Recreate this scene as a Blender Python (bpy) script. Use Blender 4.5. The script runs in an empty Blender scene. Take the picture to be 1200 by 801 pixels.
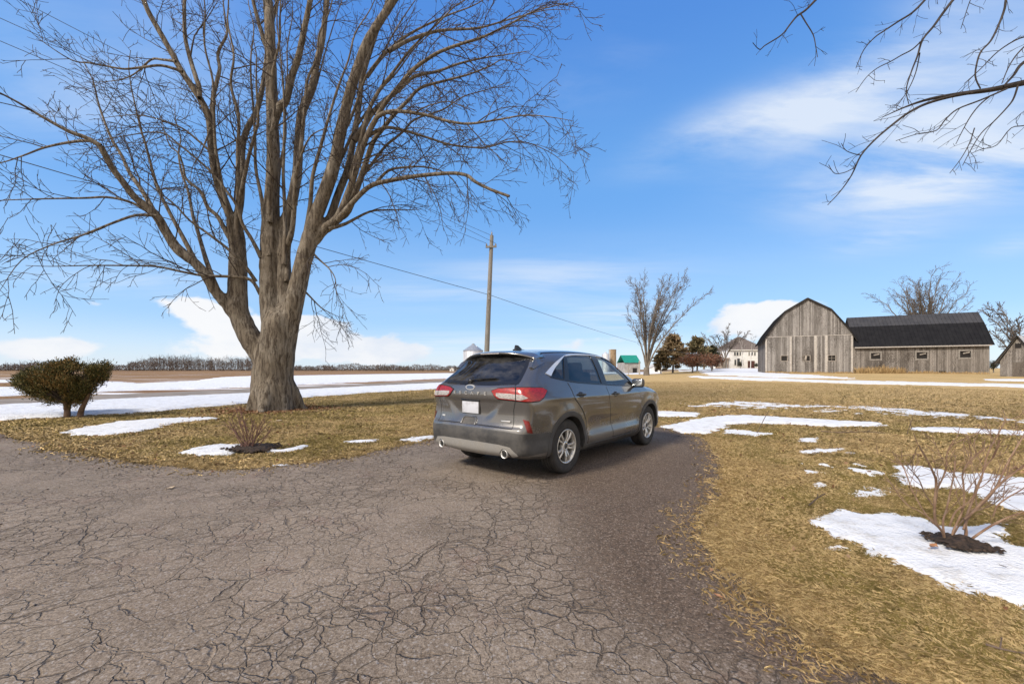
import bpy, math, random
import numpy as np
from mathutils import Vector, Matrix
from mathutils.geometry import delaunay_2d_cdt

# ---------------------------------------------------------------- scene, camera, light
scene = bpy.context.scene
COL = scene.collection
FPX, HCAM, HOR = 484.0, 1.38, 432.7       # focal length in photo pixels, eye height, horizon row
cam_d = bpy.data.cameras.new('camera')
cam_d.sensor_width = 36.0
cam_d.lens = FPX / 1200.0 * 36.0
cam_d.shift_y = (HOR - 400.5) / 1200.0
cam_d.clip_start = 0.05
cam_d.clip_end = 9000
cam = bpy.data.objects.new('camera', cam_d)
COL.objects.link(cam)
cam.location = (0, 0, HCAM)
cam.rotation_euler = (math.radians(90), 0, 0)
scene.camera = cam

vs = scene.view_settings
vs.view_transform = 'Standard'
vs.look = 'None'
vs.gamma = 1.0
vs.exposure = 1.08
vs.use_curve_mapping = False

SUN_EL, SUN_AZ = 40.0, 232.0               # degrees; azimuth clockwise from +Y (behind the camera, to the left)
sd_ = bpy.data.lights.new('sun', 'SUN')
sd_.energy = 2.4
sd_.angle = math.radians(11)
sd_.color = (1.0, 0.91, 0.78)
sun = bpy.data.objects.new('sun', sd_)
COL.objects.link(sun)
_e, _a = math.radians(SUN_EL), math.radians(SUN_AZ)
sun_dir = Vector((math.sin(_a) * math.cos(_e), math.cos(_a) * math.cos(_e), math.sin(_e)))
sun.rotation_euler = (-sun_dir).to_track_quat('-Z', 'Y').to_euler()

# ---------------------------------------------------------------- node helper
class NT:
    def __init__(self, tree):
        self.t = tree
        self.n = tree.nodes
        self.l = tree.links
    def new(self, typ, **kw):
        nd = self.n.new(typ)
        for k, v in kw.items():
            setattr(nd, k, v)
        return nd
    def put(self, sock, v):
        if isinstance(v, bpy.types.NodeSocket):
            self.l.new(v, sock)
        elif v is not None:
            if hasattr(sock.default_value, '__len__'):
                L = len(sock.default_value)
                v = tuple(v) if hasattr(v, '__len__') else (v,) * L
                if L == 4 and len(v) == 3:
                    v = v + (1.0,)
            sock.default_value = v
    def math(self, op, a, b=None, c=None, clamp=False):
        nd = self.new('ShaderNodeMath', operation=op, use_clamp=clamp)
        self.put(nd.inputs[0], a)
        if b is not None: self.put(nd.inputs[1], b)
        if c is not None: self.put(nd.inputs[2], c)
        return nd.outputs[0]
    def add(self, a, b): return self.math('ADD', a, b)
    def sub(self, a, b): return self.math('SUBTRACT', a, b)
    def mul(self, a, b): return self.math('MULTIPLY', a, b)
    def vmath(self, op, a, b=None, out=0):
        nd = self.new('ShaderNodeVectorMath', operation=op)
        self.put(nd.inputs[0], a)
        if b is not None: self.put(nd.inputs[1], b)
        return nd.outputs[out]
    def ramp(self, v, a, b, lo=0.0, hi=1.0, smooth=True):
        nd = self.new('ShaderNodeMapRange')
        nd.interpolation_type = 'SMOOTHSTEP' if smooth else 'LINEAR'
        self.put(nd.inputs['Value'], v)
        self.put(nd.inputs['From Min'], a); self.put(nd.inputs['From Max'], b)
        self.put(nd.inputs['To Min'], lo); self.put(nd.inputs['To Max'], hi)
        return nd.outputs['Result']
    def noise(self, vec, scale, detail=4, rough=0.55, dist=0.0, out='Fac', lac=2.0):
        nd = self.new('ShaderNodeTexNoise')
        if vec is not None: self.put(nd.inputs['Vector'], vec)
        self.put(nd.inputs['Scale'], scale); self.put(nd.inputs['Detail'], detail)
        self.put(nd.inputs['Roughness'], rough); self.put(nd.inputs['Distortion'], dist)
        self.put(nd.inputs['Lacunarity'], lac)
        return nd.outputs[out]
    def voro(self, vec, scale, feature='F1', rnd=1.0, out='Distance'):
        nd = self.new('ShaderNodeTexVoronoi', feature=feature)
        if vec is not None: self.put(nd.inputs['Vector'], vec)
        self.put(nd.inputs['Scale'], scale); self.put(nd.inputs['Randomness'], rnd)
        return nd.outputs[out]
    def mapping(self, vec, scale=(1, 1, 1), loc=(0, 0, 0), rot=(0, 0, 0)):
        nd = self.new('ShaderNodeMapping')
        self.put(nd.inputs['Vector'], vec)
        self.put(nd.inputs['Scale'], scale); self.put(nd.inputs['Location'], loc); self.put(nd.inputs['Rotation'], rot)
        return nd.outputs[0]
    def mix(self, f, a, b, blend='MIX'):
        nd = self.new('ShaderNodeMix', data_type='RGBA', blend_type=blend)
        nd.clamp_factor = True
        self.put(nd.inputs[0], f); self.put(nd.inputs[6], a); self.put(nd.inputs[7], b)
        return nd.outputs[2]
    def coord(self, which='Object'):
        return self.new('ShaderNodeTexCoord').outputs[which]
    def pos(self):
        return self.new('ShaderNodeNewGeometry').outputs['Position']
    def island(self):
        return self.new('ShaderNodeNewGeometry').outputs['Random Per Island']
    def attr(self, name, out='Fac'):
        nd = self.new('ShaderNodeAttribute'); nd.attribute_name = name
        return nd.outputs[out]
    def bump(self, h, strength=0.5, dist=0.02, normal=None):
        nd = self.new('ShaderNodeBump')
        self.put(nd.inputs['Height'], h); self.put(nd.inputs['Strength'], strength); self.put(nd.inputs['Distance'], dist)
        if normal is not None: self.put(nd.inputs['Normal'], normal)
        return nd.outputs[0]
    def sep(self, v):
        nd = self.new('ShaderNodeSeparateXYZ'); self.put(nd.inputs[0], v)
        return nd.outputs
    def comb(self, x=0, y=0, z=0):
        nd = self.new('ShaderNodeCombineXYZ')
        self.put(nd.inputs[0], x); self.put(nd.inputs[1], y); self.put(nd.inputs[2], z)
        return nd.outputs[0]

def srgb(r, g, b):
    f = lambda c: (c / 255 / 12.92) if c / 255 <= 0.04045 else ((c / 255 + 0.055) / 1.055) ** 2.4
    return (f(r), f(g), f(b))

def new_mat(name, base=(0.5, 0.5, 0.5), rough=0.6, metal=0.0, spec=None, coat=None):
    m = bpy.data.materials.new(name)
    m.use_nodes = True
    nt = NT(m.node_tree)
    p = nt.n['Principled BSDF']
    nt.put(p.inputs['Base Color'], base)
    nt.put(p.inputs['Roughness'], rough)
    nt.put(p.inputs['Metallic'], metal)
    if spec is not None: nt.put(p.inputs['Specular IOR Level'], spec)
    if coat: nt.put(p.inputs['Coat Weight'], coat); nt.put(p.inputs['Coat Roughness'], 0.06)
    return m, nt, p

def noisy(name, a, b, scale=8.0, rough=0.8, metal=0.0, bump=0.0, bdist=0.01, detail=5, stretch=(1, 1, 1), coord='Object', lo=0.35, hi=0.65, spec=0.3):
    m, nt, p = new_mat(name, a, rough, metal, spec)
    v = nt.mapping(nt.coord(coord), stretch)
    n = nt.noise(v, scale, detail, 0.6)
    nt.put(p.inputs['Base Color'], nt.mix(nt.ramp(n, lo, hi), a, b))
    if bump: nt.put(p.inputs['Normal'], nt.bump(n, bump, bdist))
    return m

# ---------------------------------------------------------------- sky
world = bpy.data.worlds.new('World')
scene.world = world
world.use_nodes = True
wn = NT(world.node_tree)
bg = wn.n['Background']
sky = wn.new('ShaderNodeTexSky', sky_type='NISHITA')
sky.sun_disc = False
sky.sun_elevation = math.radians(SUN_EL)
sky.sun_rotation = math.radians(SUN_AZ)
sky.altitude = 200
sky.air_density = 1.0
sky.dust_density = 0.6
sky.ozone_density = 2.6
gen = wn.coord('Generated')
dirv = wn.vmath('NORMALIZE', gen)
sx, sy, sz = wn.sep(dirv)
az = wn.math('ARCTAN2', sx, sy)
el = wn.math('ARCSINE', sz)
SKYSAT, SKYVAL = 1.22, 1.05
hs = wn.new('ShaderNodeHueSaturation')
wn.put(hs.inputs['Saturation'], SKYSAT); wn.put(hs.inputs['Value'], SKYVAL); wn.put(hs.inputs['Hue'], 0.508)
wn.put(hs.inputs['Color'], sky.outputs[0])
skycol = hs.outputs[0]
def azel(px, py):
    dx = (px - 600) / FPX
    return math.atan(dx), math.atan(((HOR - py) / FPX) / math.hypot(1, dx))
def cloud_blob(px, py, wpx, hpx, tilt=0.0, w=1.0):
    """soft elliptical cloud bank around a direction (size given in degrees-ish pixels at the photo's scale)"""
    a0, e0 = azel(px, py)
    ca, sa_ = math.cos(math.radians(tilt)), math.sin(math.radians(tilt))
    k = 1.0 / FPX
    cosr = 1.0 / math.hypot(1, (px - 600) / FPX)
    da = wn.sub(az, a0); de = wn.sub(el, e0)
    u = wn.math('DIVIDE', wn.add(wn.mul(da, ca), wn.mul(de, sa_)), wpx * k * cosr ** 2)
    v = wn.math('DIVIDE', wn.sub(wn.mul(de, ca), wn.mul(da, sa_)), hpx * k * cosr)
    r2 = wn.add(wn.mul(u, u), wn.mul(v, v))
    g = wn.math('EXPONENT', wn.mul(r2, -1.0))
    return wn.mul(g, w)
def addall(L):
    r = L[0]
    for q in L[1:]: r = wn.add(r, q)
    return r
# ---------------------------------------------------------------- object helpers
def tag(o, label=None, cat=None, group=None, kind=None):
    if label: o['label'] = label
    if cat: o['category'] = cat
    if group: o['group'] = group
    if kind: o['kind'] = kind
    return o

def empty(name, loc=(0, 0, 0), rz=0.0, label=None, cat=None, group=None):
    o = bpy.data.objects.new(name, None)
    o.empty_display_size = 0.2
    COL.objects.link(o)
    o.location = loc
    o.rotation_euler = (0, 0, rz)
    return tag(o, label, cat, group)

def link_mesh(name, me, mats, parent=None, smooth=None):
    o = bpy.data.objects.new(name, me)
    COL.objects.link(o)
    if not isinstance(mats, (list, tuple)): mats = [mats]
    for m in mats: me.materials.append(m)
    if smooth is not None:
        me.polygons.foreach_set('use_smooth', np.full(len(me.polygons), bool(smooth)))
    if parent is not None: o.parent = parent
    return o

def np_mesh(name, V, F, attrs=None, normals=None):
    """V (n,3); F (m,k) array or a list of such arrays"""
    V = np.asarray(V, np.float32)
    Fs = F if isinstance(F, list) else [F]
    Fs = [np.asarray(f, np.int32) for f in Fs if len(f)]
    me = bpy.data.meshes.new(name)
    me.vertices.add(len(V))
    me.vertices.foreach_set('co', V.ravel())
    nl = sum(f.size for f in Fs); npoly = sum(len(f) for f in Fs)
    me.loops.add(nl)
    me.polygons.add(npoly)
    me.loops.foreach_set('vertex_index', np.concatenate([f.ravel() for f in Fs]))
    starts = []; s = 0
    for f in Fs:
        k = f.shape[1]
        starts.append(s + np.arange(len(f)) * k); s += f.size
    me.polygons.foreach_set('loop_start', np.concatenate(starts).astype(np.int32))
    me.update(calc_edges=True)
    if attrs:
        for k, a in attrs.items():
            at = me.attributes.new(k, 'FLOAT', 'POINT')
            at.data.foreach_set('value', np.asarray(a, np.float32))
    if normals is not None:
        me.polygons.foreach_set('use_smooth', np.ones(npoly, bool))
        me.normals_split_custom_set_from_vertices(np.asarray(normals, np.float64).tolist())
    return me

class MB:
    """collects boxes, prisms, tubes and lathes; build() links them as ONE mesh object"""
    def __init__(self):
        self.v = []; self.f = []; self.sm = []
    def addvf(self, V, F, smooth=False):
        b = len(self.v)
        self.v.extend([tuple(map(float, p)) for p in V])
        self.f.extend([tuple(int(i) + b for i in f) for f in F])
        self.sm.extend([smooth] * len(F))
    def box(self, c, s, rz=0.0, M=None, bev=0.0):
        hx, hy, hz = s[0] / 2, s[1] / 2, s[2] / 2
        if bev <= 0:
            V = [(sx * hx, sy * hy, sz * hz) for sz in (-1, 1) for sy in (-1, 1) for sx in (-1, 1)]
            F = [(0, 2, 3, 1), (4, 5, 7, 6), (0, 1, 5, 4), (2, 6, 7, 3), (0, 4, 6, 2), (1, 3, 7, 5)]
        else:
            import bmesh
            bm = bmesh.new()
            bmesh.ops.create_cube(bm, size=1.0)
            for v in bm.verts: v.co = Vector((v.co.x * s[0], v.co.y * s[1], v.co.z * s[2]))
            bmesh.ops.bevel(bm, geom=list(bm.edges), offset=bev, segments=3, profile=0.5, affect='EDGES')
            bm.verts.index_update()
            V = [tuple(v.co) for v in bm.verts]; F = [tuple(v.index for v in f.verts) for f in bm.faces]
            bm.free()
        if rz:
            c_, s_ = math.cos(rz), math.sin(rz)
            V = [(x * c_ - y * s_, x * s_ + y * c_, z) for x, y, z in V]
        if M is not None: V = [tuple(M @ Vector(p)) for p in V]
        V = [(x + c[0], y + c[1], z + c[2]) for x, y, z in V]
        self.addvf(V, F, bev > 0)
    def prism(self, poly, axis, a, b):
        """poly of (u,v) counter-clockwise; axis 'x': (u,v)->(y,z), 'y': (x,z), 'z': (x,y)"""
        def P(u, v, w):
            return {'x': (w, u, v), 'y': (u, w, v), 'z': (u, v, w)}[axis]
        n = len(poly)
        V = [P(u, v, a) for u, v in poly] + [P(u, v, b) for u, v in poly]
        F = [tuple(range(n))[::-1], tuple(range(n, 2 * n))] + [(i, (i + 1) % n, n + (i + 1) % n, n + i) for i in range(n)]
        if axis == 'y': F = [f[::-1] for f in F]
        self.addvf(V, F)
    def tube(self, pts, r, n=8, caps=True, smooth=True):
        pts = [Vector(p) for p in pts]
        rs = r if hasattr(r, '__len__') else [r] * len(pts)
        V = []; F = []
        up = None
        for i, p in enumerate(pts):
            t = (pts[min(i + 1, len(pts) - 1)] - pts[max(i - 1, 0)]).normalized()
            if up is None: up = t.orthogonal().normalized()
            up = (up - t * up.dot(t)).normalized()
            w = t.cross(up)
            for k in range(n):
                a = 2 * math.pi * k / n
                V.append(p + (up * math.cos(a) + w * math.sin(a)) * rs[i])
        for i in range(len(pts) - 1):
            for k in range(n):
                F.append((i * n + k, i * n + (k + 1) % n, (i + 1) * n + (k + 1) % n, (i + 1) * n + k))
        self.addvf(V, F, smooth)
        if caps:
            self.addvf(V[:n], [tuple(range(n))[::-1]]); self.addvf(V[-n:], [tuple(range(n))])
    def lathe(self, prof, n=48, axis='z', c=(0, 0, 0), smooth=True):
        """prof: list of (radius, height)"""
        V = []; F = []
        for r, h in prof:
            for k in range(n):
                a = 2 * math.pi * k / n
                x, y = r * math.cos(a), r * math.sin(a)
                V.append({'z': (x, y, h), 'x': (h, x, y), 'y': (y, h, x)}[axis])
        for i in range(len(prof) - 1):
            for k in range(n):
                F.append((i * n + k, i * n + (k + 1) % n, (i + 1) * n + (k + 1) % n, (i + 1) * n + k))
        self.addvf([(x + c[0], y + c[1], z + c[2]) for x, y, z in V], F, smooth)
    def mesh(self, name):
        me = bpy.data.meshes.new(name)
        me.from_pydata(self.v, [], self.f)
        me.polygons.foreach_set('use_smooth', np.array(self.sm, bool))
        me.update()
        return me
    def build(self, name, mats, parent=None):
        return link_mesh(name, self.mesh(name), mats, parent)

# ---------------------------------------------------------------- numpy helpers
def sstep(a, b, x):
    t = np.clip((np.asarray(x, float) - a) / (b - a), 0, 1)
    return t * t * (3 - 2 * t)

def sdpoly(P, poly):
    """signed distance (negative inside) of points P (n,2) to a closed polygon"""
    P = np.asarray(P, float); poly = np.asarray(poly, float)
    n = len(poly)
    d = np.full(len(P), 1e18); s = np.zeros(len(P), bool)
    for i in range(n):
        a = poly[i]; b = poly[(i + 1) % n]
        e = b - a; w = P - a
        L = e.dot(e)
        if L < 1e-14: continue
        t = np.clip((w @ e) / L, 0, 1)
        q = w - t[:, None] * e
        d = np.minimum(d, (q * q).sum(1))
        c = ((a[1] <= P[:, 1]) & (b[1] > P[:, 1])) | ((b[1] <= P[:, 1]) & (a[1] > P[:, 1]))
        if abs(e[1]) > 1e-12:
            s ^= c & (P[:, 0] < a[0] + (P[:, 1] - a[1]) / e[1] * e[0])
    return np.where(s, -1, 1) * np.sqrt(d)

def _hash(ix, iy, seed):
    h = (ix.astype(np.int64) * 374761393 + iy.astype(np.int64) * 668265263 + seed * 974711) & 0x7fffffff
    h = ((h ^ (h >> 13)) * 1274126177) & 0x7fffffff
    return ((h ^ (h >> 16)) & 0xffff) / 65535.0

def vnoise(x, y, scale=1.0, octaves=3, seed=0):
    x = np.asarray(x, float) * scale; y = np.asarray(y, float) * scale
    tot = 0; amp = 1; s = 0
    for o in range(octaves):
        ix = np.floor(x); iy = np.floor(y)
        fx = x - ix; fy = y - iy
        fx = fx * fx * (3 - 2 * fx); fy = fy * fy * (3 - 2 * fy)
        a = _hash(ix, iy, seed + o); b = _hash(ix + 1, iy, seed + o)
        c = _hash(ix, iy + 1, seed + o); d = _hash(ix + 1, iy + 1, seed + o)
        tot = tot + amp * ((a * (1 - fx) + b * fx) * (1 - fy) + (c * (1 - fx) + d * fx) * fy)
        s += amp; amp *= 0.5
        x = x * 2.03 + 11.3; y = y * 2.03 + 5.7
    return tot / s          # 0..1

def smooth_closed(pts, k=6):
    """closed Catmull-Rom through the points"""
    P = np.asarray(pts, float); n = len(P); out = []
    for i in range(n):
        p0, p1, p2, p3 = P[i - 1], P[i], P[(i + 1) % n], P[(i + 2) % n]
        for j in range(k):
            t = j / k
            out.append(0.5 * ((2 * p1) + (-p0 + p2) * t + (2 * p0 - 5 * p1 + 4 * p2 - p3) * t * t + (-p0 + 3 * p1 - 3 * p2 + p3) * t ** 3))
    return np.array(out)

def smooth_open(pts, k=6):
    P = np.asarray(pts, float); n = len(P); out = []
    for i in range(n - 1):
        p0, p1, p2, p3 = P[max(i - 1, 0)], P[i], P[i + 1], P[min(i + 2, n - 1)]
        for j in range(k):
            t = j / k
            out.append(0.5 * ((2 * p1) + (-p0 + p2) * t + (2 * p0 - 5 * p1 + 4 * p2 - p3) * t * t + (-p0 + 3 * p1 - 3 * p2 + p3) * t ** 3))
    out.append(P[-1])
    return np.array(out)

def cdt(poly, step, holes=()):
    """triangulate a 2-D polygon with interior points about `step` apart; returns (V2, F, boundary loop index list)"""
    poly = np.asarray(poly, float)
    dense = []
    for i in range(len(poly)):
        a, b = poly[i], poly[(i + 1) % len(poly)]
        m = max(1, int(math.ceil(np.linalg.norm(b - a) / step)))
        for j in range(m): dense.append(a + (b - a) * j / m)
    dense = np.array(dense); nb = len(dense)
    mn, mx = dense.min(0), dense.max(0)
    gx = np.arange(mn[0] + step * .5, mx[0], step); gy = np.arange(mn[1] + step * .5, mx[1], step * 0.9)
    if len(gx) and len(gy):
        X, Y = np.meshgrid(gx, gy)
        X = X + (np.arange(len(gy)) % 2)[:, None] * step * .5
        G = np.stack([X.ravel(), Y.ravel()], 1)
        G = G[sdpoly(G, dense) < -step * 0.55]
    else: G = np.zeros((0, 2))
    V = [Vector(p) for p in dense] + [Vector(p) for p in G]
    E = [(i, (i + 1) % nb) for i in range(nb)]
    r = delaunay_2d_cdt(V, E, [], 1, 1e-6)
    V2 = np.array([tuple(p) for p in r[0]]); F = [tuple(f) for f in r[2]]
    orig = r[3]
    look = {}
    for i, L in enumerate(orig):
        for o in L: look.setdefault(o, i)
    loop = [look[i] for i in range(nb)]
    A = 0.5 * np.sum(dense[:, 0] * np.roll(dense[:, 1], -1) - np.roll(dense[:, 0], -1) * dense[:, 1])
    if A < 0: loop = loop[::-1]
    out = []
    for f in F:
        a, b, c = V2[f[0]], V2[f[1]], V2[f[2]]
        out.append(f if (b[0] - a[0]) * (c[1] - a[1]) - (c[0] - a[0]) * (b[1] - a[1]) > 0 else f[::-1])
    return V2, np.array(out, np.int32), loop

def surface_nets(fun, mn, mx, h):
    """iso-surface f=0 of a vectorised function on a grid"""
    nx, ny, nz = [int(math.ceil((b - a) / h)) + 1 for a, b in zip(mn, mx)]
    xs = mn[0] + np.arange(nx) * h; ys = mn[1] + np.arange(ny) * h; zs = mn[2] + np.arange(nz) * h
    G = fun(xs, ys, zs).astype(np.float32)          # (nx,ny,nz)
    ins = G < 0
    cs = np.zeros((nx - 1, ny - 1, nz - 1), np.uint8)
    for dx in (0, 1):
        for dy in (0, 1):
            for dz in (0, 1):
                cs += ins[dx:nx - 1 + dx, dy:ny - 1 + dy, dz:nz - 1 + dz]
    cells = np.argwhere((cs > 0) & (cs < 8))
    idx = -np.ones(cs.shape, np.int32)
    idx[tuple(cells.T)] = np.arange(len(cells))
    acc = np.zeros((len(cells), 3)); cnt = np.zeros(len(cells))
    corners = [(0, 0, 0), (1, 0, 0), (0, 1, 0), (1, 1, 0), (0, 0, 1), (1, 0, 1), (0, 1, 1), (1, 1, 1)]
    vals = {c: G[cells[:, 0] + c[0], cells[:, 1] + c[1], cells[:, 2] + c[2]] for c in corners}
    for a in corners:
        for ax in range(3):
            if a[ax]: continue
            b = list(a); b[ax] = 1; b = tuple(b)
            va, vb = vals[a], vals[b]
            m = (va < 0) != (vb < 0)
            t = np.where(m, va / np.where(m, va - vb, 1), 0)
            p = np.tile(np.array(a, float), (len(cells), 1)); p[:, ax] += t
            acc[m] += p[m]; cnt[m] += 1
    V = (cells + acc / cnt[:, None]) * h + np.array(mn)
    Q = []
    for ax in range(3):
        o1, o2 = [(1, 2), (2, 0), (0, 1)][ax]
        sl0 = [slice(None)] * 3; sl1 = [slice(None)] * 3
        sl0[ax] = slice(0, -1); sl1[ax] = slice(1, None)
        A, B = ins[tuple(sl0)], ins[tuple(sl1)]
        e = np.argwhere(A != B)
        ok = (e[:, o1] > 0) & (e[:, o2] > 0) & (e[:, o1] < [nx, ny, nz][o1] - 1) & (e[:, o2] < [nx, ny, nz][o2] - 1)
        e = e[ok]
        s = A[tuple(e.T)]
        def cid(d1, d2):
            q = e.copy(); q[:, o1] -= d1; q[:, o2] -= d2
            return idx[tuple(q.T)]
        q = np.stack([cid(1, 1), cid(0, 1), cid(0, 0), cid(1, 0)], 1)
        q[~s] = q[~s][:, ::-1]
        Q.append(q)
    return V, np.concatenate(Q)

# ---------------------------------------------------------------- camera ray helpers (used once, to find real positions on the ground)
def ray(px, py):
    return np.array([(px - 600) / FPX, 1.0, -(py - HOR) / FPX])
def at_depth(px, py, d):
    r = ray(px, py); return np.array([r[0] * d, d, HCAM + r[2] * d])
def terrain(x, y):
    x = np.asarray(x, float); y = np.asarray(y, float)
    t = (x + 14.3) * 0.906 - (y - 22.4) * 0.423          # metres to the right of the road's near edge
    m = sstep(2, 30, t)
    s = 0.78 * sstep(13, 62, y) + 1.0 * sstep(70, 130, y) - 0.5 * sstep(160, 400, y)
    und = (vnoise(x, y, 0.35, 2, 5) - 0.5) * 0.05 * sstep(7, 14, np.hypot(x, y))
    ditch = -0.10 * sstep(4, 0, np.abs(t + -3.0)) * sstep(6, 12, y)
    return m * s + und * sstep(0, 4, t) + ditch * 0
def ground_pt(px, py):
    r = ray(px, py); d = 1.0
    prev = 0.5
    for i in range(4000):
        z = HCAM + r[2] * d
        if z <= float(terrain(r[0] * d, d)): break
        prev = d; d *= 1.01
    lo, hi = prev, d
    for _ in range(30):
        m = .5 * (lo + hi)
        if HCAM + r[2] * m <= float(terrain(r[0] * m, m)): hi = m
        else: lo = m
    return np.array([r[0] * hi, hi, float(terrain(r[0] * hi, hi))])
def ground_poly(pp): return np.array([ground_pt(*p)[:2] for p in pp])
# ---------------------------------------------------------------- clouds in the sky (directions, not the picture)
zc_ = wn.math('MAXIMUM', wn.add(sz, 0.10), 0.02)
px_ = wn.math('DIVIDE', sx, zc_); py_ = wn.math('DIVIDE', sy, zc_)
sheet = wn.comb(px_, py_, 0.0)
st = wn.mapping(sheet, (0.55, 1.7, 1.0), (3.1, 0.7, 0), (0, 0, math.radians(-28)))
wisp = wn.noise(st, 1.3, 9, 0.60, 0.35)
soft = wn.noise(wn.mapping(sheet, (0.5, 0.8, 1), (7.7, 2.0, 0)), 1.0, 5, 0.55)
azel_v = wn.comb(az, wn.mul(el, 1.9), 0.0)
puff = wn.noise(azel_v, 7.5, 9, 0.58, 0.15)
puffs = wn.noise(wn.mapping(azel_v, (1, 1, 1), (4.2, 1.1, 0)), 3.2, 6, 0.6)
cir = addall([cloud_blob(850, 150, 95, 22, 8, 1.2), cloud_blob(985, 112, 120, 32, 20, 1.1), cloud_blob(1110, 130, 170, 85, 10, 1.0), cloud_blob(1120, 212, 170, 30, -4, 1.25), cloud_blob(1030, 195, 90, 26, 6, 0.55),
              cloud_blob(1035, 280, 55, 13, 0, 0.75), cloud_blob(1190, 285, 40, 12, 0, 0.55), cloud_blob(640, 325, 130, 26, 0, 0.62), cloud_blob(480, 345, 90, 16, 4, 0.30), cloud_blob(660, 108, 36, 13, 0, 0.62), cloud_blob(720, 70, 70, 30, 20, 0.25),
              cloud_blob(60, 105, 130, 60, 12, 0.55), cloud_blob(220, 60, 120, 60, 0, 0.25), cloud_blob(150, 330, 110, 16, 0, 0.55), cloud_blob(480, 150, 60, 22, 10, 0.35), cloud_blob(720, 372, 60, 15, 0, 0.85), cloud_blob(560, 405, 150, 14, 0, 0.55)])
behind = wn.mul(wn.ramp(sy, 0.25, -0.25), wn.ramp(soft, 0.40, 0.75))  # unseen clouds behind the camera, added for reflections and fill
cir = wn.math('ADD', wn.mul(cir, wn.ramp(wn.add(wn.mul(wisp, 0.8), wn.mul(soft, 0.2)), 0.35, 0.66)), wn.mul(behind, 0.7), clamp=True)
cum = addall([cloud_blob(415, 402, 85, 20, -6, 0.95), cloud_blob(330, 412, 150, 14, 0, 0.7), cloud_blob(245, 368, 52, 22, -6, 0.95), cloud_blob(290, 392, 45, 16, -20, 0.75), cloud_blob(345, 378, 45, 14, 0, 0.8), cloud_blob(40, 408, 62, 16, 0, 0.95), cloud_blob(112, 356, 22, 7, 0, 0.42),
              cloud_blob(880, 377, 52, 22, 0, 1.05), cloud_blob(930, 362, 60, 14, 0, 0.55), cloud_blob(700, 400, 60, 12, 0, 0.6), cloud_blob(1260, 380, 70, 16, 0, 0.9), cloud_blob(-90, 400, 80, 20, 0, 0.9)])
cum = wn.ramp(wn.add(cum, wn.mul(wn.sub(puff, 0.5), 2.0)), 0.40, 0.68)
base_y = wn.ramp(el, 0.0, 0.16)
# clear-sky colour: the physical sky, evened out towards the deep winter blue of the day
def stops(x, pts):
    rp = wn.new('ShaderNodeValToRGB'); cr = rp.color_ramp
    cr.interpolation = 'EASE'
    while len(cr.elements) < len(pts): cr.elements.new(0.5)
    for e, (p, c) in zip(cr.elements, pts): e.position = p; e.color = tuple(c) + (1.0,)
    wn.put(rp.inputs[0], x)
    return rp.outputs[0]
K = 10.0
gradc = stops(wn.ramp(el, 0.0, 1.2, 0, 1, False), [(0.0, (0.32, 0.38, 0.46)), (0.10, (0.172, 0.290, 0.452)), (0.33, (0.078, 0.202, 0.420)), (0.62, (0.044, 0.138, 0.375)), (1.0, (0.036, 0.115, 0.33))])
gs = wn.new('ShaderNodeVectorMath', operation='SCALE'); wn.put(gs.inputs[0], gradc); gs.inputs['Scale'].default_value = K
c1 = wn.mix(0.82, skycol, gs.outputs[0])
c2 = wn.mix(wn.mul(cir, 0.80), c1, (4.0, 4.3, 4.7))
cumcol = wn.mix(wn.ramp(puffs, 0.35, 0.62), (3.6, 3.9, 4.4), (4.6, 4.6, 4.65))
c3 = wn.mix(wn.mul(cum, 0.94), c2, cumcol)
back = wn.mul(wn.ramp(sy, 0.15, -0.35), wn.ramp(soft, 0.22, 0.55))  # warm unseen cloud cover, added behind the camera to neutralise the blue fill
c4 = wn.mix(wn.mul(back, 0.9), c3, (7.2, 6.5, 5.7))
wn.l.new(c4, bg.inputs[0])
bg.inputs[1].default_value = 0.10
world.cycles.sampling_method = 'MANUAL'
world.cycles.sample_map_resolution = 512
# ================================================================ ground: lawn, driveway, road, field, snow
DRIVE_PX = [(25, 517), (56, 527), (100, 533), (150, 541), (200, 547), (260, 550), (320, 547), (400, 537), (450, 527), (505, 515), (560, 505), (640, 500), (720, 498), (775, 501), (812, 510), (836, 522), (845, 545),
            (844, 570), (834, 600), (830, 627), (850, 662), (880, 686), (902, 702), (943, 737), (1013, 772), (1083, 796)]
dp = ground_poly(DRIVE_PX)
DRIVE = np.concatenate([[(-14.0, 8.6)], dp, [(2.5, 1.0), (3.2, -3.0), (3.5, -8.0), (-14.0, -8.0)]])
_d = smooth_closed(DRIVE, 10)
_n = (vnoise(_d[:, 0], _d[:, 1], 2.2, 3, 3) - .5) * 0.22 + (vnoise(_d[:, 0], _d[:, 1], 9, 2, 8) - .5) * 0.10
_t = np.roll(_d, -1, 0) - np.roll(_d, 1, 0); _t /= np.linalg.norm(_t, axis=1, keepdims=True)
DRIVE_E = _d + np.stack([_t[:, 1], -_t[:, 0]], 1) * _n[:, None]

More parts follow.
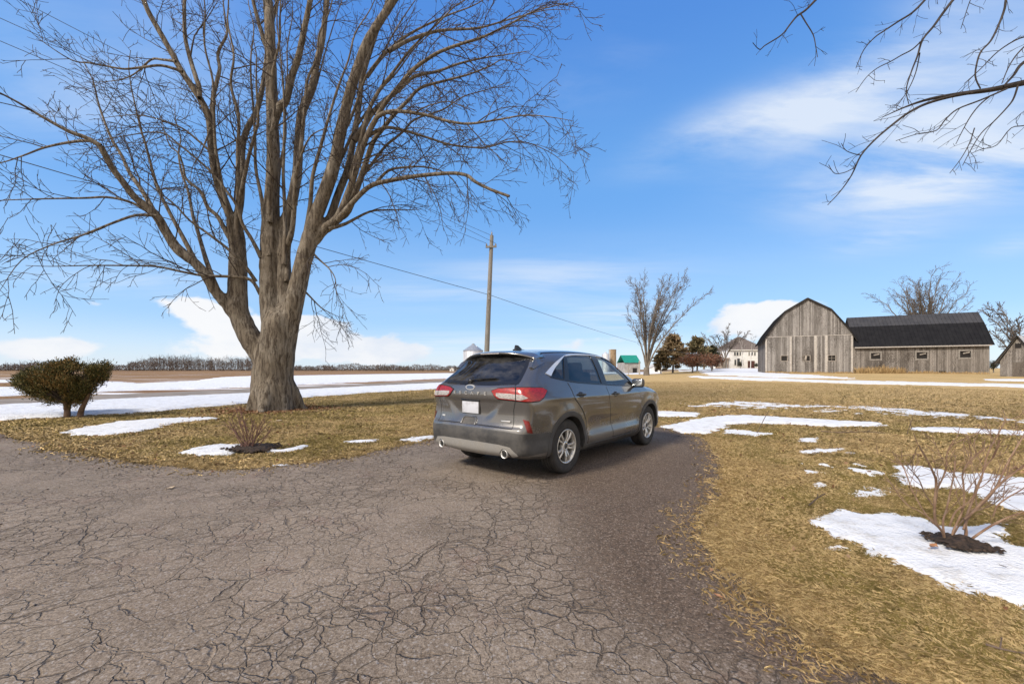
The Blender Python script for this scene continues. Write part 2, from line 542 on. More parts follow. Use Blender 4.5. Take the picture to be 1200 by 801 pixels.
# ---- snow patches: outlines found on the ground
SNOW = [   # (outline in photo pixels, thickness, noise, edge softness, name)
    ([(943, 609), (962, 604), (985, 597), (1005, 602), (1027, 600), (1055, 604), (1080, 607), (1104, 617), (1147, 615), (1172, 611), (1180, 622), (1186, 637), (1205, 641), (1260, 640), (1260, 735), (1200, 713), (1188, 710), (1160, 701), (1125, 696), (1090, 680), (1055, 665), (1020, 650), (995, 635), (971, 627)], 0.032, 0.15),
    ([(1041, 548), (1075, 546), (1115, 553), (1156, 556), (1200, 561), (1260, 566), (1260, 608), (1200, 602), (1174, 598), (1156, 590), (1138, 581), (1120, 573), (1084, 572), (1060, 568)], 0.035, 0.30),
    ([(773, 500), (804, 494), (826, 489), (870, 486.5), (925, 490), (980, 493), (1037, 496), (1031, 500), (980, 500), (925, 497), (890, 496), (855, 497), (846, 502), (826, 508), (797, 508)], 0.05, 0.30),
    ([(852, 503), (880, 505), (904, 508), (890, 511), (850, 508)], 0.025, 0.30),
    ([(740, 483), (775, 482), (820, 484), (818, 488.5), (775, 488), (740, 488)], 0.05, 0.25),
    ([(1070, 502), (1100, 500.5), (1150, 503), (1210, 506), (1260, 508), (1260, 513), (1200, 510), (1140, 508), (1080, 505)], 0.04, 0.35),
    ([(936, 513), (958, 512.5), (957, 518), (938, 518)], 0.02, 0.16),
    ([(936, 528), (960, 525.5), (990, 525), (985, 529), (960, 532), (938, 532)], 0.02, 0.18),
    ([(995, 527), (1006, 527), (1004, 530), (996, 530)], 0.015, 0.08), ([(990, 538), (1003, 537), (1002, 541), (992, 541)], 0.015, 0.08),
    ([(946, 545), (972, 544), (970, 549), (948, 549)], 0.015, 0.14), ([(950, 566), (962, 564), (972, 569), (958, 572)], 0.02, 0.08), ([(1012, 549), (1028, 547), (1030, 553), (1014, 554)], 0.015, 0.12),
    ([(1000, 575), (1020, 572), (1048, 574), (1040, 582), (1010, 582)], 0.012, 0.30),
    ([(965, 640), (978, 637), (996, 641), (994, 646), (972, 646)], 0.02, 0.07),
    # left lawn
    ([(72, 507), (100, 500), (140, 494), (180, 491), (250, 488.5), (254, 491), (200, 496), (175, 503), (150, 508), (100, 511)], 0.03, 0.40),
    ([(207, 531), (225, 525), (258, 520), (290, 521), (300, 524), (270, 533), (235, 534)], 0.035, 0.10),
    ([(312, 525), (330, 527), (356, 521), (362, 522), (356, 526), (330, 530), (312, 530)], 0.04, 0.05),
    ([(402, 517), (420, 515.5), (444, 515), (440, 517.5), (405, 519)], 0.03, 0.10), ([(470, 514), (486, 511.5), (510, 509), (512, 513), (490, 517), (472, 517)], 0.02, 0.22), ([(318, 545), (330, 543), (342, 543), (338, 547), (322, 547)], 0.012, 0.10),
    # lanes and drifts toward the barn and house
    ([(815, 440.5), (880, 442.5), (960, 445.2), (1060, 447.6), (1200, 450.4), (1270, 452), (1270, 455.5), (1200, 453.8), (1100, 451.5), (1000, 449.5), (940, 447.2), (870, 445.2), (815, 442.5)], 0.05, 2.2),
    ([(818, 433.2), (850, 431.6), (893, 431.6), (896, 436.2), (915, 437.8), (960, 440.0), (1000, 442.4), (985, 443.6), (900, 441.6), (860, 440.4), (836, 439.2)], 0.06, 3.0),
    ([(1150, 444.2), (1200, 444.4), (1270, 445), (1270, 447.3), (1200, 446.6), (1160, 446.0)], 0.06, 0.6),
    ([(795, 433.2), (825, 433.0), (828, 434.8), (796, 435.2)], 0.06, 1.2),
]
def road_t(x, y): return (x + 14.3) * 0.906 - (y - 22.4) * 0.423
SNOW_POLY = [(ground_poly(a), th, nz) for a, th, nz in SNOW]
# old ploughed bank between the lawn and the road
_lawn_edge = ground_poly([(0, 492), (150, 484), (300, 472), (345, 466.5), (430, 460), (520, 455), (600, 449)])
_road_near = ground_poly([(600, 445), (520, 448.5), (345, 457.5), (300, 461), (150, 468), (0, 476)])
_l0 = _lawn_edge[0] + (_lawn_edge[0] - _lawn_edge[1]) * 6; _r0 = _road_near[-1] + (_road_near[-1] - _road_near[-2]) * 4
_l1 = _lawn_edge[-1] + (_lawn_edge[-1] - _lawn_edge[-2]) * 2.2; _r1 = _road_near[0] + (_road_near[0] - _road_near[1]) * 2.2
BANK = np.concatenate([[_l0], _lawn_edge, [_l1, _r1], _road_near, [_r0]])
SNOW_POLY.append((BANK, 0.10, 0.5))
# snow lying in the field beyond the road
F1 = ground_poly([(-60, 466), (0, 464), (100, 459.5), (200, 456.5), (300, 453.5), (400, 448.5), (520, 443.2), (600, 440), (600, 437.3), (520, 437.2), (430, 438.6), (345, 440.2), (300, 440.3), (262, 442.0), (230, 446.5), (160, 449.5), (118, 446.5), (60, 452), (0, 454.5), (-60, 456)])
SNOW_POLY.append((F1, 0.08, 1.6))
SNOW_POLY.append((ground_poly([(-60, 447), (0, 445), (40, 444.6), (70, 445.6), (30, 447.6), (-60, 449.5)]), 0.06, 1.2))
SNOW_POLY.append((ground_poly([(690, 436.2), (730, 435.6), (772, 435.4), (775, 437.4), (730, 438.3), (690, 438.6)]), 0.06, 1.0))
_mulch = [ground_poly([(1077, 632), (1092, 631), (1120, 634), (1150, 643), (1172, 652), (1176, 656), (1150, 655), (1120, 651), (1098, 643)]), ground_poly([(262, 529), (280, 524), (300, 522), (325, 522), (332, 525), (312, 531), (280, 532)])]
MULCH = []
for m_ in _mulch:
    m_ = smooth_closed(m_, 8); c_ = m_.mean(0); k_ = 1 + (vnoise(m_[:, 0], m_[:, 1], 9, 3, 41) - 0.5) * 0.55
    MULCH.append(c_ + (m_ - c_) * k_[:, None] * 0.86)

def snow_t(x, y, poly, th, nz):
    sd = -sdpoly(np.stack([x, y], 1), poly)
    d = np.hypot(x, y)
    f = 1.6 / max(nz, 0.05)
    n = (vnoise(x, y, f, 3, 11) - 0.5) * nz * 1.1 + (vnoise(x, y, f * 5, 2, 17) - 0.5) * nz * 0.5
    s = sd + n
    if th == 0.015:      # half-melted: only scraps are left
        s = np.clip(sd, -2, 0.5) * 0.8 + (vnoise(x * 0.55, y, 1.1, 2, 91) - 0.5) * 1.5 + (vnoise(x, y, 4.0, 3, 93) - 0.5) * 2.2 - 0.38
    return s, np.where(s > 0, th * (1 - np.exp(-np.clip(s, 0, None) / (0.04 + th * 1.2))), np.clip(s, -1, 0) * 0.25) + np.where(s > 0, (vnoise(x, y, 4.0 / max(1, 0.08 * 1), 3, 23) - 0.5) * th * 0.35, 0)
def on_snow(x, y):
    r = np.full(len(x), -1e3)
    for poly, th, nz in SNOW_POLY:
        mn, mx = poly.min(0) - 1, poly.max(0) + 1
        m = (x > mn[0]) & (x < mx[0]) & (y > mn[1]) & (y < mx[1])
        if m.any():
            s, _ = snow_t(x[m], y[m], poly, th, nz)
            r[m] = np.maximum(r[m], s)
    return r
# speckled, half-melted strips in the far lawn
SPECK = []
SNOW_POLY.append((ground_poly([(815, 471), (870, 470), (960, 474), (1060, 478.5), (1160, 486), (1250, 493), (1250, 498), (1160, 491.5), (1060, 487), (960, 482), (880, 477.5), (820, 476)]), 0.015, 3.4))
def speckle(x, y):
    P = np.stack([x, y], 1); r = np.zeros(len(x))
    for q in SPECK: r = np.maximum(r, sstep(0.8, -0.6, sdpoly(P, q)))
    return r

MAPLE_XY = at_depth(321, 482, 14.2)[:2]
def grass_attrs(x, y):
    """share of straw (0 green - 1 straw) and bare-earth share"""
    P = np.stack([x, y], 1)
    dd = sdpoly(P, DRIVE)
    n = vnoise(x, y, 0.55, 3, 31); n2 = vnoise(x, y, 2.6, 3, 37)
    edge = np.exp(-np.clip(dd, 0, None) / 0.38)
    far = sstep(5, 22, np.hypot(x, y)) * (0.45 + 0.55 * sstep(-3, 6, x))
    straw = np.clip(0.20 + 0.75 * sstep(0.38, 0.75, n * 0.6 + n2 * 0.4) + 0.95 * edge * (0.5 + n2) + 0.42 * far, 0, 1)
    earth = np.clip(np.exp(-np.clip(dd, 0, None) / 0.10) * 1.2 * (n2 + 0.1), 0, 1)
    earth = np.maximum(earth, 0.8 * sstep(1.5, 0.7, np.hypot(x - MAPLE_XY[0], y - MAPLE_XY[1])))
    for q in MULCH: earth = np.maximum(earth, sstep(0.10, 0.0, sdpoly(P, q)))
    return straw, earth

def grass_colour(nt, rnd=None):
    """shared by the turf and the blades standing in it"""
    p = nt.pos()
    st_ = nt.attr('straw'); ea = nt.attr('earth')
    f1 = nt.noise(nt.mapping(p, (1, 1, 0.2)), 9, 5, 0.7)
    f2 = nt.noise(nt.mapping(p, (1, 1, 0.2)), 55, 3, 0.6)
    f3 = nt.noise(p, 0.9, 4, 0.6)
    s = nt.add(st_, nt.mul(nt.sub(nt.add(nt.mul(f1, 0.6), nt.mul(f2, 0.4)), 0.5), 0.9))
    if rnd is not None: s = nt.add(s, nt.mul(nt.sub(rnd, 0.5), 0.9))
    green = nt.mix(f3, (0.180, 0.140, 0.040), (0.265, 0.200, 0.066))
    straw = nt.mix(nt.ramp(f2 if rnd is None else rnd, 0.2, 0.9), (0.31, 0.205, 0.085), (0.60, 0.445, 0.225))
    c = nt.mix(nt.ramp(s, 0.15, 0.85), green, straw)
    if rnd is not None: c = nt.mix(nt.ramp(nt.math('FRACT', nt.mul(rnd, 7.31)), 0.0, 1.0, 0.0, 0.45, False), c, nt.mix(0.7, c, (0.035, 0.022, 0.010)))
    c = nt.mix(nt.ramp(nt.add(ea, nt.mul(nt.sub(f1, 0.5), 0.5)), 0.35, 0.75), c, (0.040, 0.028, 0.020))
    return c, f1, f2

M_GROUND, nt, p = new_mat('turf', rough=0.95, spec=0.1)
gc, f1, f2 = grass_colour(nt)
rt = nt.pos(); X_, Y_, Z_ = nt.sep(rt)
tt = nt.sub(nt.mul(nt.add(X_, 14.3), 0.906), nt.mul(nt.sub(Y_, 22.4), 0.423))
fieldm = nt.ramp(tt, -6.6, -7.6)
rows = nt.noise(nt.mapping(rt, (0.035, 0.35, 1), rot=(0, 0, math.radians(4))), 1.0, 7, 0.62)
fcol = nt.mix(nt.ramp(nt.noise(nt.mapping(rt, (0.02, 0.3, 1)), 1.0, 5, 0.6), 0.35, 0.65), (0.17, 0.095, 0.052), (0.26, 0.170, 0.085))
fdist = nt.ramp(nt.math('ABSOLUTE', Y_), 30, 130)
fsnow = nt.mul(nt.ramp(nt.add(rows, nt.mul(fdist, -0.06)), 0.545, 0.60), nt.ramp(Y_, 230, 120))
fcol = nt.mix(fsnow, fcol, (0.66, 0.67, 0.70))
spk = nt.attr('speck')
sn_ = nt.add(nt.mul(nt.noise(rt, 3.0, 6, 0.68), 0.75), nt.mul(f2, 0.25))
gc = nt.mix(nt.mul(nt.ramp(sn_, 0.53, 0.57), nt.ramp(spk, 0.2, 0.6)), gc, (0.66, 0.67, 0.69))
nt.put(p.inputs['Base Color'], nt.mix(fieldm, gc, fcol))
nt.put(p.inputs['Normal'], nt.bump(nt.add(f1, nt.mul(f2, 0.7)), 0.8, 0.03))

def graded(a, b, h0, growth, c):
    """1-D coordinates, fine around c and coarser away from it"""
    out = [c]; h = h0; x = c
    while x < b:
        x += h; out.append(min(x, b)); h *= growth
    lo = []; h = h0; x = c
    while x > a:
        x -= h; lo.append(max(x, a)); h *= growth
    return np.array(lo[::-1] + out)
gx = graded(-4000, 4000, 0.14, 1.028, 1.5); gy = graded(-300, 6000, 0.10, 1.026, 5.0)
GX, GY = np.meshgrid(gx, gy, indexing='ij')
gxv, gyv = GX.ravel(), GY.ravel()
gz = terrain(gxv, gyv)
ni, nj = GX.shape
I = np.arange(ni * nj).reshape(ni, nj)
FQ = np.stack([I[:-1, :-1].ravel(), I[1:, :-1].ravel(), I[1:, 1:].ravel(), I[:-1, 1:].ravel()], 1)
sa, ea = grass_attrs(gxv, gyv)
me = np_mesh('ground', np.stack([gxv, gyv, gz], 1), FQ, {'straw': sa, 'earth': ea, 'speck': speckle(gxv, gyv)})
tag(link_mesh('ground', me, M_GROUND, None, True), kind='structure')

# ---- driveway
M_DRIVE, nt, p = new_mat('cracked_asphalt', rough=0.9, spec=0.25)
P_ = nt.pos()
w1 = nt.noise(P_, 1.6, 4, 0.6, out='Color')
wv = nt.vmath('ADD', P_, nt.vmath('SCALE', nt.vmath('SUBTRACT', w1, (0.5, 0.5, 0.5)), None)) 
scn = [n for n in nt.n if n.bl_idname == 'ShaderNodeVectorMath' and n.operation == 'SCALE'][0]; scn.inputs['Scale'].default_value = 0.34
w2 = nt.noise(P_, 9, 3, 0.6, out='Color')
sc2 = nt.new('ShaderNodeVectorMath', operation='SCALE'); nt.put(sc2.inputs[0], nt.vmath('SUBTRACT', w2, (0.5, 0.5, 0.5))); sc2.inputs['Scale'].default_value = 0.075
wv2 = nt.vmath('ADD', wv, sc2.outputs[0])
flat = nt.mapping(wv2, (1, 1, 0))
big = nt.voro(flat, 2.1, 'DISTANCE_TO_EDGE')
small = nt.voro(nt.mapping(flat, (1, 1, 0), (3.3, 1.7, 0)), 6.5, 'DISTANCE_TO_EDGE')
zone = nt.noise(nt.mapping(P_, (1, 1, 0)), 0.55, 4, 0.6)
zone2 = nt.noise(nt.mapping(P_, (1, 1, 0), (9, 4, 0)), 1.3, 3, 0.6)
wmod = nt.ramp(zone2, 0.3, 0.7, 0.45, 1.1)
cr1 = nt.ramp(nt.math('DIVIDE', big, wmod), 0.002, 0.0125, 1, 0)
cr2 = nt.mul(nt.ramp(small, 0.004, 0.05, 1, 0), nt.ramp(nt.add(zone, nt.mul(nt.sub(zone2, .5), .5)), 0.36, 0.58))
mid = nt.voro(nt.mapping(flat, (1, 1, 0), (7.1, 5.3, 0)), 4.6, 'DISTANCE_TO_EDGE')
zone3 = nt.noise(nt.mapping(P_, (1, 1, 0), (5, 14, 0)), 0.8, 3, 0.6)
cr3 = nt.mul(nt.ramp(nt.math('DIVIDE', mid, wmod), 0.003, 0.021, 1, 0), nt.ramp(zone3, 0.38, 0.62, 0.15, 1.0))
crack = nt.math('MAXIMUM', nt.math('MAXIMUM', nt.mul(cr1, nt.ramp(zone2, 0.36, 0.60, 0.25, 1.0)), nt.mul(cr2, 0.75)), nt.mul(cr3, 0.8))
cellc = nt.voro(flat, 2.1, 'F1', out='Color')
agg = nt.add(nt.mul(nt.noise(P_, 120, 2, 0.75), 0.5), nt.mul(nt.noise(P_, 48, 3, 0.8), 0.5))
agv = nt.voro(P_, 95, 'F1', out='Color')
ag2 = nt.noise(P_, 28, 5, 0.7)
stain = nt.noise(nt.mapping(P_, (1, 1, 0)), 0.9, 6, 0.65)
base = nt.mix(nt.ramp(stain, 0.32, 0.70), (0.128, 0.094, 0.063), (0.250, 0.196, 0.142))
base = nt.mix(nt.mul(nt.ramp(nt.noise(nt.mapping(P_, (1, 1, 0), (21, 3, 0)), 2.8, 5, 0.7), 0.54, 0.74), 0.55), base, (0.062, 0.048, 0.038))
base = nt.mix(nt.mul(nt.sep(cellc)[0], 0.42), base, (0.29, 0.222, 0.165))
base = nt.mix(nt.ramp(nt.noise(nt.mapping(P_, (1, 1, 0), (2, 9, 0)), 1.7, 5, 0.7), 0.55, 0.72, 0, 0.6), base, (0.150, 0.074, 0.048))
base = nt.mix(nt.ramp(agg, 0.36, 0.66), nt.mix(0.55, base, (0.030, 0.022, 0.017)), nt.mix(0.30, base, (0.42, 0.36, 0.31)))
base = nt.mix(nt.ramp(nt.sep(agv)[1], 0.86, 0.97, 0, 0.6), base, (0.30, 0.27, 0.25))
earth = nt.attr('dirt')
em = nt.ramp(nt.add(earth, nt.mul(nt.sub(nt.add(nt.mul(ag2, .5), nt.mul(stain, .5)), 0.5), 1.0)), 0.25, 0.85)
dirtc = nt.mix(nt.ramp(nt.add(nt.mul(agg, 0.6), nt.mul(ag2, 0.4)), 0.38, 0.64), (0.020, 0.013, 0.009), (0.125, 0.083, 0.056))
dirtc = nt.mix(nt.ramp(nt.sep(agv)[1], 0.80, 0.95, 0, 0.55), dirtc, (0.26, 0.20, 0.155))
base = nt.mix(nt.mul(em, 0.8), base, dirtc)
crk = nt.mul(crack, nt.ramp(em, 0.2, 0.9, 1.0, 0.25))
base = nt.mix(nt.mul(crk, 0.62), base, (0.050, 0.036, 0.026))
nt.put(p.inputs['Base Color'], base)
hgt = nt.sub(nt.add(nt.mul(agg, 0.35), nt.add(nt.mul(ag2, 0.5), nt.mul(nt.sep(agv)[0], 0.12))), nt.mul(crk, 1.6))
nt.put(p.inputs['Normal'], nt.bump(hgt, 0.9, 0.012))
V2, F, loop = cdt(DRIVE_E, 0.22)
dd = -sdpoly(V2, DRIVE)
right = sstep(-1.0, 0.8, V2[:, 0])
carp = np.hypot((V2[:, 0] - 0.9) / 2.6, (V2[:, 1] - 6.9) / 2.4)
dirt = np.clip(np.exp(-dd / 0.35) * (0.45 + 0.55 * right) + 0.55 * np.exp(-carp ** 2) + 0.42 * np.exp(-((V2[:, 0] - 0.55 - 0.10 * V2[:, 1]) / 0.75) ** 2) * sstep(1.5, 2.6, V2[:, 1]) + 0.5 * right * np.exp(-dd / 1.0), 0, 1)
zd = 0.012 + 0.012 * sstep(0.0, 0.6, dd) * 0
me = np_mesh('driveway', np.stack([V2[:, 0], V2[:, 1], 0.006 + (vnoise(V2[:, 0], V2[:, 1], 1.1, 2, 90) - 0.5) * 0.0], 1), F, {'dirt': dirt})
tag(link_mesh('driveway', me, M_DRIVE, None, True), kind='structure')

# ---- road beyond the lawn
M_ROAD = noisy('old_road', (0.175, 0.150, 0.125), (0.24, 0.205, 0.17), 2.5, 0.9, coord='Object', stretch=(0.4, 0.4, 1))
rn = np.array([-14.3, 22.4]); rd_ = np.array([0.423, 0.906]); rnn = np.array([-0.906, 0.423])
A = []
for k in np.arange(-60, 900, 3.0):
    c = rn + rd_ * k
    for w in (0.25, 3.4, 6.6): A.append(c + rnn * w)
A = np.array(A); m = len(A) // 3
V = np.stack([A[:, 0], A[:, 1], terrain(A[:, 0], A[:, 1]) + np.tile([0.03, 0.10, 0.03], m)], 1)
F = np.array([(3 * i + j, 3 * i + j + 1, 3 * i + j + 4, 3 * i + j + 3) for i in range(m - 1) for j in (0, 1)])[:, ::-1]
tag(link_mesh('road', np_mesh('road', V, F), M_ROAD, None, True), kind='structure')

# ---- snow
M_SNOW, nt, p = new_mat('old_snow', (0.84, 0.85, 0.87), 0.55, 0, 0.25)
P_ = nt.pos()
sn1 = nt.noise(P_, 5, 6, 0.6); sn2 = nt.noise(P_, 40, 4, 0.65)
nt.put(p.inputs['Base Color'], nt.mix(nt.ramp(nt.add(nt.mul(sn1, 0.75), nt.mul(sn2, 0.25)), 0.47, 0.68), (0.665, 0.675, 0.695), (0.50, 0.485, 0.465)))
nt.put(p.inputs['Normal'], nt.bump(nt.add(nt.mul(sn1, 1.0), nt.mul(sn2, 0.4)), 0.8, 0.05))
try:
    p.inputs['Subsurface Weight'].default_value = 0.0
except Exception: pass
for poly, th, nz in SNOW_POLY:
    mn, mx = poly.min(0) - nz * 1.2 - 0.1, poly.max(0) + nz * 1.2 + 0.1
    dist = max(1.5, np.hypot(*(poly[np.argmin(np.hypot(*poly.T))])))
    h = max(0.012, dist * 0.0042)
    span = (mx - mn)
    hx, hy = max(h, span[0] / 420), max(h, span[1] / 420)
    X, Y = np.meshgrid(np.arange(mn[0], mx[0] + hx, hx), np.arange(mn[1], mx[1] + hy, hy), indexing='ij')
    x, y = X.ravel(), Y.ravel()
    s, t = snow_t(x, y, poly, th, nz)
    z = terrain(x, y) + t
    if poly is BANK: z += 0.0
    ni, nj = X.shape
    I = np.arange(ni * nj).reshape(ni, nj)
    Q = np.stack([I[:-1, :-1].ravel(), I[1:, :-1].ravel(), I[1:, 1:].ravel(), I[:-1, 1:].ravel()], 1)
    Q = Q[(s[Q].max(1) > 0)]
    if not len(Q): continue
    u, inv = np.unique(Q, return_inverse=True)
    tag(link_mesh('snow', np_mesh('snow', np.stack([x, y, z], 1)[u], inv.reshape(Q.shape)), M_SNOW, None, True), kind='structure')
# ================================================================ barn, shed, house and the far buildings
def board_mat(name, a, b, c, sc=1.0):
    m, nt, p = new_mat(name, a, 0.9, 0, 0.15)
    r = nt.island()
    co = nt.coord('Object')
    co2 = nt.vmath('ADD', co, nt.comb(nt.mul(r, 37.0), nt.mul(r, 11.0), nt.mul(r, 23.0)))
    g = nt.noise(nt.mapping(co2, (9 * sc, 9 * sc, 0.5)), 1.6, 6, 0.65)
    k = nt.noise(nt.mapping(co2, (14 * sc, 14 * sc, 2.0)), 2.5, 4, 0.7)
    big = nt.noise(nt.mapping(co, (0.5, 0.5, 0.22)), 1.0, 4, 0.6)
    col = nt.mix(nt.ramp(nt.add(nt.mul(r, 0.40), nt.mul(g, 0.8)), 0.32, 0.84), a, b)
    col = nt.mix(nt.ramp(nt.add(k, nt.mul(nt.sub(big, 0.5), 0.5)), 0.46, 0.66), col, c)
    nt.put(p.inputs['Base Color'], col)
    nt.put(p.inputs['Normal'], nt.bump(nt.add(g, k), 0.5, 0.012))
    return m
M_BOARD = board_mat('weathered_boards', (0.122, 0.111, 0.103), (0.300, 0.282, 0.268), (0.050, 0.042, 0.038))
M_BOARD2 = board_mat('weathered_boards_brown', (0.105, 0.092, 0.081), (0.245, 0.221, 0.200), (0.042, 0.034, 0.029))
M_BEAM = noisy('grey_beam', (0.20, 0.175, 0.15), (0.32, 0.285, 0.25), 5)
M_FRAME = noisy('grey_frame', (0.15, 0.135, 0.12), (0.235, 0.215, 0.195), 5)
M_DARK = new_mat('dark_inside', (0.012, 0.010, 0.009), 0.95)[0]
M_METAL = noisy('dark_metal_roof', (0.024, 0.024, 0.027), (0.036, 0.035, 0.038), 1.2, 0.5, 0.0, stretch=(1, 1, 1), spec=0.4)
M_METAL_SHADE = noisy('shaded_metal_roof', (0.009, 0.009, 0.011), (0.013, 0.013, 0.015), 1.2, 0.75, spec=0.1)  # same roof metal, painted darker where steep slopes catch less sky
M_PALEWOOD = noisy('pale_wood', (0.30, 0.275, 0.25), (0.42, 0.39, 0.36), 6)

def boards(u0, u1, width, base, topf, holes, seed, jitter=0.012, t=0.022, gap=0.014, depth0=0.0):
    """a wall of separate upright boards in the (u,z) plane, thickness along -v (towards the viewer)"""
    rng = random.Random(seed)
    mb = MB(); u = u0
    while u < u1 - 0.02:
        w = min(width * rng.uniform(0.75, 1.25), u1 - u)
        a, b_ = u, u + w - gap
        spans = [(base + rng.uniform(-0.05, 0.06), None)]
        cuts = sorted([(h[2], h[3]) for h in holes if a < h[1] and b_ > h[0]])
        segs = []; z = base + rng.uniform(-0.04, 0.05)
        for c0, c1 in cuts: segs.append((z, c0, False)); z = c1
        segs.append((z, None, True))
        d = depth0 - rng.uniform(0, jitter)
        for z0, z1, last in segs:
            ta, tb = (topf(a), topf(b_)) if last else (z1, z1)
            if last: 
                um = (a + b_) / 2; tm = topf(um)
            if ta <= z0 or tb <= z0: continue
            V = [(a, d - t, z0), (b_, d - t, z0), (b_, d - t, tb), (a, d - t, ta), (a, d, z0), (b_, d, z0), (b_, d, tb), (a, d, ta)]
            mb.addvf(V, [(0, 1, 2, 3), (5, 4, 7, 6), (1, 5, 6, 2), (4, 0, 3, 7), (3, 2, 6, 7), (4, 5, 1, 0)])
        u += w
    return mb

BP0 = np.array([52.7, 60.0]) * 1.0
fx = 484 / 455.0      # the facade was measured with a slightly shorter lens
BP0 = np.array([52.7, 60.0 * fx])
BA = math.atan2(-0.451, 0.893)
barn = empty('barn', (BP0[0], BP0[1], float(terrain(*BP0)) - 0.05), BA,
             'large weathered grey board barn with curved gambrel gable and a long black roofed wing', 'barn')
# main gable block: u from -11.6 to 0, depth 15
GW = 11.6
prof = [(-GW - 0.45, 5.15), (-GW + 0.55, 7.05), (-GW + 2.75, 10.15), (-5.8, 12.10), (-2.75, 10.15), (-0.55, 7.05), (0.45, 5.15)]
pr = np.array(prof)
def gtop(u): return float(np.interp(u, pr[:, 0], pr[:, 1])) - 0.06
win_g = [(-9.35, -8.55, 2.10, 2.90), (-6.35, -5.50, 2.05, 2.85), (-3.10, -2.20, 2.05, 2.85)]
hz = 6.05
lowb = boards(-GW, 0, 0.19, 0.10, lambda u: min(hz, gtop(u)), win_g, 3)
upb = boards(-GW, 0, 0.19, hz + 0.03, gtop, [], 4, depth0=-0.035)
gw = lowb.build('gable_wall', M_BOARD, barn)
upb.build('gable_wall', M_BOARD, barn)
b = MB()   # closed near-black volume that paints the barn's unlit interior behind the boards
b.prism([(-GW + 0.02, 0.0), (-0.02, 0.0), (-0.02, 5.9), (-0.55, 6.85), (-2.75, 9.95), (-5.8, 11.9), (-GW + 2.75, 9.95), (-GW + .55, 6.85), (-GW + .02, 5.9)], 'y', 0.05, 14.9)
b.build('interior_shade', M_DARK, barn)
b = MB(); b.box((-GW / 2, -0.048, hz + 0.0), (GW, 0.05, 0.09)); b.build('drip_board', M_PALEWOOD, barn)
# side wall seen at a slant
sw = boards(0, 15, 0.30, 0.05, lambda u: 5.9, [], 8)
me = sw.mesh('side_wall'); V = np.array([v.co[:] for v in me.vertices]); V2_ = np.stack([-GW + V[:, 1], 15 - V[:, 0], V[:, 2]], 1)
me.vertices.foreach_set('co', V2_.astype(np.float32).ravel()); link_mesh('side_wall', me, M_BOARD2, barn)
# corner posts and pale vertical strips
for u, w in ((-GW + 0.12, 0.24), (-0.13, 0.26)):
    b = MB(); b.box((u, -0.05, 2.95), (w, 0.05, 5.8)); b.build('corner_board', M_PALEWOOD, barn)
for u in (-8.05, -4.75, -3.35):
    b = MB(); b.box((u, -0.050, 3.05), (0.30 if u > -8 else 0.26, 0.045, 5.9)); b.build('batten', M_PALEWOOD, barn)
for i, (a0, a1, z0, z1) in enumerate(win_g):
    b = MB()
    for u in (a0 - 0.05, a1 + 0.05): b.box((u, -0.045, (z0 + z1) / 2), (0.09, 0.05, z1 - z0 + 0.2))
    for z in (z0 - 0.05, z1 + 0.05): b.box(((a0 + a1) / 2, -0.045, z), (a1 - a0, 0.048, 0.09))
    if i == 1: b.box(((a0 + a1) / 2 - 0.12, -0.03, (z0 + z1) / 2 + .05), (0.28, 0.02, z1 - z0 - .1), M=Matrix.Rotation(0.15, 4, 'Y'))
    if i == 2: b.box(((a0 + a1) / 2, -0.02, (z0 + z1) / 2), (0.04, 0.02, z1 - z0)); b.box(((a0 + a1) / 2, -0.02, (z0 + z1) / 2), (a1 - a0, 0.018, 0.04))
    b.build('window', M_BEAM, barn)
def roof_slabs(profile, v0, v1, t, mat_up, mat_lo, parent, axis='u', ribs=0.45, name='roof'):
    """each slope a slab with raised seams"""
    for i in range(len(profile) - 1):
        (a, za), (c, zc2) = profile[i], profile[i + 1]
        L = math.hypot(c - a, zc2 - za); n = (-(zc2 - za) / L, (c - a) / L)
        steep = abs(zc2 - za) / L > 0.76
        b = MB()
        def P(s, h, v):
            q = (a + (c - a) * s + n[0] * h, za + (zc2 - za) * s + n[1] * h)
            return (q[0], v, q[1]) if axis == 'u' else (v, q[0], q[1])
        def slab(s0, s1, h0, h1, w0, w1):
            V = [P(s0, h0, w0), P(s1, h0, w0), P(s1, h0, w1), P(s0, h0, w1), P(s0, h1, w0), P(s1, h1, w0), P(s1, h1, w1), P(s0, h1, w1)]
            F = [(0, 3, 2, 1), (4, 5, 6, 7), (0, 1, 5, 4), (1, 2, 6, 5), (2, 3, 7, 6), (3, 0, 4, 7)]
            if axis != 'u': F = [f[::-1] for f in F]
            b.addvf(V, F)
        slab(0, 1, 0.0, t, v0, v1)
        v = v0 + 0.2
        while v < v1 - 0.1:
            slab(0.01, 0.99, t, t + 0.035, v, v + 0.05); v += ribs
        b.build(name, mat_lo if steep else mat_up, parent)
roof_slabs(prof, -0.35, 15.3, 0.07, M_METAL, M_METAL_SHADE, barn)
b = MB()   # fascia along the gable's edge
for i in range(len(prof) - 1):
    (a, za), (c, zc2) = prof[i], prof[i + 1]
    b.prism([(a, za - 0.22), (c, zc2 - 0.22), (c, zc2 - 0.01), (a, za - 0.01)], 'y', -0.33, -0.27)
b.build('fascia', M_DARK, barn)
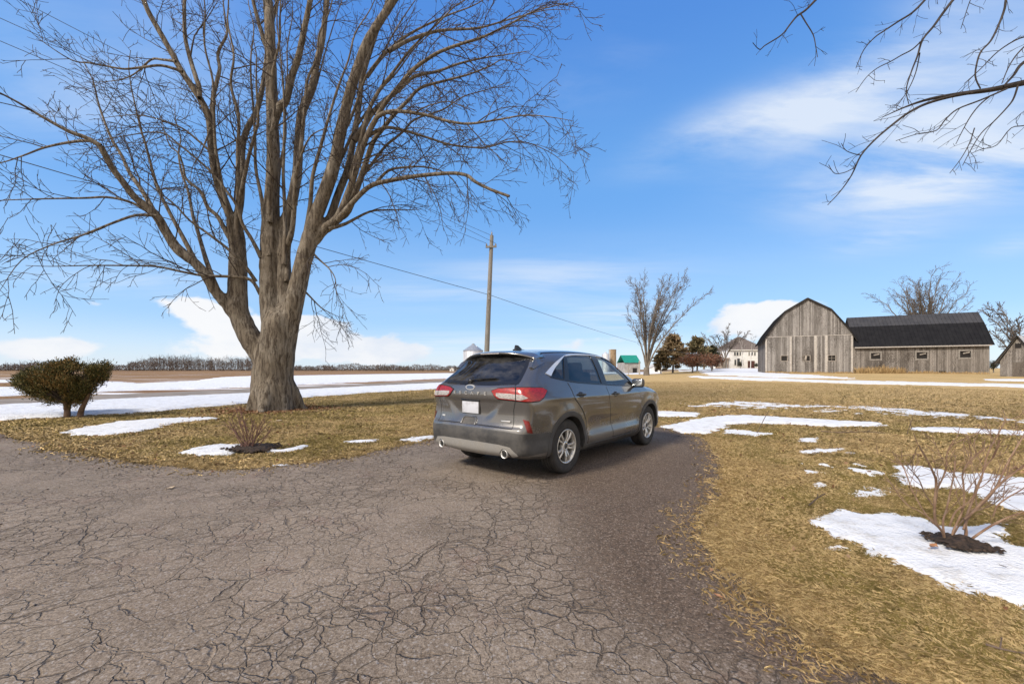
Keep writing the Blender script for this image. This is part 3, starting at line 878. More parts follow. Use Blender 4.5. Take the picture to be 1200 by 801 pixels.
# wing: u from 0 to 14.9, depth 7.4
WL = 14.9
win_w = [(2.15, 3.25, 2.25, 3.15), (7.35, 8.50, 2.25, 3.15), (11.95, 13.05, 2.35, 3.25)]
wb = boards(0.05, WL, 0.20, 0.25, lambda u: 4.10, win_w, 6, depth0=0.02)
wb.build('wing_wall', M_BOARD2, barn)
b = MB(); b.box((WL / 2, 3.75, 2.15), (WL - 0.1, 7.3, 3.9))
b.prism([(0.12, 4.0), (7.35, 4.0), (5.2, 7.15), (3.75, 8.75), (2.3, 7.15)], 'x', 0.06, WL - 0.06)
b.build('interior_shade', M_DARK, barn)  # black filler, the shade of the wing's interior put into colour
ew = boards(0.02, 7.4, 0.26, 0.2, lambda u: float(np.interp(u, [-.4, 2.2, 3.7, 5.2, 7.8], [4.05, 7.35, 8.95, 7.35, 4.05])), [], 9)
me = ew.mesh('end_wall'); V = np.array([v.co[:] for v in me.vertices]); me.vertices.foreach_set('co', np.stack([WL - V[:, 1], V[:, 0], V[:, 2]], 1).astype(np.float32).ravel())
link_mesh('end_wall', me, M_BOARD2, barn)
b = MB(); b.box((WL / 2, -0.02, 0.12), (WL, 0.14, 0.30)); b.build('stone_footing', noisy('stone', (0.20, 0.185, 0.165), (0.32, 0.30, 0.27), 3), barn)
wprof = [(-0.45, 4.02), (2.15, 7.35), (3.70, 9.00), (5.25, 7.35), (7.85, 4.02)]
roof_slabs(wprof, 0.02, WL + 0.35, 0.07, M_METAL, M_METAL_SHADE, barn, 'v')
b = MB(); b.box((WL / 2 + 0.1, -0.47, 4.00), (WL, 0.05, 0.17)); b.build('fascia', M_PALEWOOD, barn)
for a0, a1, z0, z1 in win_w:
    b = MB()
    for u in (a0 - 0.09, a1 + 0.09): b.box((u, -0.03, (z0 + z1) / 2), (0.18, 0.05, z1 - z0 + 0.5))
    for z in (z0 - 0.11, z1 + 0.11): b.box(((a0 + a1) / 2, -0.03, z), (a1 - a0 + 0.02, 0.046, 0.22))
    f_ = b.build('window', M_FRAME, barn)
    b = MB(); b.box(((a0 + a1) / 2 + 0.12, -0.005, z0 + 0.66), (0.7, 0.02, 0.16), M=Matrix.Rotation(-0.25, 4, 'Y')); b.build('loose_board', M_BEAM, f_)
for c_, s_ in (((0.25, -0.25, 0.35), (0.35, 0.3, 0.5)), ((10.1, -0.12, 0.35), (0.7, 0.1, 0.18))):
    b = MB(); b.box(c_, s_); b.build('footing_block', M_DARK, barn)

# ---- small shed at the right
S0 = at_depth(1172, 437, 47.0); S1 = S0 + np.array([0.98, -2.6, 0.0])
SA = math.atan2(S1[1] - S0[1], S1[0] - S0[0])
shed = empty('shed', (S0[0], S0[1], float(terrain(S0[0], S0[1])) - 0.05), SA, 'small weathered board shed with a pale metal roof right of the barn', 'shed')
SW = float(np.hypot(*(S1 - S0)[:2]))
stop = lambda u: float(np.interp(u, [0, SW * 0.5, SW], [1.75, 4.45, 1.75]))
boards(0.0, SW, 0.2, 0.05, stop, [], 15).build('front_wall', M_BOARD2, shed)
b = MB(); b.prism([(0.03, 0), (SW - .03, 0), (SW - .03, 1.7), (SW / 2, 4.35), (.03, 1.7)], 'y', 0.05, 7.0); b.build('walls', M_BOARD2, shed)
M_PALEROOF = noisy('pale_metal', (0.30, 0.31, 0.33), (0.42, 0.43, 0.45), 2, 0.45, 0.3)
roof_slabs([(-0.35, 1.45), (SW / 2, 4.55), (SW + 0.35, 1.45)], -0.3, 7.3, 0.06, M_PALEROOF, M_PALEROOF, shed)
b = MB(); b.prism([(-0.4, 1.36), (SW / 2, 4.46), (SW / 2, 4.66), (-0.4, 1.56)], 'y', -0.36, -0.29); b.prism([(SW + 0.4, 1.36), (SW + 0.4, 1.56), (SW / 2, 4.66), (SW / 2, 4.46)], 'y', -0.36, -0.29); b.build('barge_board', M_DARK, shed)
b = MB(); b.box((SW / 2, -0.05, 3.45), (0.45, 0.04, 0.5)); b.build('hatch', M_DARK, shed)
b = MB(); b.box((SW * 0.5, -0.05, 0.85), (0.9, 0.03, 1.6)); b.build('door', board_mat('shed_door', (0.08, 0.065, 0.055), (0.15, 0.13, 0.11), (0.05, 0.04, 0.035)), shed)

# ---- farmhouse
HD = 128.0
h0 = at_depth(853.5, 431, HD); HW = (900 - 853.5) / FPX * HD
HZ = float(terrain(h0[0] + HW / 2, HD))
house = empty('farmhouse', (h0[0], HD, HZ), 0.0, 'white two storey farmhouse with a brown hipped roof and dark windows left of the barn', 'house')
EH = 5.75; RH = 10.1
M_SIDING = noisy('white_siding', (0.60, 0.61, 0.62), (0.70, 0.70, 0.70), 1.5, 0.8)
b = MB(); b.box((HW / 2, 5.2, EH / 2 - 0.5), (HW - 0.6, 10.4, EH + 1.0)); b.build('wall', M_SIDING, house)
M_BROOF = noisy('brown_shingle', (0.095, 0.078, 0.070), (0.145, 0.120, 0.108), 2.5, 0.9)
b = MB()
o = 0.35
b.addvf([(-o + .3, -o, EH - 0.05), (HW + o - .3, -o, EH - 0.05), (HW + o - .3, 10.4 + o, EH - 0.05), (-o + .3, 10.4 + o, EH - 0.05), (HW / 2 - 0.5, 5.2, RH), (HW / 2 + 0.5, 5.2, RH)],
        [(0, 1, 5, 4), (1, 2, 5), (2, 3, 4, 5), (3, 0, 4), (3, 2, 1, 0)])
rf = b.build('roof', M_BROOF, house)
b = MB(); b.box((HW / 2 - 0.2, -0.34, EH - 0.12), (HW + 0.2, 0.1, 0.22)); b.build('gutter', noisy('white_trim', (0.7, 0.7, 0.69), (0.6, 0.6, 0.58), 4), house)
M_WGLASS = new_mat('window_glass', (0.03, 0.035, 0.045), 0.12)[0]
k = HD / FPX
def hwin(px0, px1, py0, py1, name='window'):
    x0, x1 = (px0 - 853.5) * k, (px1 - 853.5) * k
    z0, z1 = (431 - py1) * k, (431 - py0) * k
    b = MB()
    b.box(((x0 + x1) / 2, -0.035, (z0 + z1) / 2), (x1 - x0 + 0.24, 0.06, z1 - z0 + 0.24)); f = b.build(name, noisy('window_frame', (0.62, 0.61, 0.58), (0.55, 0.54, 0.5), 3), house)
    b = MB(); b.box(((x0 + x1) / 2, -0.07, (z0 + z1) / 2), (x1 - x0, 0.02, z1 - z0)); b.build('pane' if name == 'window' else 'leaf', M_WGLASS if name == 'window' else noisy('dark_red_door', (0.06, 0.025, 0.022), (0.09, 0.04, 0.035), 3), f)
for q in ((860.2, 862, 412, 416.2), (863.1, 865.2, 412, 416.2), (866.6, 868, 412, 416.2), (877.2, 878.2, 412, 416.2), (880.2, 882, 412, 415.8), (883.8, 885.2, 412, 416.2), (889, 890.4, 412, 416), (892.4, 894.4, 412, 416), (860.6, 862.4, 421, 427.4), (863.8, 866.8, 419.6, 428.6), (868.8, 870.6, 421, 429), (889.2, 891.6, 420, 428), (892.6, 895, 419.6, 426.5)): hwin(*q)
hwin(876.2, 884.2, 422.4, 430.8, 'porch_door')
b = MB()
for x in (-2.6, -0.3): b.box((x, -0.2, 1.4), (0.22, 0.22, 2.9))
b.box((-1.4, 1.0, 3.05), (3.2, 3.0, 0.35)); b.box((-1.4, 2.4, 1.3), (2.8, 0.15, 2.8))
b.build('side_porch', noisy('porch_brown', (0.20, 0.13, 0.10), (0.42, 0.38, 0.35), 1.2), house)

# ---- grain bin, silo, green roofed barn, tiny far buildings
BD = 150.0
g0 = at_depth(554.5, 432, BD); r_ = 11.2 / FPX * BD
binr = empty('grain_bin', (g0[0], BD, float(terrain(g0[0], BD))), 0, 'pale corrugated metal grain bin with a conical roof behind the parked car', 'grain bin')
M_CORR, nt, p = new_mat('corrugated_steel', (0.55, 0.56, 0.58), 0.45, 0.5)
cz = nt.sep(nt.coord('Object')); wv_ = nt.math('SINE', nt.mul(cz[2], 28)); nt.put(p.inputs['Normal'], nt.bump(wv_, 0.6, 0.05))
nt.put(p.inputs['Base Color'], nt.mix(nt.noise(nt.coord('Object'), 1.4, 5), (0.48, 0.49, 0.52), (0.70, 0.70, 0.71)))
he = (432.7 - 408.3) / FPX * BD + HCAM; hp = (432.7 - 402.2) / FPX * BD + HCAM
b = MB(); b.lathe([(r_, 0), (r_, he - 0.6)], 40); b.build('bin_wall', M_CORR, binr)
b = MB()
for i in range(14):
    a = 2 * math.pi * i / 14; b.box((math.cos(a) * (r_ + .05), math.sin(a) * (r_ + .05), (he - .6) / 2), (0.12, 0.12, he - .6), rz=a)
b.build('stiffener', M_CORR, binr)
b = MB(); b.lathe([(r_ + 0.3, he - 0.75), (0.5, hp - 0.35), (0.5, hp - 0.1), (0.0, hp)], 40, smooth=False); b.build('bin_roof', noisy('grey_roof_steel', (0.26, 0.28, 0.31), (0.36, 0.38, 0.40), 2, 0.4, 0.4), binr)
b = MB(); b.box((r_ * 0.4, -r_ * 0.8, (he + hp) / 2 - .2), (0.3, 0.3, 0.3)); b.box((0, -r_ - 0.1, he * 0.4), (0.6, 0.12, he * 0.8)); b.build('ladder', M_CORR, binr)
SD = 230.0
def far(px, py, d): q = at_depth(px, py, d); return (q[0], q[1], float(terrain(q[0], q[1])))
q = far(717.8, 432, SD)
silo = empty('silo', q, 0, 'brown concrete silo standing beyond the car roof', 'silo')
b = MB(); hs_ = (432.7 - 409.3) / FPX * SD + HCAM - q[2]; rr = 4.2 / FPX * SD
b.lathe([(rr, 0), (rr, hs_ - 0.4), (rr * 1.03, hs_ - 0.4), (rr * 1.03, hs_), (0, hs_)], 28, smooth=False); b.build('silo_wall', noisy('tan_stave', (0.21, 0.145, 0.085), (0.29, 0.21, 0.13), 0.6, 0.9), silo)
b = MB(); b.box((-rr * 0.9, -rr * 0.55, hs_ / 2), (0.5, 0.5, hs_)); b.build('chute', noisy('pale_chute', (0.5, 0.48, 0.45), (0.4, 0.38, 0.35), 1), silo)
q = far(709.5, 432, SD * 0.98)
b = MB(); hb = (432.7 - 416) / FPX * SD + HCAM - q[2]
sb = empty('feed_bin', q, 0, 'small pale domed feed bin left of the brown silo', 'bin')
b.lathe([(2.0, 0), (2.0, hb), (1.4, hb + .8), (0.4, hb + 1.2), (0, hb + 1.25)], 24, c=(0, 0, 0)); b.build('bin_wall', M_CORR, sb)
b = MB(); b.lathe([(0.45, hb + 1.2), (0.45, hb + 1.6), (0, hb + 1.7)], 12); b.build('vent_cap', M_CORR, sb)
GD = 175.0
q = far(741, 432, GD); gb = empty('green_roofed_barn', q, 0.05, 'low farm building with a bright green metal roof behind the tall bare tree', 'barn')
w_ = 19.5 / FPX * GD; ze = (432.7 - 424.6) / FPX * GD + HCAM - q[2]; zr = (432.7 - 415.8) / FPX * GD + HCAM - q[2]
b = MB(); b.box((0, 5, ze / 2), (w_ - 0.3, 10, ze)); b.build('wall', noisy('grey_siding', (0.22, 0.20, 0.185), (0.32, 0.30, 0.28), 0.8), gb)
roof_slabs([(-0.4, ze - 0.15), (5, zr), (10.4, ze - 0.15)], -w_ / 2, w_ / 2, 0.12, noisy('green_metal', (0.012, 0.175, 0.130), (0.018, 0.22, 0.165), 1, 0.5), noisy('green_metal_low', (0.012, 0.175, 0.130), (0.018, 0.22, 0.165), 1, 0.5), gb, 'v', 0.9)
b = MB(); b.box((w_ * .15, -0.03, 1.0), (1.8, 0.06, 2.0)); b.build('door', M_DARK, gb)
def tiny_house(name, px, d, w, ez, rz_, wallc, roofc, label, cat):
    q = far(px, 432, d); t = empty(name, q, 0, label, cat)
    b = MB(); b.prism([(-w / 2, -0.5), (w / 2, -0.5), (w / 2, ez), (0, rz_), (-w / 2, ez)], 'y', 0, w); b.build('wall', noisy(name + '_wall', wallc, tuple(c * .85 for c in wallc), 1), t)
    roof_slabs([(-w / 2 - .3, ez - 0.25), (0, rz_), (w / 2 + .3, ez - 0.25)], -0.3, w + .3, 0.1, noisy(name + '_roof', roofc, roofc, 1), noisy(name + '_roof2', roofc, roofc, 1), t)
    b = MB(); b.box((0, -0.03, ez * .45), (w * .25, 0.05, ez * .5)); b.build('door', M_DARK, t)
tiny_house('farm_shed', 727.6, 190, 2.3, 2.3, 3.4, (0.62, 0.60, 0.58), (0.30, 0.05, 0.045), 'tiny white shed with a red roof between silo and green roof', 'shed')
tiny_house('farm_house', 529.3, 330, 3.2, 1.7, 3.0, (0.70, 0.69, 0.67), (0.30, 0.29, 0.29), 'tiny white house on the far field left of the car', 'house')
tiny_house('garage', 769, 150, 4.2, 2.2, 3.2, (0.66, 0.65, 0.64), (0.45, 0.45, 0.46), 'pale low garage behind the trunk of the tall bare tree', 'garage')

# ---- utility pole and its wires
M_POLE = noisy('pole_wood', (0.175, 0.162, 0.145), (0.27, 0.252, 0.228), 6, 0.9, stretch=(6, 6, 0.4))
PB = at_depth(568.2, 432, 23.5); PTOP = at_depth(576.3, 276, 23.5)
zb = float(terrain(PB[0], PB[1]))
pole = empty('utility_pole', (PB[0], PB[1], zb), 0, 'tall leaning wooden utility pole with a short crossarm behind the car', 'utility pole')
tilt = PTOP - np.array([PB[0], PB[1], zb])
b = MB(); b.tube([(0, 0, -0.3), tuple(tilt * 0.5), tuple(tilt)], [0.165, 0.135, 0.105], 14); b.build('pole', M_POLE, pole)
ca = tilt * 0.925
b = MB(); b.box((ca[0], ca[1] - 0.13, ca[2]), (0.62, 0.09, 0.10), M=Matrix.Rotation(-0.05, 4, 'Y')); cr_ = b.build('crossarm', M_POLE, pole)
M_INS = new_mat('insulator', (0.20, 0.18, 0.17), 0.25)[0]
for dx in (-0.26, 0.26):
    b = MB(); b.lathe([(0.02, 0.04), (0.05, 0.06), (0.035, 0.09), (0.05, 0.12), (0.025, 0.18), (0, 0.19)], 12, c=(ca[0] + dx, ca[1] - 0.13, ca[2])); b.build('insulator', M_INS, cr_)
b = MB(); b.lathe([(0.02, 0), (0.05, 0.04), (0.035, 0.09), (0.05, 0.14), (0.02, 0.2), (0, 0.21)], 12, c=tuple(tilt)); b.tube([(tilt[0], tilt[1], tilt[2]), (tilt[0], tilt[1], tilt[2] + 0.3)], 0.012, 6); b.build('insulator', M_INS, pole)
M_GALV = new_mat('galvanised', (0.35, 0.35, 0.36), 0.5, 0.6)[0]
for z in (0.60, 0.64):
    pz = tilt * z; b = MB(); b.box((pz[0], pz[1] - 0.14, pz[2]), (0.08, 0.06, 0.12)); b.build('clamp', M_GALV, pole)
M_WIRE = new_mat('wire', (0.05, 0.05, 0.055), 0.6)[0]
P0w = np.array([PB[0], PB[1], zb])
def wire(a, bb, sag, r, label, n=40):
    a, bb = np.array(a, float), np.array(bb, float)
    t = np.linspace(0, 1, n)
    pts = a + (bb - a) * t[:, None]; pts[:, 2] -= sag * 4 * t * (1 - t)
    mb = MB(); mb.tube([tuple(p) for p in pts], r, 6); o = mb.build('overhead_wire', M_WIRE)
    tag(o, label, 'wire', 'overhead wires on the pole')
low = P0w + tilt * 0.625; top = P0w + tilt * 1.0
def beyond(a, px, py, d, k):
    q = at_depth(px, py, d); return a + (q - a) * k
wire(low, beyond(low, 0, 177, 11.5, 1.5), 0.12, 0.013, 'thick sagging service wire running from the pole left behind the big tree')
hq = np.array([h0[0] + 1.0, HD + 0.3, HZ + 5.4])
wire(low, hq, 2.2, 0.014, 'long service wire running from the pole right towards the farmhouse')
wire(top, beyond(top, 0, 18, 12.0, 1.4), 0.1, 0.009, 'thin wire from the very top of the pole to the upper left')
wire(P0w + ca + np.array([-0.26, -0.13, 0.19]), beyond(P0w + ca, 0, 46, 11.5, 1.4), 0.1, 0.009, 'thin wire from the left end of the crossarm to the upper left')
wire(P0w + ca + np.array([0.26, -0.13, 0.19]), beyond(P0w + ca, 25, 2, 12.5, 1.4), 0.1, 0.009, 'thin wire from the right end of the crossarm to the upper left')
# slim post by the far tree
q = far(749.3, 434, 84.0)
b = MB(); b.tube([(0, 0, -0.2), (0, 0, 2.9)], [0.16, 0.14], 10)
t = empty('wooden_post', q, 0, 'slim pale wooden post standing beside the tall bare tree trunk', 'post'); b.build('post', M_PALEWOOD, t)
b = MB(); b.box((0, -0.05, 2.55), (0.3, 0.3, 0.22)); b.build('post_cap', M_BEAM, t)
q = far(736.4, 435, 80.0); t = empty('wooden_post', q, 0, 'short thin grey post left of the slim pale post', 'post')
b = MB(); b.tube([(0, 0, -0.2), (0, 0, 1.5)], 0.06, 8); b.build('post', M_BEAM, t); b = MB(); b.box((0, -0.03, 1.45), (0.14, 0.1, 0.18)); b.build('post_cap', M_BEAM, t)
# ================================================================ the car (local axes: x right, y forward, z up; origin midway between the axles on the ground)
CAR_X, CAR_Y, CAR_T = 0.918, 7.078, math.radians(40.13)
_side = smooth_open([(-2.20, 0.30), (-2.275, 0.36), (-2.30, 0.46), (-2.31, 0.56), (-2.30, 0.645), (-2.265, 0.685), (-2.245, 0.74), (-2.235, 0.85), (-2.25, 0.98),
                     (-2.258, 1.06), (-2.235, 1.15), (-2.17, 1.215), (-2.00, 1.375), (-1.83, 1.535), (-1.76, 1.60), (-1.60, 1.635), (-1.2, 1.668), (-0.7, 1.683), (-0.2, 1.672),
                     (0.15, 1.63), (0.42, 1.565), (0.8, 1.36), (1.14, 1.165), (1.26, 1.125), (1.5, 1.095), (1.8, 1.045), (2.03, 0.97), (2.17, 0.88), (2.25, 0.76), (2.275, 0.62),
                     (2.27, 0.45), (2.22, 0.32), (2.10, 0.24)], 4)
SIDE = np.concatenate([_side, [(1.8, 0.205), (0.0, 0.20), (-1.8, 0.24)]])
_tw = {}
def _grid2(poly, mn, mx, h):
    gx = np.arange(mn[0], mx[0] + h, h); gy = np.arange(mn[1], mx[1] + h, h)
    X, Y = np.meshgrid(gx, gy, indexing='ij')
    return sdpoly(np.stack([X.ravel(), Y.ravel()], 1), poly).reshape(X.shape)
_SG = _grid2(SIDE, (-2.8, -0.1), (2.8, 2.1), 0.01)
def side_sd(y, z):
    u = np.clip((y + 2.8) / 0.01, 0, _SG.shape[0] - 1.001); v = np.clip((z + 0.1) / 0.01, 0, _SG.shape[1] - 1.001)
    i = u.astype(int); j = v.astype(int); a = u - i; b = v - j
    return (_SG[i, j] * (1 - a) + _SG[i + 1, j] * a) * (1 - b) + (_SG[i, j + 1] * (1 - a) + _SG[i + 1, j + 1] * a) * b
_wz = smooth_open([(0.10, .78), (0.20, .82), (0.27, .872), (0.34, .905), (0.42, .915), (0.52, .912), (0.62, .918), (0.74, .930), (0.86, .938), (0.95, .938), (1.02, .928), (1.09, .905), (1.15, .880),
                   (1.22, .852), (1.36, .792), (1.5, .722), (1.6, .668), (1.7, .61), (1.85, .52)], 5)
_wy = smooth_open([(-2.6, .70), (-2.42, .765), (-2.30, .815), (-2.18, .858), (-2.0, .900), (-1.75, .930), (-1.355, .940), (-0.8, .934), (0, .932), (.8, .934), (1.355, .938), (1.7, .925), (1.95, .885), (2.12, .82), (2.26, .72), (2.5, .5)], 5)
def gauss(t): return np.exp(-t * t)
def half_width(y, z):
    w = np.interp(z, _wz[:, 0], _wz[:, 1]) + np.interp(y, _wy[:, 0], _wy[:, 1]) - 0.938
    up = sstep(1.05, 1.45, z)
    w = w - 0.085 * up * sstep(-1.0, -2.1, y) - 0.05 * up * sstep(0.2, 1.1, y)
    # arches swell out of the flanks, the doors have a scooped lower half
    for yc in (-1.355, 1.355):
        r = np.hypot(y - yc, z - 0.365)
        w = w + 0.014 * gauss((r - 0.44) / 0.09) * sstep(0.2, 0.4, z)
    door = sstep(-0.95, -0.70, y) * sstep(1.0, 0.75, y)
    w = w - 0.017 * door * gauss((z - 0.60) / 0.115) + 0.012 * door * gauss((z - 0.40) / 0.07)
    # shoulder crease
    w = w + 0.010 * gauss((z - (0.985 + 0.03 * sstep(0, -1.6, y))) / 0.035) * sstep(1.5, 0.9, y) * sstep(-2.1, -1.6, y)
    return w
def smax(a, b, k):
    h = np.clip(k - np.abs(a - b), 0, None) / k
    return np.maximum(a, b) + h * h * k * 0.25
def car_F(x, y, z):
    """uncut body"""
    x = np.abs(x)
    xr = (x / 0.9) ** 2
    lo = sstep(1.35, 1.0, z)
    sh = (0.10 + 0.06 * (1 - lo)) * xr * sstep(-1.2, -1.9, y) - 0.26 * xr * sstep(1.3, 2.0, y) - 0.24 * xr * sstep(1.0, 1.25, z) * sstep(0.0, 0.5, y) * sstep(1.5, 1.1, y)
    # recess below the letter bar of the tailgate
    rec = sstep(1.015, 0.955, z) * sstep(0.70, 0.80, z) * sstep(0.0, 0.16, 0.37 + (z - 0.76) * 0.95 - x)
    sh = sh + 0.022 * rec * (y < -1.5)
    ledge = gauss((z - 0.665) / 0.03) * (y < -1.5)
    zc = z + (0.045 * sstep(1.2, 1.5, z) + 0.03 * sstep(0.8, 1.0, z) * sstep(1.0, 1.3, y)) * (x / 0.65) ** 2
    fs = side_sd(y - sh, zc)
    ff = (x - half_width(y, z)) * 0.93
    k = 0.07 + 0.05 * sstep(1.2, 1.5, z) * sstep(-1.9, -1.4, y) 
    return smax(fs, ff, k)
WIN_SIDE = {}
# ---------------------------------------------------------------- car materials
def car_paint():
    m, nt, p = new_mat('car_paint', (0.06, 0.062, 0.068), 0.32, 0.55, 0.5, 0.6)
    co = nt.coord('Object'); x, y, z = nt.sep(co)
    n = nt.noise(nt.mapping(co, (1.2, 1.2, 0.7)), 2.6, 4, 0.5)
    fl = nt.noise(co, 60, 3, 0.6)
    low = nt.ramp(z, 1.0, 0.25)
    d = nt.mul(nt.ramp(nt.add(nt.mul(n, 0.8), nt.mul(fl, 0.35)), 0.15, 1.05), nt.add(nt.mul(low, 0.50), 0.05))
    rear = nt.ramp(y, -1.9, -2.25)
    d = nt.math('ADD', d, nt.mul(nt.mul(rear, nt.ramp(n, 0.35, 0.75)), 0.14), clamp=True)
    nt.put(p.inputs['Base Color'], nt.mix(d, (0.124, 0.119, 0.116), (0.18, 0.17, 0.157)))
    nt.put(p.inputs['Roughness'], nt.ramp(d, 0, 0.6, 0.20, 0.70))
    nt.put(p.inputs['Metallic'], nt.ramp(d, 0, 0.7, 0.6, 0.0))
    nt.put(p.inputs['Coat Weight'], nt.ramp(d, 0, 0.6, 1.0, 0.05))
    return m
def dusty(name, base, dust=(0.16, 0.145, 0.13), rough=0.6, metal=0.0, amt=0.5, scale=6):
    m, nt, p = new_mat(name, base, rough, metal)
    co = nt.coord('Object')
    n = nt.add(nt.mul(nt.noise(co, scale, 6, 0.65), 0.7), nt.mul(nt.noise(co, scale * 9, 3, 0.6), 0.3))
    d = nt.mul(nt.ramp(n, 0.35, 0.68), amt)
    nt.put(p.inputs['Base Color'], nt.mix(d, base, dust))
    nt.put(p.inputs['Roughness'], nt.ramp(d, 0, 0.6, rough, 0.85))
    if metal: nt.put(p.inputs['Metallic'], nt.ramp(d, 0, 0.7, metal, 0.1))
    return m
def glass_mat(name, tint, dust=0.0):
    m = bpy.data.materials.new(name); m.use_nodes = True
    nt = NT(m.node_tree); nt.n.remove(nt.n['Principled BSDF'])
    tr = nt.new('ShaderNodeBsdfTransparent'); nt.put(tr.inputs[0], tint)
    gl = nt.new('ShaderNodeBsdfGlossy'); nt.put(gl.inputs[0], (0.95, 0.97, 1.0)); nt.put(gl.inputs['Roughness'], 0.03)
    fr = nt.new('ShaderNodeLayerWeight'); fr.inputs[0].default_value = 0.5
    ff_ = nt.add(nt.mul(nt.math('POWER', fr.outputs['Facing'], 4.5), 0.85), 0.055)
    mx = nt.new('ShaderNodeMixShader'); nt.put(mx.inputs[0], ff_)
    nt.l.new(tr.outputs[0], mx.inputs[1]); nt.l.new(gl.outputs[0], mx.inputs[2])
    out = mx.outputs[0]
    if dust:
        co = nt.coord('Object')
        n = nt.noise(nt.mapping(co, (1, 1, 2.5)), 4, 7, 0.7)
        df = nt.new('ShaderNodeBsdfDiffuse'); nt.put(df.inputs[0], (0.30, 0.29, 0.28))
        m2 = nt.new('ShaderNodeMixShader'); nt.put(m2.inputs[0], nt.mul(nt.ramp(n, 0.3, 0.8), dust))
        nt.l.new(out, m2.inputs[1]); nt.l.new(df.outputs[0], m2.inputs[2]); out = m2.outputs[0]
    nt.l.new(out, nt.n['Material Output'].inputs[0])
    return m
def lens_mat(name, col, rough=0.12):
    m, nt, p = new_mat(name, col, 0.22, 0.0, 0.5, 0.15)
    co = nt.coord('Object')
    w = nt.noise(nt.mapping(co, (30, 30, 90)), 1.0, 2)
    nt.put(p.inputs['Base Color'], nt.mix(nt.ramp(w, 0.4, 0.6), col, tuple(c * 0.62 for c in col)))
    return m
M_PAINT = car_paint()
M_PLASTIC = dusty('black_plastic', (0.022, 0.022, 0.023), amt=0.55)
M_CLAD = dusty('dusty_cladding', (0.030, 0.030, 0.031), (0.115, 0.105, 0.095), 0.5, amt=0.5, scale=5)
M_GAP_SHADE = new_mat('gap_shade', (0.006, 0.006, 0.006), 0.9)[0]  # near-black that paints in the shade inside gaps and openings
M_TRIM = new_mat('gloss_black_trim', (0.012, 0.012, 0.013), 0.25)[0]
M_CHROME = dusty('chrome', (0.80, 0.79, 0.77), (0.5, 0.48, 0.45), 0.34, 0.75, 0.25)
M_LETTER = dusty('dull_chrome', (0.42, 0.41, 0.40), (0.22, 0.2, 0.18), 0.4, 0.7, 0.5)
M_SKID = dusty('silver_bumper_plate', (0.27, 0.262, 0.25), (0.20, 0.18, 0.155), 0.5, 0.25, 0.6)
M_RIM = dusty('alloy_silver', (0.62, 0.60, 0.56), (0.33, 0.29, 0.24), 0.30, 0.85, 0.35, 9)
M_TYRE = dusty('tyre_rubber', (0.016, 0.015, 0.015), (0.075, 0.066, 0.056), 0.85, 0, 0.4, 14)
M_INT = new_mat('cabin_lining', (0.030, 0.030, 0.031), 0.8)[0]
M_SEAT = noisy('seat_fabric', (0.05, 0.05, 0.052), (0.09, 0.088, 0.085), 30)
M_DARKGLASS = glass_mat('privacy_glass', (0.10, 0.10, 0.11), 0.06)
M_REARGLASS = glass_mat('dusty_rear_glass', (0.06, 0.06, 0.07), 0.17)
M_CLEARGLASS = glass_mat('clear_glass', (0.80, 0.86, 0.83))
M_RED = lens_mat('red_lens', (0.30, 0.014, 0.012))
M_DKRED = lens_mat('dark_red_lens', (0.20, 0.012, 0.012))
M_LENS = lens_mat('clear_lens', (0.38, 0.35, 0.34))
M_PLATE = noisy('plate_white', (0.46, 0.475, 0.52), (0.34, 0.34, 0.36), 9, 0.45, lo=0.4, hi=0.7)
M_MIRROR = new_mat('mirror_glass', (0.85, 0.88, 0.9), 0.03, 1.0)[0]

def car_grad(P, e=0.003):
    x, y, z = P.T
    g = np.stack([car_F(x + e, y, z) - car_F(x - e, y, z), car_F(x, y + e, z) - car_F(x, y - e, z), car_F(x, y, z + e) - car_F(x, y, z - e)], 1)
    return g / np.maximum(np.linalg.norm(g, axis=1, keepdims=True), 1e-9)

# window outlines on the flank (y, z) and on the back (x, z)
W_FRONT = [(-0.20, 1.150), (-0.175, 1.575), (0.05, 1.566), (0.25, 1.510), (0.45, 1.385), (0.60, 1.245), (0.70, 1.125), (0.66, 1.108), (0.30, 1.128)]
W_REAR = [(-1.245, 1.222), (-1.055, 1.548), (-0.80, 1.570), (-0.33, 1.578), (-0.345, 1.168), (-0.90, 1.196)]
W_QUART = [(-1.325, 1.240), (-1.130, 1.535), (-1.38, 1.415), (-1.57, 1.292)]
W_BACK = [(-0.60, 1.235), (-0.52, 1.500), (-0.30, 1.552), (0, 1.562), (0.30, 1.552), (0.52, 1.500), (0.60, 1.235), (0.30, 1.222), (0, 1.218), (-0.30, 1.222)]
W_SCREEN = [(-0.66, 1.20), (-0.56, 1.52), (-0.28, 1.585), (0, 1.595), (0.28, 1.585), (0.56, 1.52), (0.66, 1.20), (0.35, 1.165), (0, 1.155), (-0.35, 1.165)]

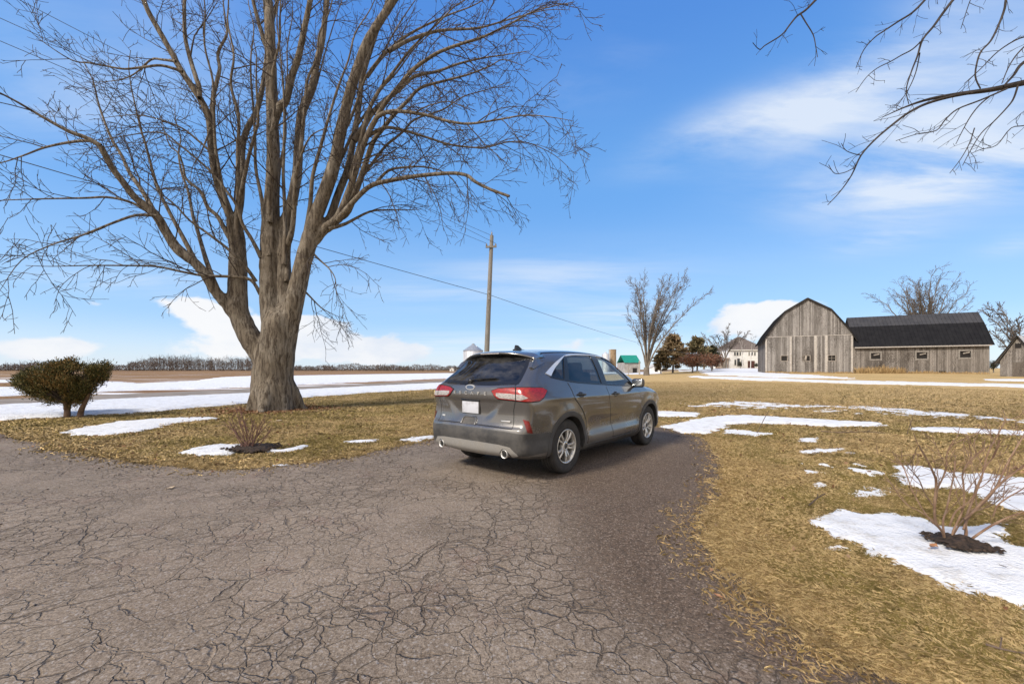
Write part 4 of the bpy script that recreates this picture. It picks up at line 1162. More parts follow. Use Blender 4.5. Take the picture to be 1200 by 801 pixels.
def car_cut(xs, ys, zs):
    X = xs[:, None, None]; Y = ys[None, :, None]; Z = zs[None, None, :]
    sh = (len(xs), len(ys), len(zs))
    F = np.empty(sh, np.float32)
    for i, xx in enumerate(xs):
        if i > 0 and xx > 1e-6 and abs(-xx - xs[max(0, int(round((-xx - xs[0]) / (xs[1] - xs[0]))))]) < 1e-6:
            F[i] = F[int(round((-xx - xs[0]) / (xs[1] - xs[0])))]; continue
        y2, z2 = np.meshgrid(ys, zs, indexing='ij')
        F[i] = car_F(np.full(y2.shape, xx), y2, z2)
    aX = np.abs(X)
    f = F
    for yc in (-1.355, 1.355):
        w = np.maximum(np.hypot(Y - yc, Z - 0.365) - 0.412, 0.55 - aX)
        f = np.maximum(f, -w)
    zt = np.interp(ys, [-2.1, -0.3, 0.7, 1.2], [0.98, 0.55, 0.55, 1.05])[None, :, None]
    cav = np.maximum(np.maximum(F + 0.045, zt - Z), np.maximum(Y - 1.16, -2.14 - Y))
    f = np.maximum(f, -cav)
    YZ = np.stack(np.meshgrid(ys, zs, indexing='ij'), -1).reshape(-1, 2)
    for wp in (W_FRONT, W_REAR, W_QUART):
        d = sdpoly(YZ, wp).reshape(len(ys), len(zs))[None]
        f = np.maximum(f, -np.maximum(d, 0.45 - aX))
    XZ = np.stack(np.meshgrid(xs, zs, indexing='ij'), -1).reshape(-1, 2)
    d = sdpoly(XZ, W_BACK).reshape(len(xs), 1, len(zs))
    f = np.maximum(f, -np.maximum(d, Y + 1.62))
    d = sdpoly(XZ, W_SCREEN).reshape(len(xs), 1, len(zs))
    f = np.maximum(f, -np.maximum(d, 0.2 - Y))
    return f

car = empty('parked_car', (CAR_X, CAR_Y, 0.004), -CAR_T,
            'dusty dark grey family SUV parked on the cracked driveway, seen from behind', 'car')

# ---- body shell
_h = 0.016
V, Q = surface_nets(car_cut, (-1.04, -2.44, 0.12), (1.04, 2.40, 1.76), _h)
f0 = car_F(*V.T)
on = np.abs(f0) < 0.02
Vo = V.copy()
for _ in range(3):
    g = car_grad(Vo[on]); Vo[on] -= g * car_F(*Vo[on].T)[:, None] * 0.9
# stay put where a cut edge was formed
dif = np.linalg.norm(Vo - V, axis=1)
on2 = on & (dif < 0.006)
V[on2] = Vo[on2]
fc = V[Q].mean(1)
e1 = V[Q[:, 2]] - V[Q[:, 0]]; e2 = V[Q[:, 3]] - V[Q[:, 1]]
fn = np.cross(e1, e2); fn /= np.maximum(np.linalg.norm(fn, axis=1, keepdims=True), 1e-12)
mi = np.zeros(len(Q), np.int32)
ff = car_F(*fc.T)
well = (np.minimum(np.hypot(fc[:, 1] + 1.355, fc[:, 2] - .365), np.hypot(fc[:, 1] - 1.355, fc[:, 2] - .365)) < 0.425) & (ff < -0.006)
mi[(ff < -0.012)] = 2
mi[well | ((fn[:, 2] < -0.6) & (fc[:, 2] < 0.33))] = 1
me = np_mesh('body', V, Q)
body = link_mesh('body', me, [M_PAINT, M_PLASTIC, M_INT], car, True)
me.polygons.foreach_set('material_index', mi)
vn = np.empty(len(V) * 3, np.float32); me.vertices.foreach_get('normal', vn); vn = vn.reshape(-1, 3)
g = car_grad(V)
surf = (np.abs(car_F(*V.T)) < 0.0015) & ((g * vn).sum(1) > 0.93)
vn[surf] = g[surf]
me.normals_split_custom_set_from_vertices(vn.astype(float).tolist())

# ---- panels draped on the shell
def solve(O, D, tmax=2.2, n=220):
    """first hit of the rays with the uncut shell"""
    t = np.linspace(0, tmax, n)
    P = O[:, None, :] + t[None, :, None] * D[:, None, :]
    f = car_F(P[..., 0], P[..., 1], P[..., 2])
    i = np.argmax(f < 0, axis=1); i = np.clip(i, 1, n - 1)
    lo, hi = t[i - 1], t[i]
    for _ in range(16):
        m = 0.5 * (lo + hi); p = O + m[:, None] * D
        ins = car_F(*p.T) < 0
        hi = np.where(ins, m, hi); lo = np.where(ins, lo, m)
    return O + hi[:, None] * D
def map_side(s):
    return lambda uv: (np.stack([np.full(len(uv), 1.3 * s), uv[:, 0], uv[:, 1]], 1), np.tile([-1.0 * s, 0, 0], (len(uv), 1)))
def map_rear(uv):
    return np.stack([uv[:, 0], np.full(len(uv), -2.9), uv[:, 1]], 1), np.tile([0, 1.0, 0], (len(uv), 1))
def map_front(uv):
    return np.stack([uv[:, 0], np.full(len(uv), 2.9), uv[:, 1]], 1), np.tile([0, -1.0, 0], (len(uv), 1))
def map_top(uv):
    return np.stack([uv[:, 0], uv[:, 1], np.full(len(uv), 2.3)], 1), np.tile([0, 0, -1.0], (len(uv), 1))
def map_round(x0, y0, s=1):
    def f(uv):
        d = np.stack([np.sin(uv[:, 0]) * s, -np.cos(uv[:, 0]), np.zeros(len(uv))], 1)
        return np.stack([np.full(len(uv), x0 * s), np.full(len(uv), y0), uv[:, 1]], 1) + d * 1.9, -d
    return f
def to_round(P, x0, y0):
    return [(math.atan2(x - x0, -(y - y0)), z) for x, y, z in P]
def drape(name, poly, mp, mat, parent, off=0.003, thick=0.012, step=0.03, tmax=2.2):
    V2, F, loop = cdt(poly, step)
    O, D = mp(V2)
    P = solve(O, D, tmax)
    N = car_grad(P)
    A = P + N * off
    fl = F[0]
    flip = np.dot(np.cross(A[fl[1]] - A[fl[0]], A[fl[2]] - A[fl[0]]), N[fl[0]]) < 0
    if flip: F = F[:, ::-1]; loop = loop[::-1]
    nL = len(loop); n0 = len(A)
    top = A[loop]; bot = P[loop] + N[loop] * (off - thick)
    V = np.concatenate([A, top, bot])
    sk = np.array([(n0 + i, n0 + nL + i, n0 + nL + (i + 1) % nL, n0 + (i + 1) % nL) for i in range(nL)])
    e = np.roll(top, -1, 0) - np.roll(top, 1, 0)
    nn = np.cross(e, N[loop]); nn /= np.maximum(np.linalg.norm(nn, axis=1, keepdims=True), 1e-9)
    NN = np.concatenate([N, nn, nn])
    me = np_mesh(name, V, [F, sk], normals=NN)
    return link_mesh(name, me, mat, parent)
def grow(poly, d):
    """offset a polygon outwards by d"""
    P = np.asarray(poly, float)
    A = 0.5 * np.sum(P[:, 0] * np.roll(P[:, 1], -1) - np.roll(P[:, 0], -1) * P[:, 1])
    s = 1 if A > 0 else -1
    out = []
    for i in range(len(P)):
        a = P[i] - P[i - 1]; b = P[(i + 1) % len(P)] - P[i]
        na = np.array([a[1], -a[0]]) / np.linalg.norm(a); nb = np.array([b[1], -b[0]]) / np.linalg.norm(b)
        m = na + nb; m /= max(np.linalg.norm(m), 1e-6)
        out.append(P[i] + s * m * d / max(0.4, m.dot(na)))
    return np.array(out)
def strip(pts, w, w2=None):
    """polygon of width w along an open polyline"""
    P = np.asarray(pts, float); n = len(P)
    W = np.linspace(w, w if w2 is None else w2, n)
    T = np.gradient(P, axis=0); T /= np.linalg.norm(T, axis=1, keepdims=True)
    Nn = np.stack([-T[:, 1], T[:, 0]], 1)
    return np.concatenate([P + Nn * W[:, None] / 2, (P - Nn * W[:, None] / 2)[::-1]])
def ring_poly(c, r0, r1, a0, a1, n=26):
    A = np.radians(np.linspace(a0, a1, n))
    o = np.stack([c[0] + r1 * np.cos(A), c[1] + r1 * np.sin(A)], 1)
    i = np.stack([c[0] + r0 * np.cos(A), c[1] + r0 * np.sin(A)], 1)[::-1]
    return np.concatenate([o, i])

for s in (1, -1):
    ms = map_side(s)
    # doors
    fd = smooth_open([(-0.252, 1.120), (-0.225, 0.95), (-0.165, 0.75), (-0.10, 0.55), (-0.055, 0.335)], 4)
    ft = [(-0.055, 0.335), (0.80, 0.335)]
    fe = smooth_open([(0.80, 0.335), (0.93, 0.46), (0.985, 0.66), (0.955, 0.86), (0.86, 1.00), (0.74, 1.075)], 4)
    top_f = [(0.74, 1.075), (0.66, 1.088), (0.30, 1.108), (-0.252, 1.130)]
    front = list(map(tuple, fd[:-1])) + ft[:1] + list(map(tuple, fe)) + top_f[1:-1]
    d = drape('door', front, ms, M_PAINT, car, 0.004, 0.010, 0.035)
    drape('door_gap_shade', strip(np.concatenate([fd, fe]), 0.020), ms, M_GAP_SHADE, d, 0.0008, 0.002, 0.03)  # dark strip laid on the body, painting the shade in the gap
    drape('window', grow(W_FRONT, 0.012), ms, M_CLEARGLASS, d, -0.004, 0.001, 0.05)
    rd = smooth_open([(-1.285, 1.200), (-1.25, 1.10), (-1.235, 1.00), (-1.12, 0.905), (-0.99, 0.78), (-0.905, 0.64), (-0.865, 0.50), (-0.84, 0.335)], 4)
    re_ = fd[::-1] + np.array([-0.012, 0])
    rear = list(map(tuple, rd)) + list(map(tuple, re_)) + [(-0.60, 1.155), (-0.95, 1.178)]
    d2 = drape('door', rear, ms, M_PAINT, car, 0.004, 0.010, 0.035)
    drape('door_gap_shade', strip(rd, 0.018), ms, M_GAP_SHADE, d2, 0.0008, 0.002, 0.03)
    drape('window', grow(W_REAR, 0.012), ms, M_DARKGLASS, d2, -0.004, 0.001, 0.05)
    drape('quarter_window', grow(W_QUART, 0.012), ms, M_DARKGLASS, car, -0.004, 0.001, 0.05)
    # dark pillars and belt rubber
    drape('pillar_cover', [(-0.352, 1.160), (-0.338, 1.588), (-0.165, 1.586), (-0.19, 1.140)], ms, M_TRIM, car, 0.005, 0.012, 0.04)
    drape('pillar_cover', [(-1.335, 1.238), (-1.137, 1.548), (-1.045, 1.556), (-1.235, 1.214)], ms, M_TRIM, car, 0.004, 0.012, 0.04)
    drape('belt_moulding', strip(smooth_open([(-1.60, 1.282), (-1.30, 1.232), (-0.90, 1.188), (-0.34, 1.155), (0.30, 1.115), (0.73, 1.085)], 5), 0.022), ms, M_TRIM, car, 0.006, 0.014, 0.03)
    drape('windscreen_pillar', strip(smooth_open([(0.04, 1.578), (0.26, 1.523), (0.46, 1.398), (0.61, 1.255), (0.72, 1.115)], 4), 0.026), ms, M_TRIM, car, 0.004, 0.012, 0.03)
    # bright strip: thin over the glass, broad wedge down the rear pillar
    ct = smooth_open([(0.10, 1.584), (-0.35, 1.604), (-0.80, 1.598), (-1.07, 1.572), (-1.33, 1.488), (-1.52, 1.398), (-1.665, 1.325)], 5)
    cb = smooth_open([(-1.585, 1.288), (-1.40, 1.412), (-1.13, 1.547), (-1.04, 1.563), (-0.80, 1.582), (-0.35, 1.589), (0.10, 1.568)], 5)
    drape('window_brightwork', list(map(tuple, ct)) + list(map(tuple, cb)), ms, M_CHROME, car, 0.008, 0.014, 0.025)
    # arches, sill
    for yc in (-1.355, 1.355):
        drape('arch_trim', ring_poly((yc, 0.365), 0.400, 0.462, -9, 189), ms, M_CLAD, car, 0.010, 0.03, 0.035)
    drape('sill_trim', [(-0.93, 0.315), (-0.95, 0.225), (0.95, 0.225), (0.93, 0.315)], ms, M_CLAD, car, 0.010, 0.03, 0.05)
    # door handles
    for dd, y0 in ((d, -0.02), (d2, -1.06)):
        zz = 1.000 if dd is d else 1.035
        P0 = solve(np.array([[1.3 * s, y0, zz]]), np.array([[-1.0 * s, 0, 0]]))[0]
        b = MB()
        M = Matrix.Rotation(math.radians(-2.0), 4, 'X')
        b.box((P0[0] + 0.022 * s, y0, zz), (0.020, 0.20, 0.030), M=M, bev=0.008)
        b.box((P0[0] + 0.008 * s, y0 + 0.075, zz), (0.03, 0.03, 0.026), bev=0.006)
        b.box((P0[0] + 0.008 * s, y0 - 0.075, zz), (0.03, 0.03, 0.026), bev=0.006)
        b.build('handle', M_TRIM, dd)
        drape('handle_cup_shade', [(y0 + 0.075 * math.cos(a), zz - 0.004 + 0.036 * math.sin(a)) for a in np.linspace(0, 2 * math.pi, 16)[:-1]], ms, M_GAP_SHADE, dd, 0.0055, 0.003, 0.03)  # flat dark oval painting the shade of a cup behind the handle
    # mirrors
    b = MB()
    b.box((0, 0, 0), (0.215, 0.11, 0.15), bev=0.045)
    mv = np.array(b.v); mv[:, 0] += 0; k = 1 - 0.22 * np.clip((mv[:, 1] + 0.0) / 0.055, 0, 1); mv[:, 2] *= k; mv[:, 0] *= k
    b.v = [(0.985 * s + p[0], 0.735 + p[1], 1.150 + p[2]) for p in mv]
    b.tube([(0.87 * s, 0.72, 1.085), (0.95 * s, 0.74, 1.105)], 0.028, 10)
    mr = b.build('wing_mirror', M_PLASTIC, car)
    b = MB(); b.box((0.985 * s, 0.678, 1.152), (0.165, 0.008, 0.108), bev=0.0035); b.build('mirror_glass', M_MIRROR, mr)
    # tail light wrapping round the corner
    L3 = [(0.355, -2.235, 1.108), (0.443, -2.213, 1.136), (0.687, -2.162, 1.152), (0.811, -2.07, 1.153), (0.868, -1.86, 1.142), (0.880, -1.80, 1.115), (0.902, -1.90, 1.035), (0.897, -1.985, 0.997), (0.858, -2.11, 0.992), (0.712, -2.192, 1.004), (0.457, -2.229, 1.018), (0.408, -2.237, 1.048)]
    AX = (0.30, -1.72)
    mrd = map_round(AX[0], AX[1], s)
    pl = to_round(L3, *AX)
    drape('light_surround', grow(pl, 0.012), mrd, M_GAP_SHADE, car, 0.003, 0.012, 0.03, 1.9)
    tl = drape('tail_light', pl, mrd, M_RED, car, 0.011, 0.016, 0.03, 1.9)
    R3 = [(0.43, -2.232, 1.085), (0.60, -2.20, 1.082), (0.70, -2.18, 1.075), (0.765, -2.15, 1.072), (0.80, -2.10, 1.035), (0.76, -2.16, 1.008), (0.68, -2.19, 1.016), (0.48, -2.225, 1.026), (0.43, -2.232, 1.050)]
    drape('reverse_lens', to_round(R3, *AX), mrd, M_LENS, tl, 0.0135, 0.004, 0.03, 1.9)
    drape('lens_gap_shade', to_round([(0.682, -2.17, 1.155), (0.694, -2.165, 1.155), (0.716, -2.19, 1.000), (0.704, -2.19, 1.000)], *AX), mrd, M_GAP_SHADE, tl, 0.0142, 0.004, 0.03, 1.9)
    # upright reflector on the bumper corner
    drape('reflector', to_round([(0.792, -2.161, 0.782), (0.854, -2.126, 0.762), (0.870, -2.073, 0.613), (0.847, -2.149, 0.628), (0.82, -2.16, 0.72)], *AX), mrd, M_DKRED, car, 0.008, 0.012, 0.025, 1.9)
    # exhaust tip
    b = MB()
    b.lathe([(0.030, -2.16), (0.044, -2.17), (0.050, -2.245), (0.053, -2.258), (0.049, -2.262), (0.043, -2.248), (0.040, -2.16)], 24, 'y', (0.575 * s, 0, 0.355))
    ex = b.build('exhaust_tip', M_CHROME, car)
    b = MB(); b.lathe([(0.0, -2.238), (0.0415, -2.238)], 24, 'y', (0.575 * s, 0, 0.355)); b.build('exhaust_bore', M_GAP_SHADE, ex)
    drape('roof_moulding', strip(smooth_open([(0.575 * s, -1.50), (0.60 * s, -1.2), (0.605 * s, -0.6), (0.60 * s, 0.0), (0.575 * s, 0.30)], 5), 0.020), map_top, M_TRIM, car, 0.005, 0.010, 0.04, 1.2)

# ---- back of the car
bp = map_round(0, -1.2, 1)
drape('rear_bumper', [(-1.10, 0.60), (-0.80, 0.60), (-0.5, 0.628), (-0.2, 0.64), (0.2, 0.64), (0.5, 0.628), (0.80, 0.60), (1.10, 0.60), (1.05, 0.50), (1.02, 0.36), (0.62, 0.34), (0.3, 0.33), (-0.3, 0.33), (-0.62, 0.34), (-1.02, 0.36), (-1.05, 0.50)], bp, M_CLAD, car, 0.006, 0.012, 0.04, 1.9)
sk = [(-0.755, 0.352), (-0.66, 0.445), (-0.50, 0.464), (-0.2, 0.472), (0.2, 0.472), (0.50, 0.464), (0.66, 0.445), (0.755, 0.352), (0.66, 0.322), (0.645, 0.372), (0.60, 0.418), (0.55, 0.418), (0.505, 0.372), (0.49, 0.325), (0.2, 0.312), (-0.2, 0.312), (-0.49, 0.325), (-0.505, 0.372), (-0.55, 0.418), (-0.60, 0.418), (-0.645, 0.372), (-0.66, 0.322)]
drape('bumper_plate', sk, map_rear, M_SKID, car, 0.013, 0.02, 0.03)
gate_line = [(-0.655, 1.20), (-0.675, 1.10), (-0.70, 1.0), (-0.665, 0.88), (-0.675, 0.66), (-0.4, 0.672), (0, 0.68), (0.4, 0.672), (0.675, 0.66), (0.665, 0.88), (0.70, 1.0), (0.675, 1.10), (0.655, 1.20)]
gate = drape('tailgate_gap_shade', strip(gate_line, 0.010), map_rear, M_GAP_SHADE, car, 0.0008, 0.002, 0.03)  # dark strip painting the shade in the tailgate's gap
drape('rear_window', grow(W_BACK, 0.05), map_rear, M_REARGLASS, car, 0.001, 0.003, 0.04)
bs = [(-0.66, 1.195), (-0.655, 1.24), (-0.565, 1.515), (-0.30, 1.575), (0, 1.585), (0.30, 1.575), (0.565, 1.515), (0.655, 1.24), (0.66, 1.195)]
drape('glass_frame', strip(bs, 0.045), map_rear, M_TRIM, car, 0.003, 0.006, 0.03)
drape('glass_frame', strip([(-0.64, 1.215), (-0.3, 1.203), (0, 1.20), (0.3, 1.203), (0.64, 1.215)], 0.035), map_rear, M_TRIM, car, 0.003, 0.006, 0.03)
# spoiler: a thin wing that carries the roof on over the glass, with cheeks at its ends
def roof_z(x, y):
    return solve(np.array([[x, y, 2.3]]), np.array([[0, 0, -1.0]]))[0][2]
b = MB()
xs_ = np.linspace(-0.655, 0.655, 29); SV = []; SF = []
for x in xs_:
    k = min(1.0, (x / 0.655) ** 2)
    y1 = -1.56 + 0.05 * k; y2 = -1.895 + 0.16 * k
    z1 = roof_z(x, y1) + 0.003; zm = roof_z(x, (y1 + y2) / 2) ; z2 = 1.600 - 0.085 * k ** 1.6
    zm = max(0.5 * (z1 + z2) + 0.012, min(zm + 0.008, 0.5 * (z1 + z2) + 0.03))
    SV += [(x, y1, z1), (x, (y1 + y2) / 2, zm), (x, y2 + 0.03, z2 + 0.010), (x, y2, z2), (x, y2 + 0.006, z2 - 0.016), (x, y2 + 0.10, z2 - 0.030), (x, y1, z1 - 0.05)]
for i in range(len(xs_) - 1):
    for j in range(7):
        SF.append((i * 7 + j, i * 7 + (j + 1) % 7, (i + 1) * 7 + (j + 1) % 7, (i + 1) * 7 + j))
SF.append(tuple(range(7))); SF.append(tuple(range((len(xs_) - 1) * 7, len(xs_) * 7))[::-1])
b.addvf(SV, [f[::-1] for f in SF], True)
for s in (1, -1):   # cheeks running down beside the glass
    CH = [((-1.52, 1.525), 0.650), ((-1.735, 1.515), 0.650), ((-1.80, 1.475), 0.672), ((-1.86, 1.405), 0.690), ((-1.835, 1.385), 0.700), ((-1.72, 1.43), 0.705), ((-1.58, 1.475), 0.692)]
    n = len(CH)
    VV = [(xx * s, p[0], p[1]) for p, xx in CH] + [((xx - 0.075) * s, p[0] + 0.01, p[1]) for p, xx in CH]
    FF = [tuple(range(n)), tuple(range(n, 2 * n))[::-1]] + [(i, n + i, n + (i + 1) % n, (i + 1) % n) for i in range(n)]
    if s > 0: FF = [f[::-1] for f in FF]
    b.addvf(VV, FF)
sp = b.build('spoiler', M_PAINT, car)
b = MB(); b.box((0, -1.897, 1.590), (0.34, 0.012, 0.016), bev=0.004); b.build('brake_light', M_LENS, sp)
# shark fin
b = MB()
zf = roof_z(0, -1.28)
P = [(-1.36, zf - 0.012), (-1.18, zf - 0.012), (-1.22, zf + 0.02), (-1.30, zf + 0.066), (-1.34, zf + 0.07), (-1.352, zf + 0.03)]
b.prism(P[::-1], 'x', -0.016, 0.016)
b.box((0, -1.27, zf), (0.075, 0.20, 0.022), bev=0.009)
b.build('aerial', M_TRIM, car)
# wiper
b = MB()
b.lathe([(0.0, -2.205), (0.030, -2.205), (0.034, -2.18), (0.034, -2.14)], 16, 'y', (-0.08, 0, 1.222))
wp = solve(np.array([[x, -2.9, z] for x, z in ((-0.08, 1.228), (0.05, 1.245), (0.33, 1.258))]), np.tile([0, 1.0, 0], (3, 1)))
b.tube([tuple(q + np.array([0, -0.028, 0.008])) for q in wp], [0.013, 0.011, 0.006], 6)
wq = solve(np.array([[x, -2.9, z] for x, z in ((0.02, 1.236), (0.18, 1.248), (0.36, 1.256))]), np.tile([0, 1.0, 0], (3, 1)))
b.tube([tuple(q + np.array([0, -0.012, 0.004])) for q in wq], 0.007, 6)
b.build('wiper', M_TRIM, car)
# number plate (its characters cannot be read in the photo), handle bar, emblem, lettering
yp = solve(np.array([[0.0, -2.9, 0.885]]), np.array([[0, 1.0, 0]]))[0][1]
b = MB(); b.box((-0.03, yp - 0.010, 0.885), (0.325, 0.012, 0.162), bev=0.005); fr = b.build('plate_holder', M_PLASTIC, car)
b = MB(); b.box((-0.03, yp - 0.0185, 0.885), (0.300, 0.004, 0.150), bev=0.0018); b.build('number_plate', M_PLATE, fr)
b = MB(); b.box((-0.03, yp - 0.006, 0.978), (0.34, 0.05, 0.022), bev=0.008); b.build('gate_handle', M_TRIM, car)
yb = solve(np.array([[0.0, -2.9, 1.145]]), np.array([[0, 1.0, 0]]))[0][1]
b = MB()
n = 28
ring = [(0.080 * math.cos(a), 0.034 * math.sin(a)) for a in np.linspace(0, 2 * math.pi, n + 1)[:-1]]
b.prism([(u - 0.02, v + 1.147) for u, v in ring], 'y', yb - 0.012, yb + 0.02)
em = b.build('emblem', M_CHROME, car)
b = MB(); b.prism([(u * .86 - 0.02, v * .76 + 1.147) for u, v in ring], 'y', yb - 0.0145, yb - 0.010); b.build('emblem_face', new_mat('emblem_blue', (0.10, 0.14, 0.22), 0.25, 0.4)[0], em)
for k, ch in enumerate('ESCAPE'):
    cu = bpy.data.curves.new('letter', 'FONT'); cu.body = ch; cu.size = 0.056; cu.extrude = 0.004; cu.align_x = 'CENTER'; cu.offset = 0.0014
    to = bpy.data.objects.new('letter_tmp', cu)
    tm = bpy.data.meshes.new_from_object(to)
    x = -0.31 + k * 0.113
    yl = solve(np.array([[x, -2.9, 1.075]]), np.array([[0, 1.0, 0]]))[0][1]
    LV = [(v.co.x * 1.25 + x, yl - 0.006 - v.co.z, v.co.y + 1.054) for v in tm.vertices]
    LF = [tuple(p.vertices) for p in tm.polygons]
    bpy.data.objects.remove(to); bpy.data.curves.remove(cu); bpy.data.meshes.remove(tm)
    me = bpy.data.meshes.new('letter'); me.from_pydata(LV, [], LF); link_mesh('letter', me, M_LETTER, car)
def small_badge(x, z, w, h):
    y = solve(np.array([[x, -2.9, z]]), np.array([[0, 1.0, 0]]))[0][1]
    b = MB(); b.box((x, y - 0.003, z), (w, 0.01, h), bev=0.003); b.build('trim_badge', M_CHROME, car)
small_badge(-0.585, 0.742, 0.055, 0.022); small_badge(0.555, 0.745, 0.16, 0.014)
# arched recess in the middle of the bumper
yh = -2.268
b = MB()
arch = [(-0.125, 0.675), (-0.125, 0.735), (-0.095, 0.765), (0.095, 0.765), (0.125, 0.735), (0.125, 0.675)]
pts = [solve(np.array([[x, -2.9, z]]), np.array([[0, 1.0, 0]]))[0] for x, z in arch]
b.tube([tuple(p + np.array([-0.03, -0.003, 0])) for p in pts], 0.012, 8); b.build('recess_rim', M_PAINT, car)
drape('recess', [(x * .9 - .03, z - 0.005) for x, z in arch], map_rear, M_PLASTIC, car, 0.002, 0.004, 0.03)
# windscreen
drape('windscreen', grow(W_SCREEN, 0.03), map_front, M_CLEARGLASS, car, 0.0, 0.002, 0.06, 3.2)
# headlights and grille at the far end
for s in (1, -1):
    drape('headlight', [(0.52 * s, 0.84), (0.80 * s, 0.90), (0.84 * s, 0.82), (0.60 * s, 0.74)], map_front, M_LENS, car, 0.006, 0.01, 0.04)
drape('grille', [(-0.46, 0.80), (0.46, 0.80), (0.40, 0.58), (-0.40, 0.58)], map_front, M_PLASTIC, car, 0.006, 0.01, 0.05)

# ---- cabin
b = MB(); b.box((0, 0.86, 1.02), (1.40, 0.42, 0.22), bev=0.06); b.build('dashboard', M_INT, car)
b = MB(); b.tube([(-0.37 + 0.185 * math.cos(a), 0.56 + 0.06 * math.sin(a), 1.03 + 0.175 * math.sin(a)) for a in np.linspace(0, 2 * math.pi, 25)], 0.017, 8, caps=False); b.build('steering_wheel', M_TRIM, car)
for x in (-0.37, 0.37):
    b = MB()
    b.box((x, 0.10, 0.72), (0.50, 0.52, 0.16), bev=0.05)
    b.box((x, -0.22, 1.03), (0.48, 0.14, 0.62), M=Matrix.Rotation(math.radians(12), 4, 'X'), bev=0.05)
    st = b.build('seat', M_SEAT, car)
    b = MB(); b.box((x, -0.315, 1.40), (0.26, 0.10, 0.17), M=Matrix.Rotation(math.radians(10), 4, 'X'), bev=0.04)
    b.tube([(x - .06, -0.30, 1.28), (x - .06, -0.31, 1.40)], 0.007, 6); b.tube([(x + .06, -0.30, 1.28), (x + .06, -0.31, 1.40)], 0.007, 6)
    b.build('headrest', M_SEAT, st)
b = MB(); b.box((0, -0.85, 0.72), (1.25, 0.5, 0.16), bev=0.05); b.box((0, -1.16, 1.0), (1.22, 0.14, 0.58), M=Matrix.Rotation(math.radians(14), 4, 'X'), bev=0.05)
st = b.build('rear_bench', M_SEAT, car)
for x in (-0.40, 0.0, 0.40):
    b = MB(); b.box((x, -1.25, 1.34), (0.26, 0.09, 0.14), M=Matrix.Rotation(math.radians(10), 4, 'X'), bev=0.035); b.build('headrest', M_SEAT, st)

# ---- wheels
def wheel_parts():
    R = 0.362
    t = MB()     # tyre, axis x, outer face at +x
    prof = [(0.222, -0.100), (0.262, -0.112), (0.318, -0.113), (0.345, -0.104), (0.357, -0.088), (R, -0.070), (R, -0.046), (0.352, -0.044), (0.352, -0.036), (R, -0.034), (R, -0.004), (0.352, -0.002), (0.352, 0.006), (R, 0.008), (R, 0.036), (0.352, 0.038), (0.352, 0.046), (R, 0.048), (R, 0.070), (0.357, 0.088), (0.345, 0.104), (0.318, 0.113), (0.300, 0.1145), (0.262, 0.112), (0.240, 0.106), (0.222, 0.096)]
    t.lathe(prof, 72, 'x')
    tv = np.array(t.v); a = np.arctan2(tv[:, 2], tv[:, 1]); r = np.hypot(tv[:, 1], tv[:, 2])
    sh = (r > 0.343) & (np.abs(tv[:, 0]) > 0.05)
    cutm = sh & ((np.round(a / (2 * math.pi / 72)).astype(int) % 2) == 0)
    k = np.where(cutm, (r - 0.007) / np.maximum(r, 1e-6), 1.0); tv[:, 1] *= k; tv[:, 2] *= k
    t.v = [tuple(p) for p in tv]
    r_ = MB()
    r_.lathe([(0.205, -0.095), (0.224, -0.100), (0.222, -0.085), (0.205, -0.06), (0.198, 0.02), (0.205, 0.075), (0.217, 0.092), (0.227, 0.100), (0.226, 0.106), (0.214, 0.104), (0.206, 0.094)], 64, 'x')
    for i in range(5):
        for dlt in (-0.19, 0.19):
            a0 = i * 2 * math.pi / 5 + math.pi / 2
            a1 = a0 + dlt
            c0 = (0.075, 0.050 * math.cos(a0 + dlt * 1.2), 0.050 * math.sin(a0 + dlt * 1.2))
            c1 = (0.097, 0.130 * math.cos(a1), 0.130 * math.sin(a1))
            c2 = (0.092, 0.212 * math.cos(a1 + dlt * .12), 0.212 * math.sin(a1 + dlt * .12))
            pts = [c0, c1, c2]
            W = [0.017, 0.014, 0.0165]; V = []; F = []
            for (x, yy, zz), w in zip(pts, W):
                rr = math.hypot(yy, zz); ty, tz = -zz / rr, yy / rr
                V += [(x - 0.03, yy + ty * w, zz + tz * w), (x - 0.004, yy + ty * w, zz + tz * w), (x + 0.004, yy + ty * w * .6, zz + tz * w * .6), (x + 0.004, yy - ty * w * .6, zz - tz * w * .6), (x - 0.004, yy - ty * w, zz - tz * w), (x - 0.03, yy - ty * w, zz - tz * w)]
            for q in range(2):
                for j in range(6): F.append((q * 6 + j, q * 6 + (j + 1) % 6, q * 6 + 6 + (j + 1) % 6, q * 6 + 6 + j))
            r_.addvf(V, F)
    r_.lathe([(0.072, 0.03), (0.070, 0.074), (0.056, 0.086), (0.036, 0.088), (0.034, 0.080), (0.0, 0.080)], 32, 'x')
    c = MB(); c.lathe([(0.033, 0.079), (0.033, 0.090), (0.028, 0.094), (0.0, 0.095)], 24, 'x')
    h = MB(); h.lathe([(0.0, -0.09), (0.15, -0.09), (0.155, 0.0), (0.155, 0.012), (0.06, 0.016), (0.06, 0.03), (0.0, 0.03)], 32, 'x'); h.lathe([(0.0, -0.088), (0.200, -0.088)], 32, 'x')
    return t.mesh('tyre'), r_.mesh('rim'), c.mesh('hub_cap'), h.mesh('wheel')
mt, mrim, mcap, mhub = wheel_parts()
for m_, mat in ((mt, M_TYRE), (mrim, M_RIM), (mcap, M_PLASTIC), (mhub, dusty('brake_disc', (0.05, 0.047, 0.045), rough=0.5, metal=0.3))): m_.materials.append(mat)
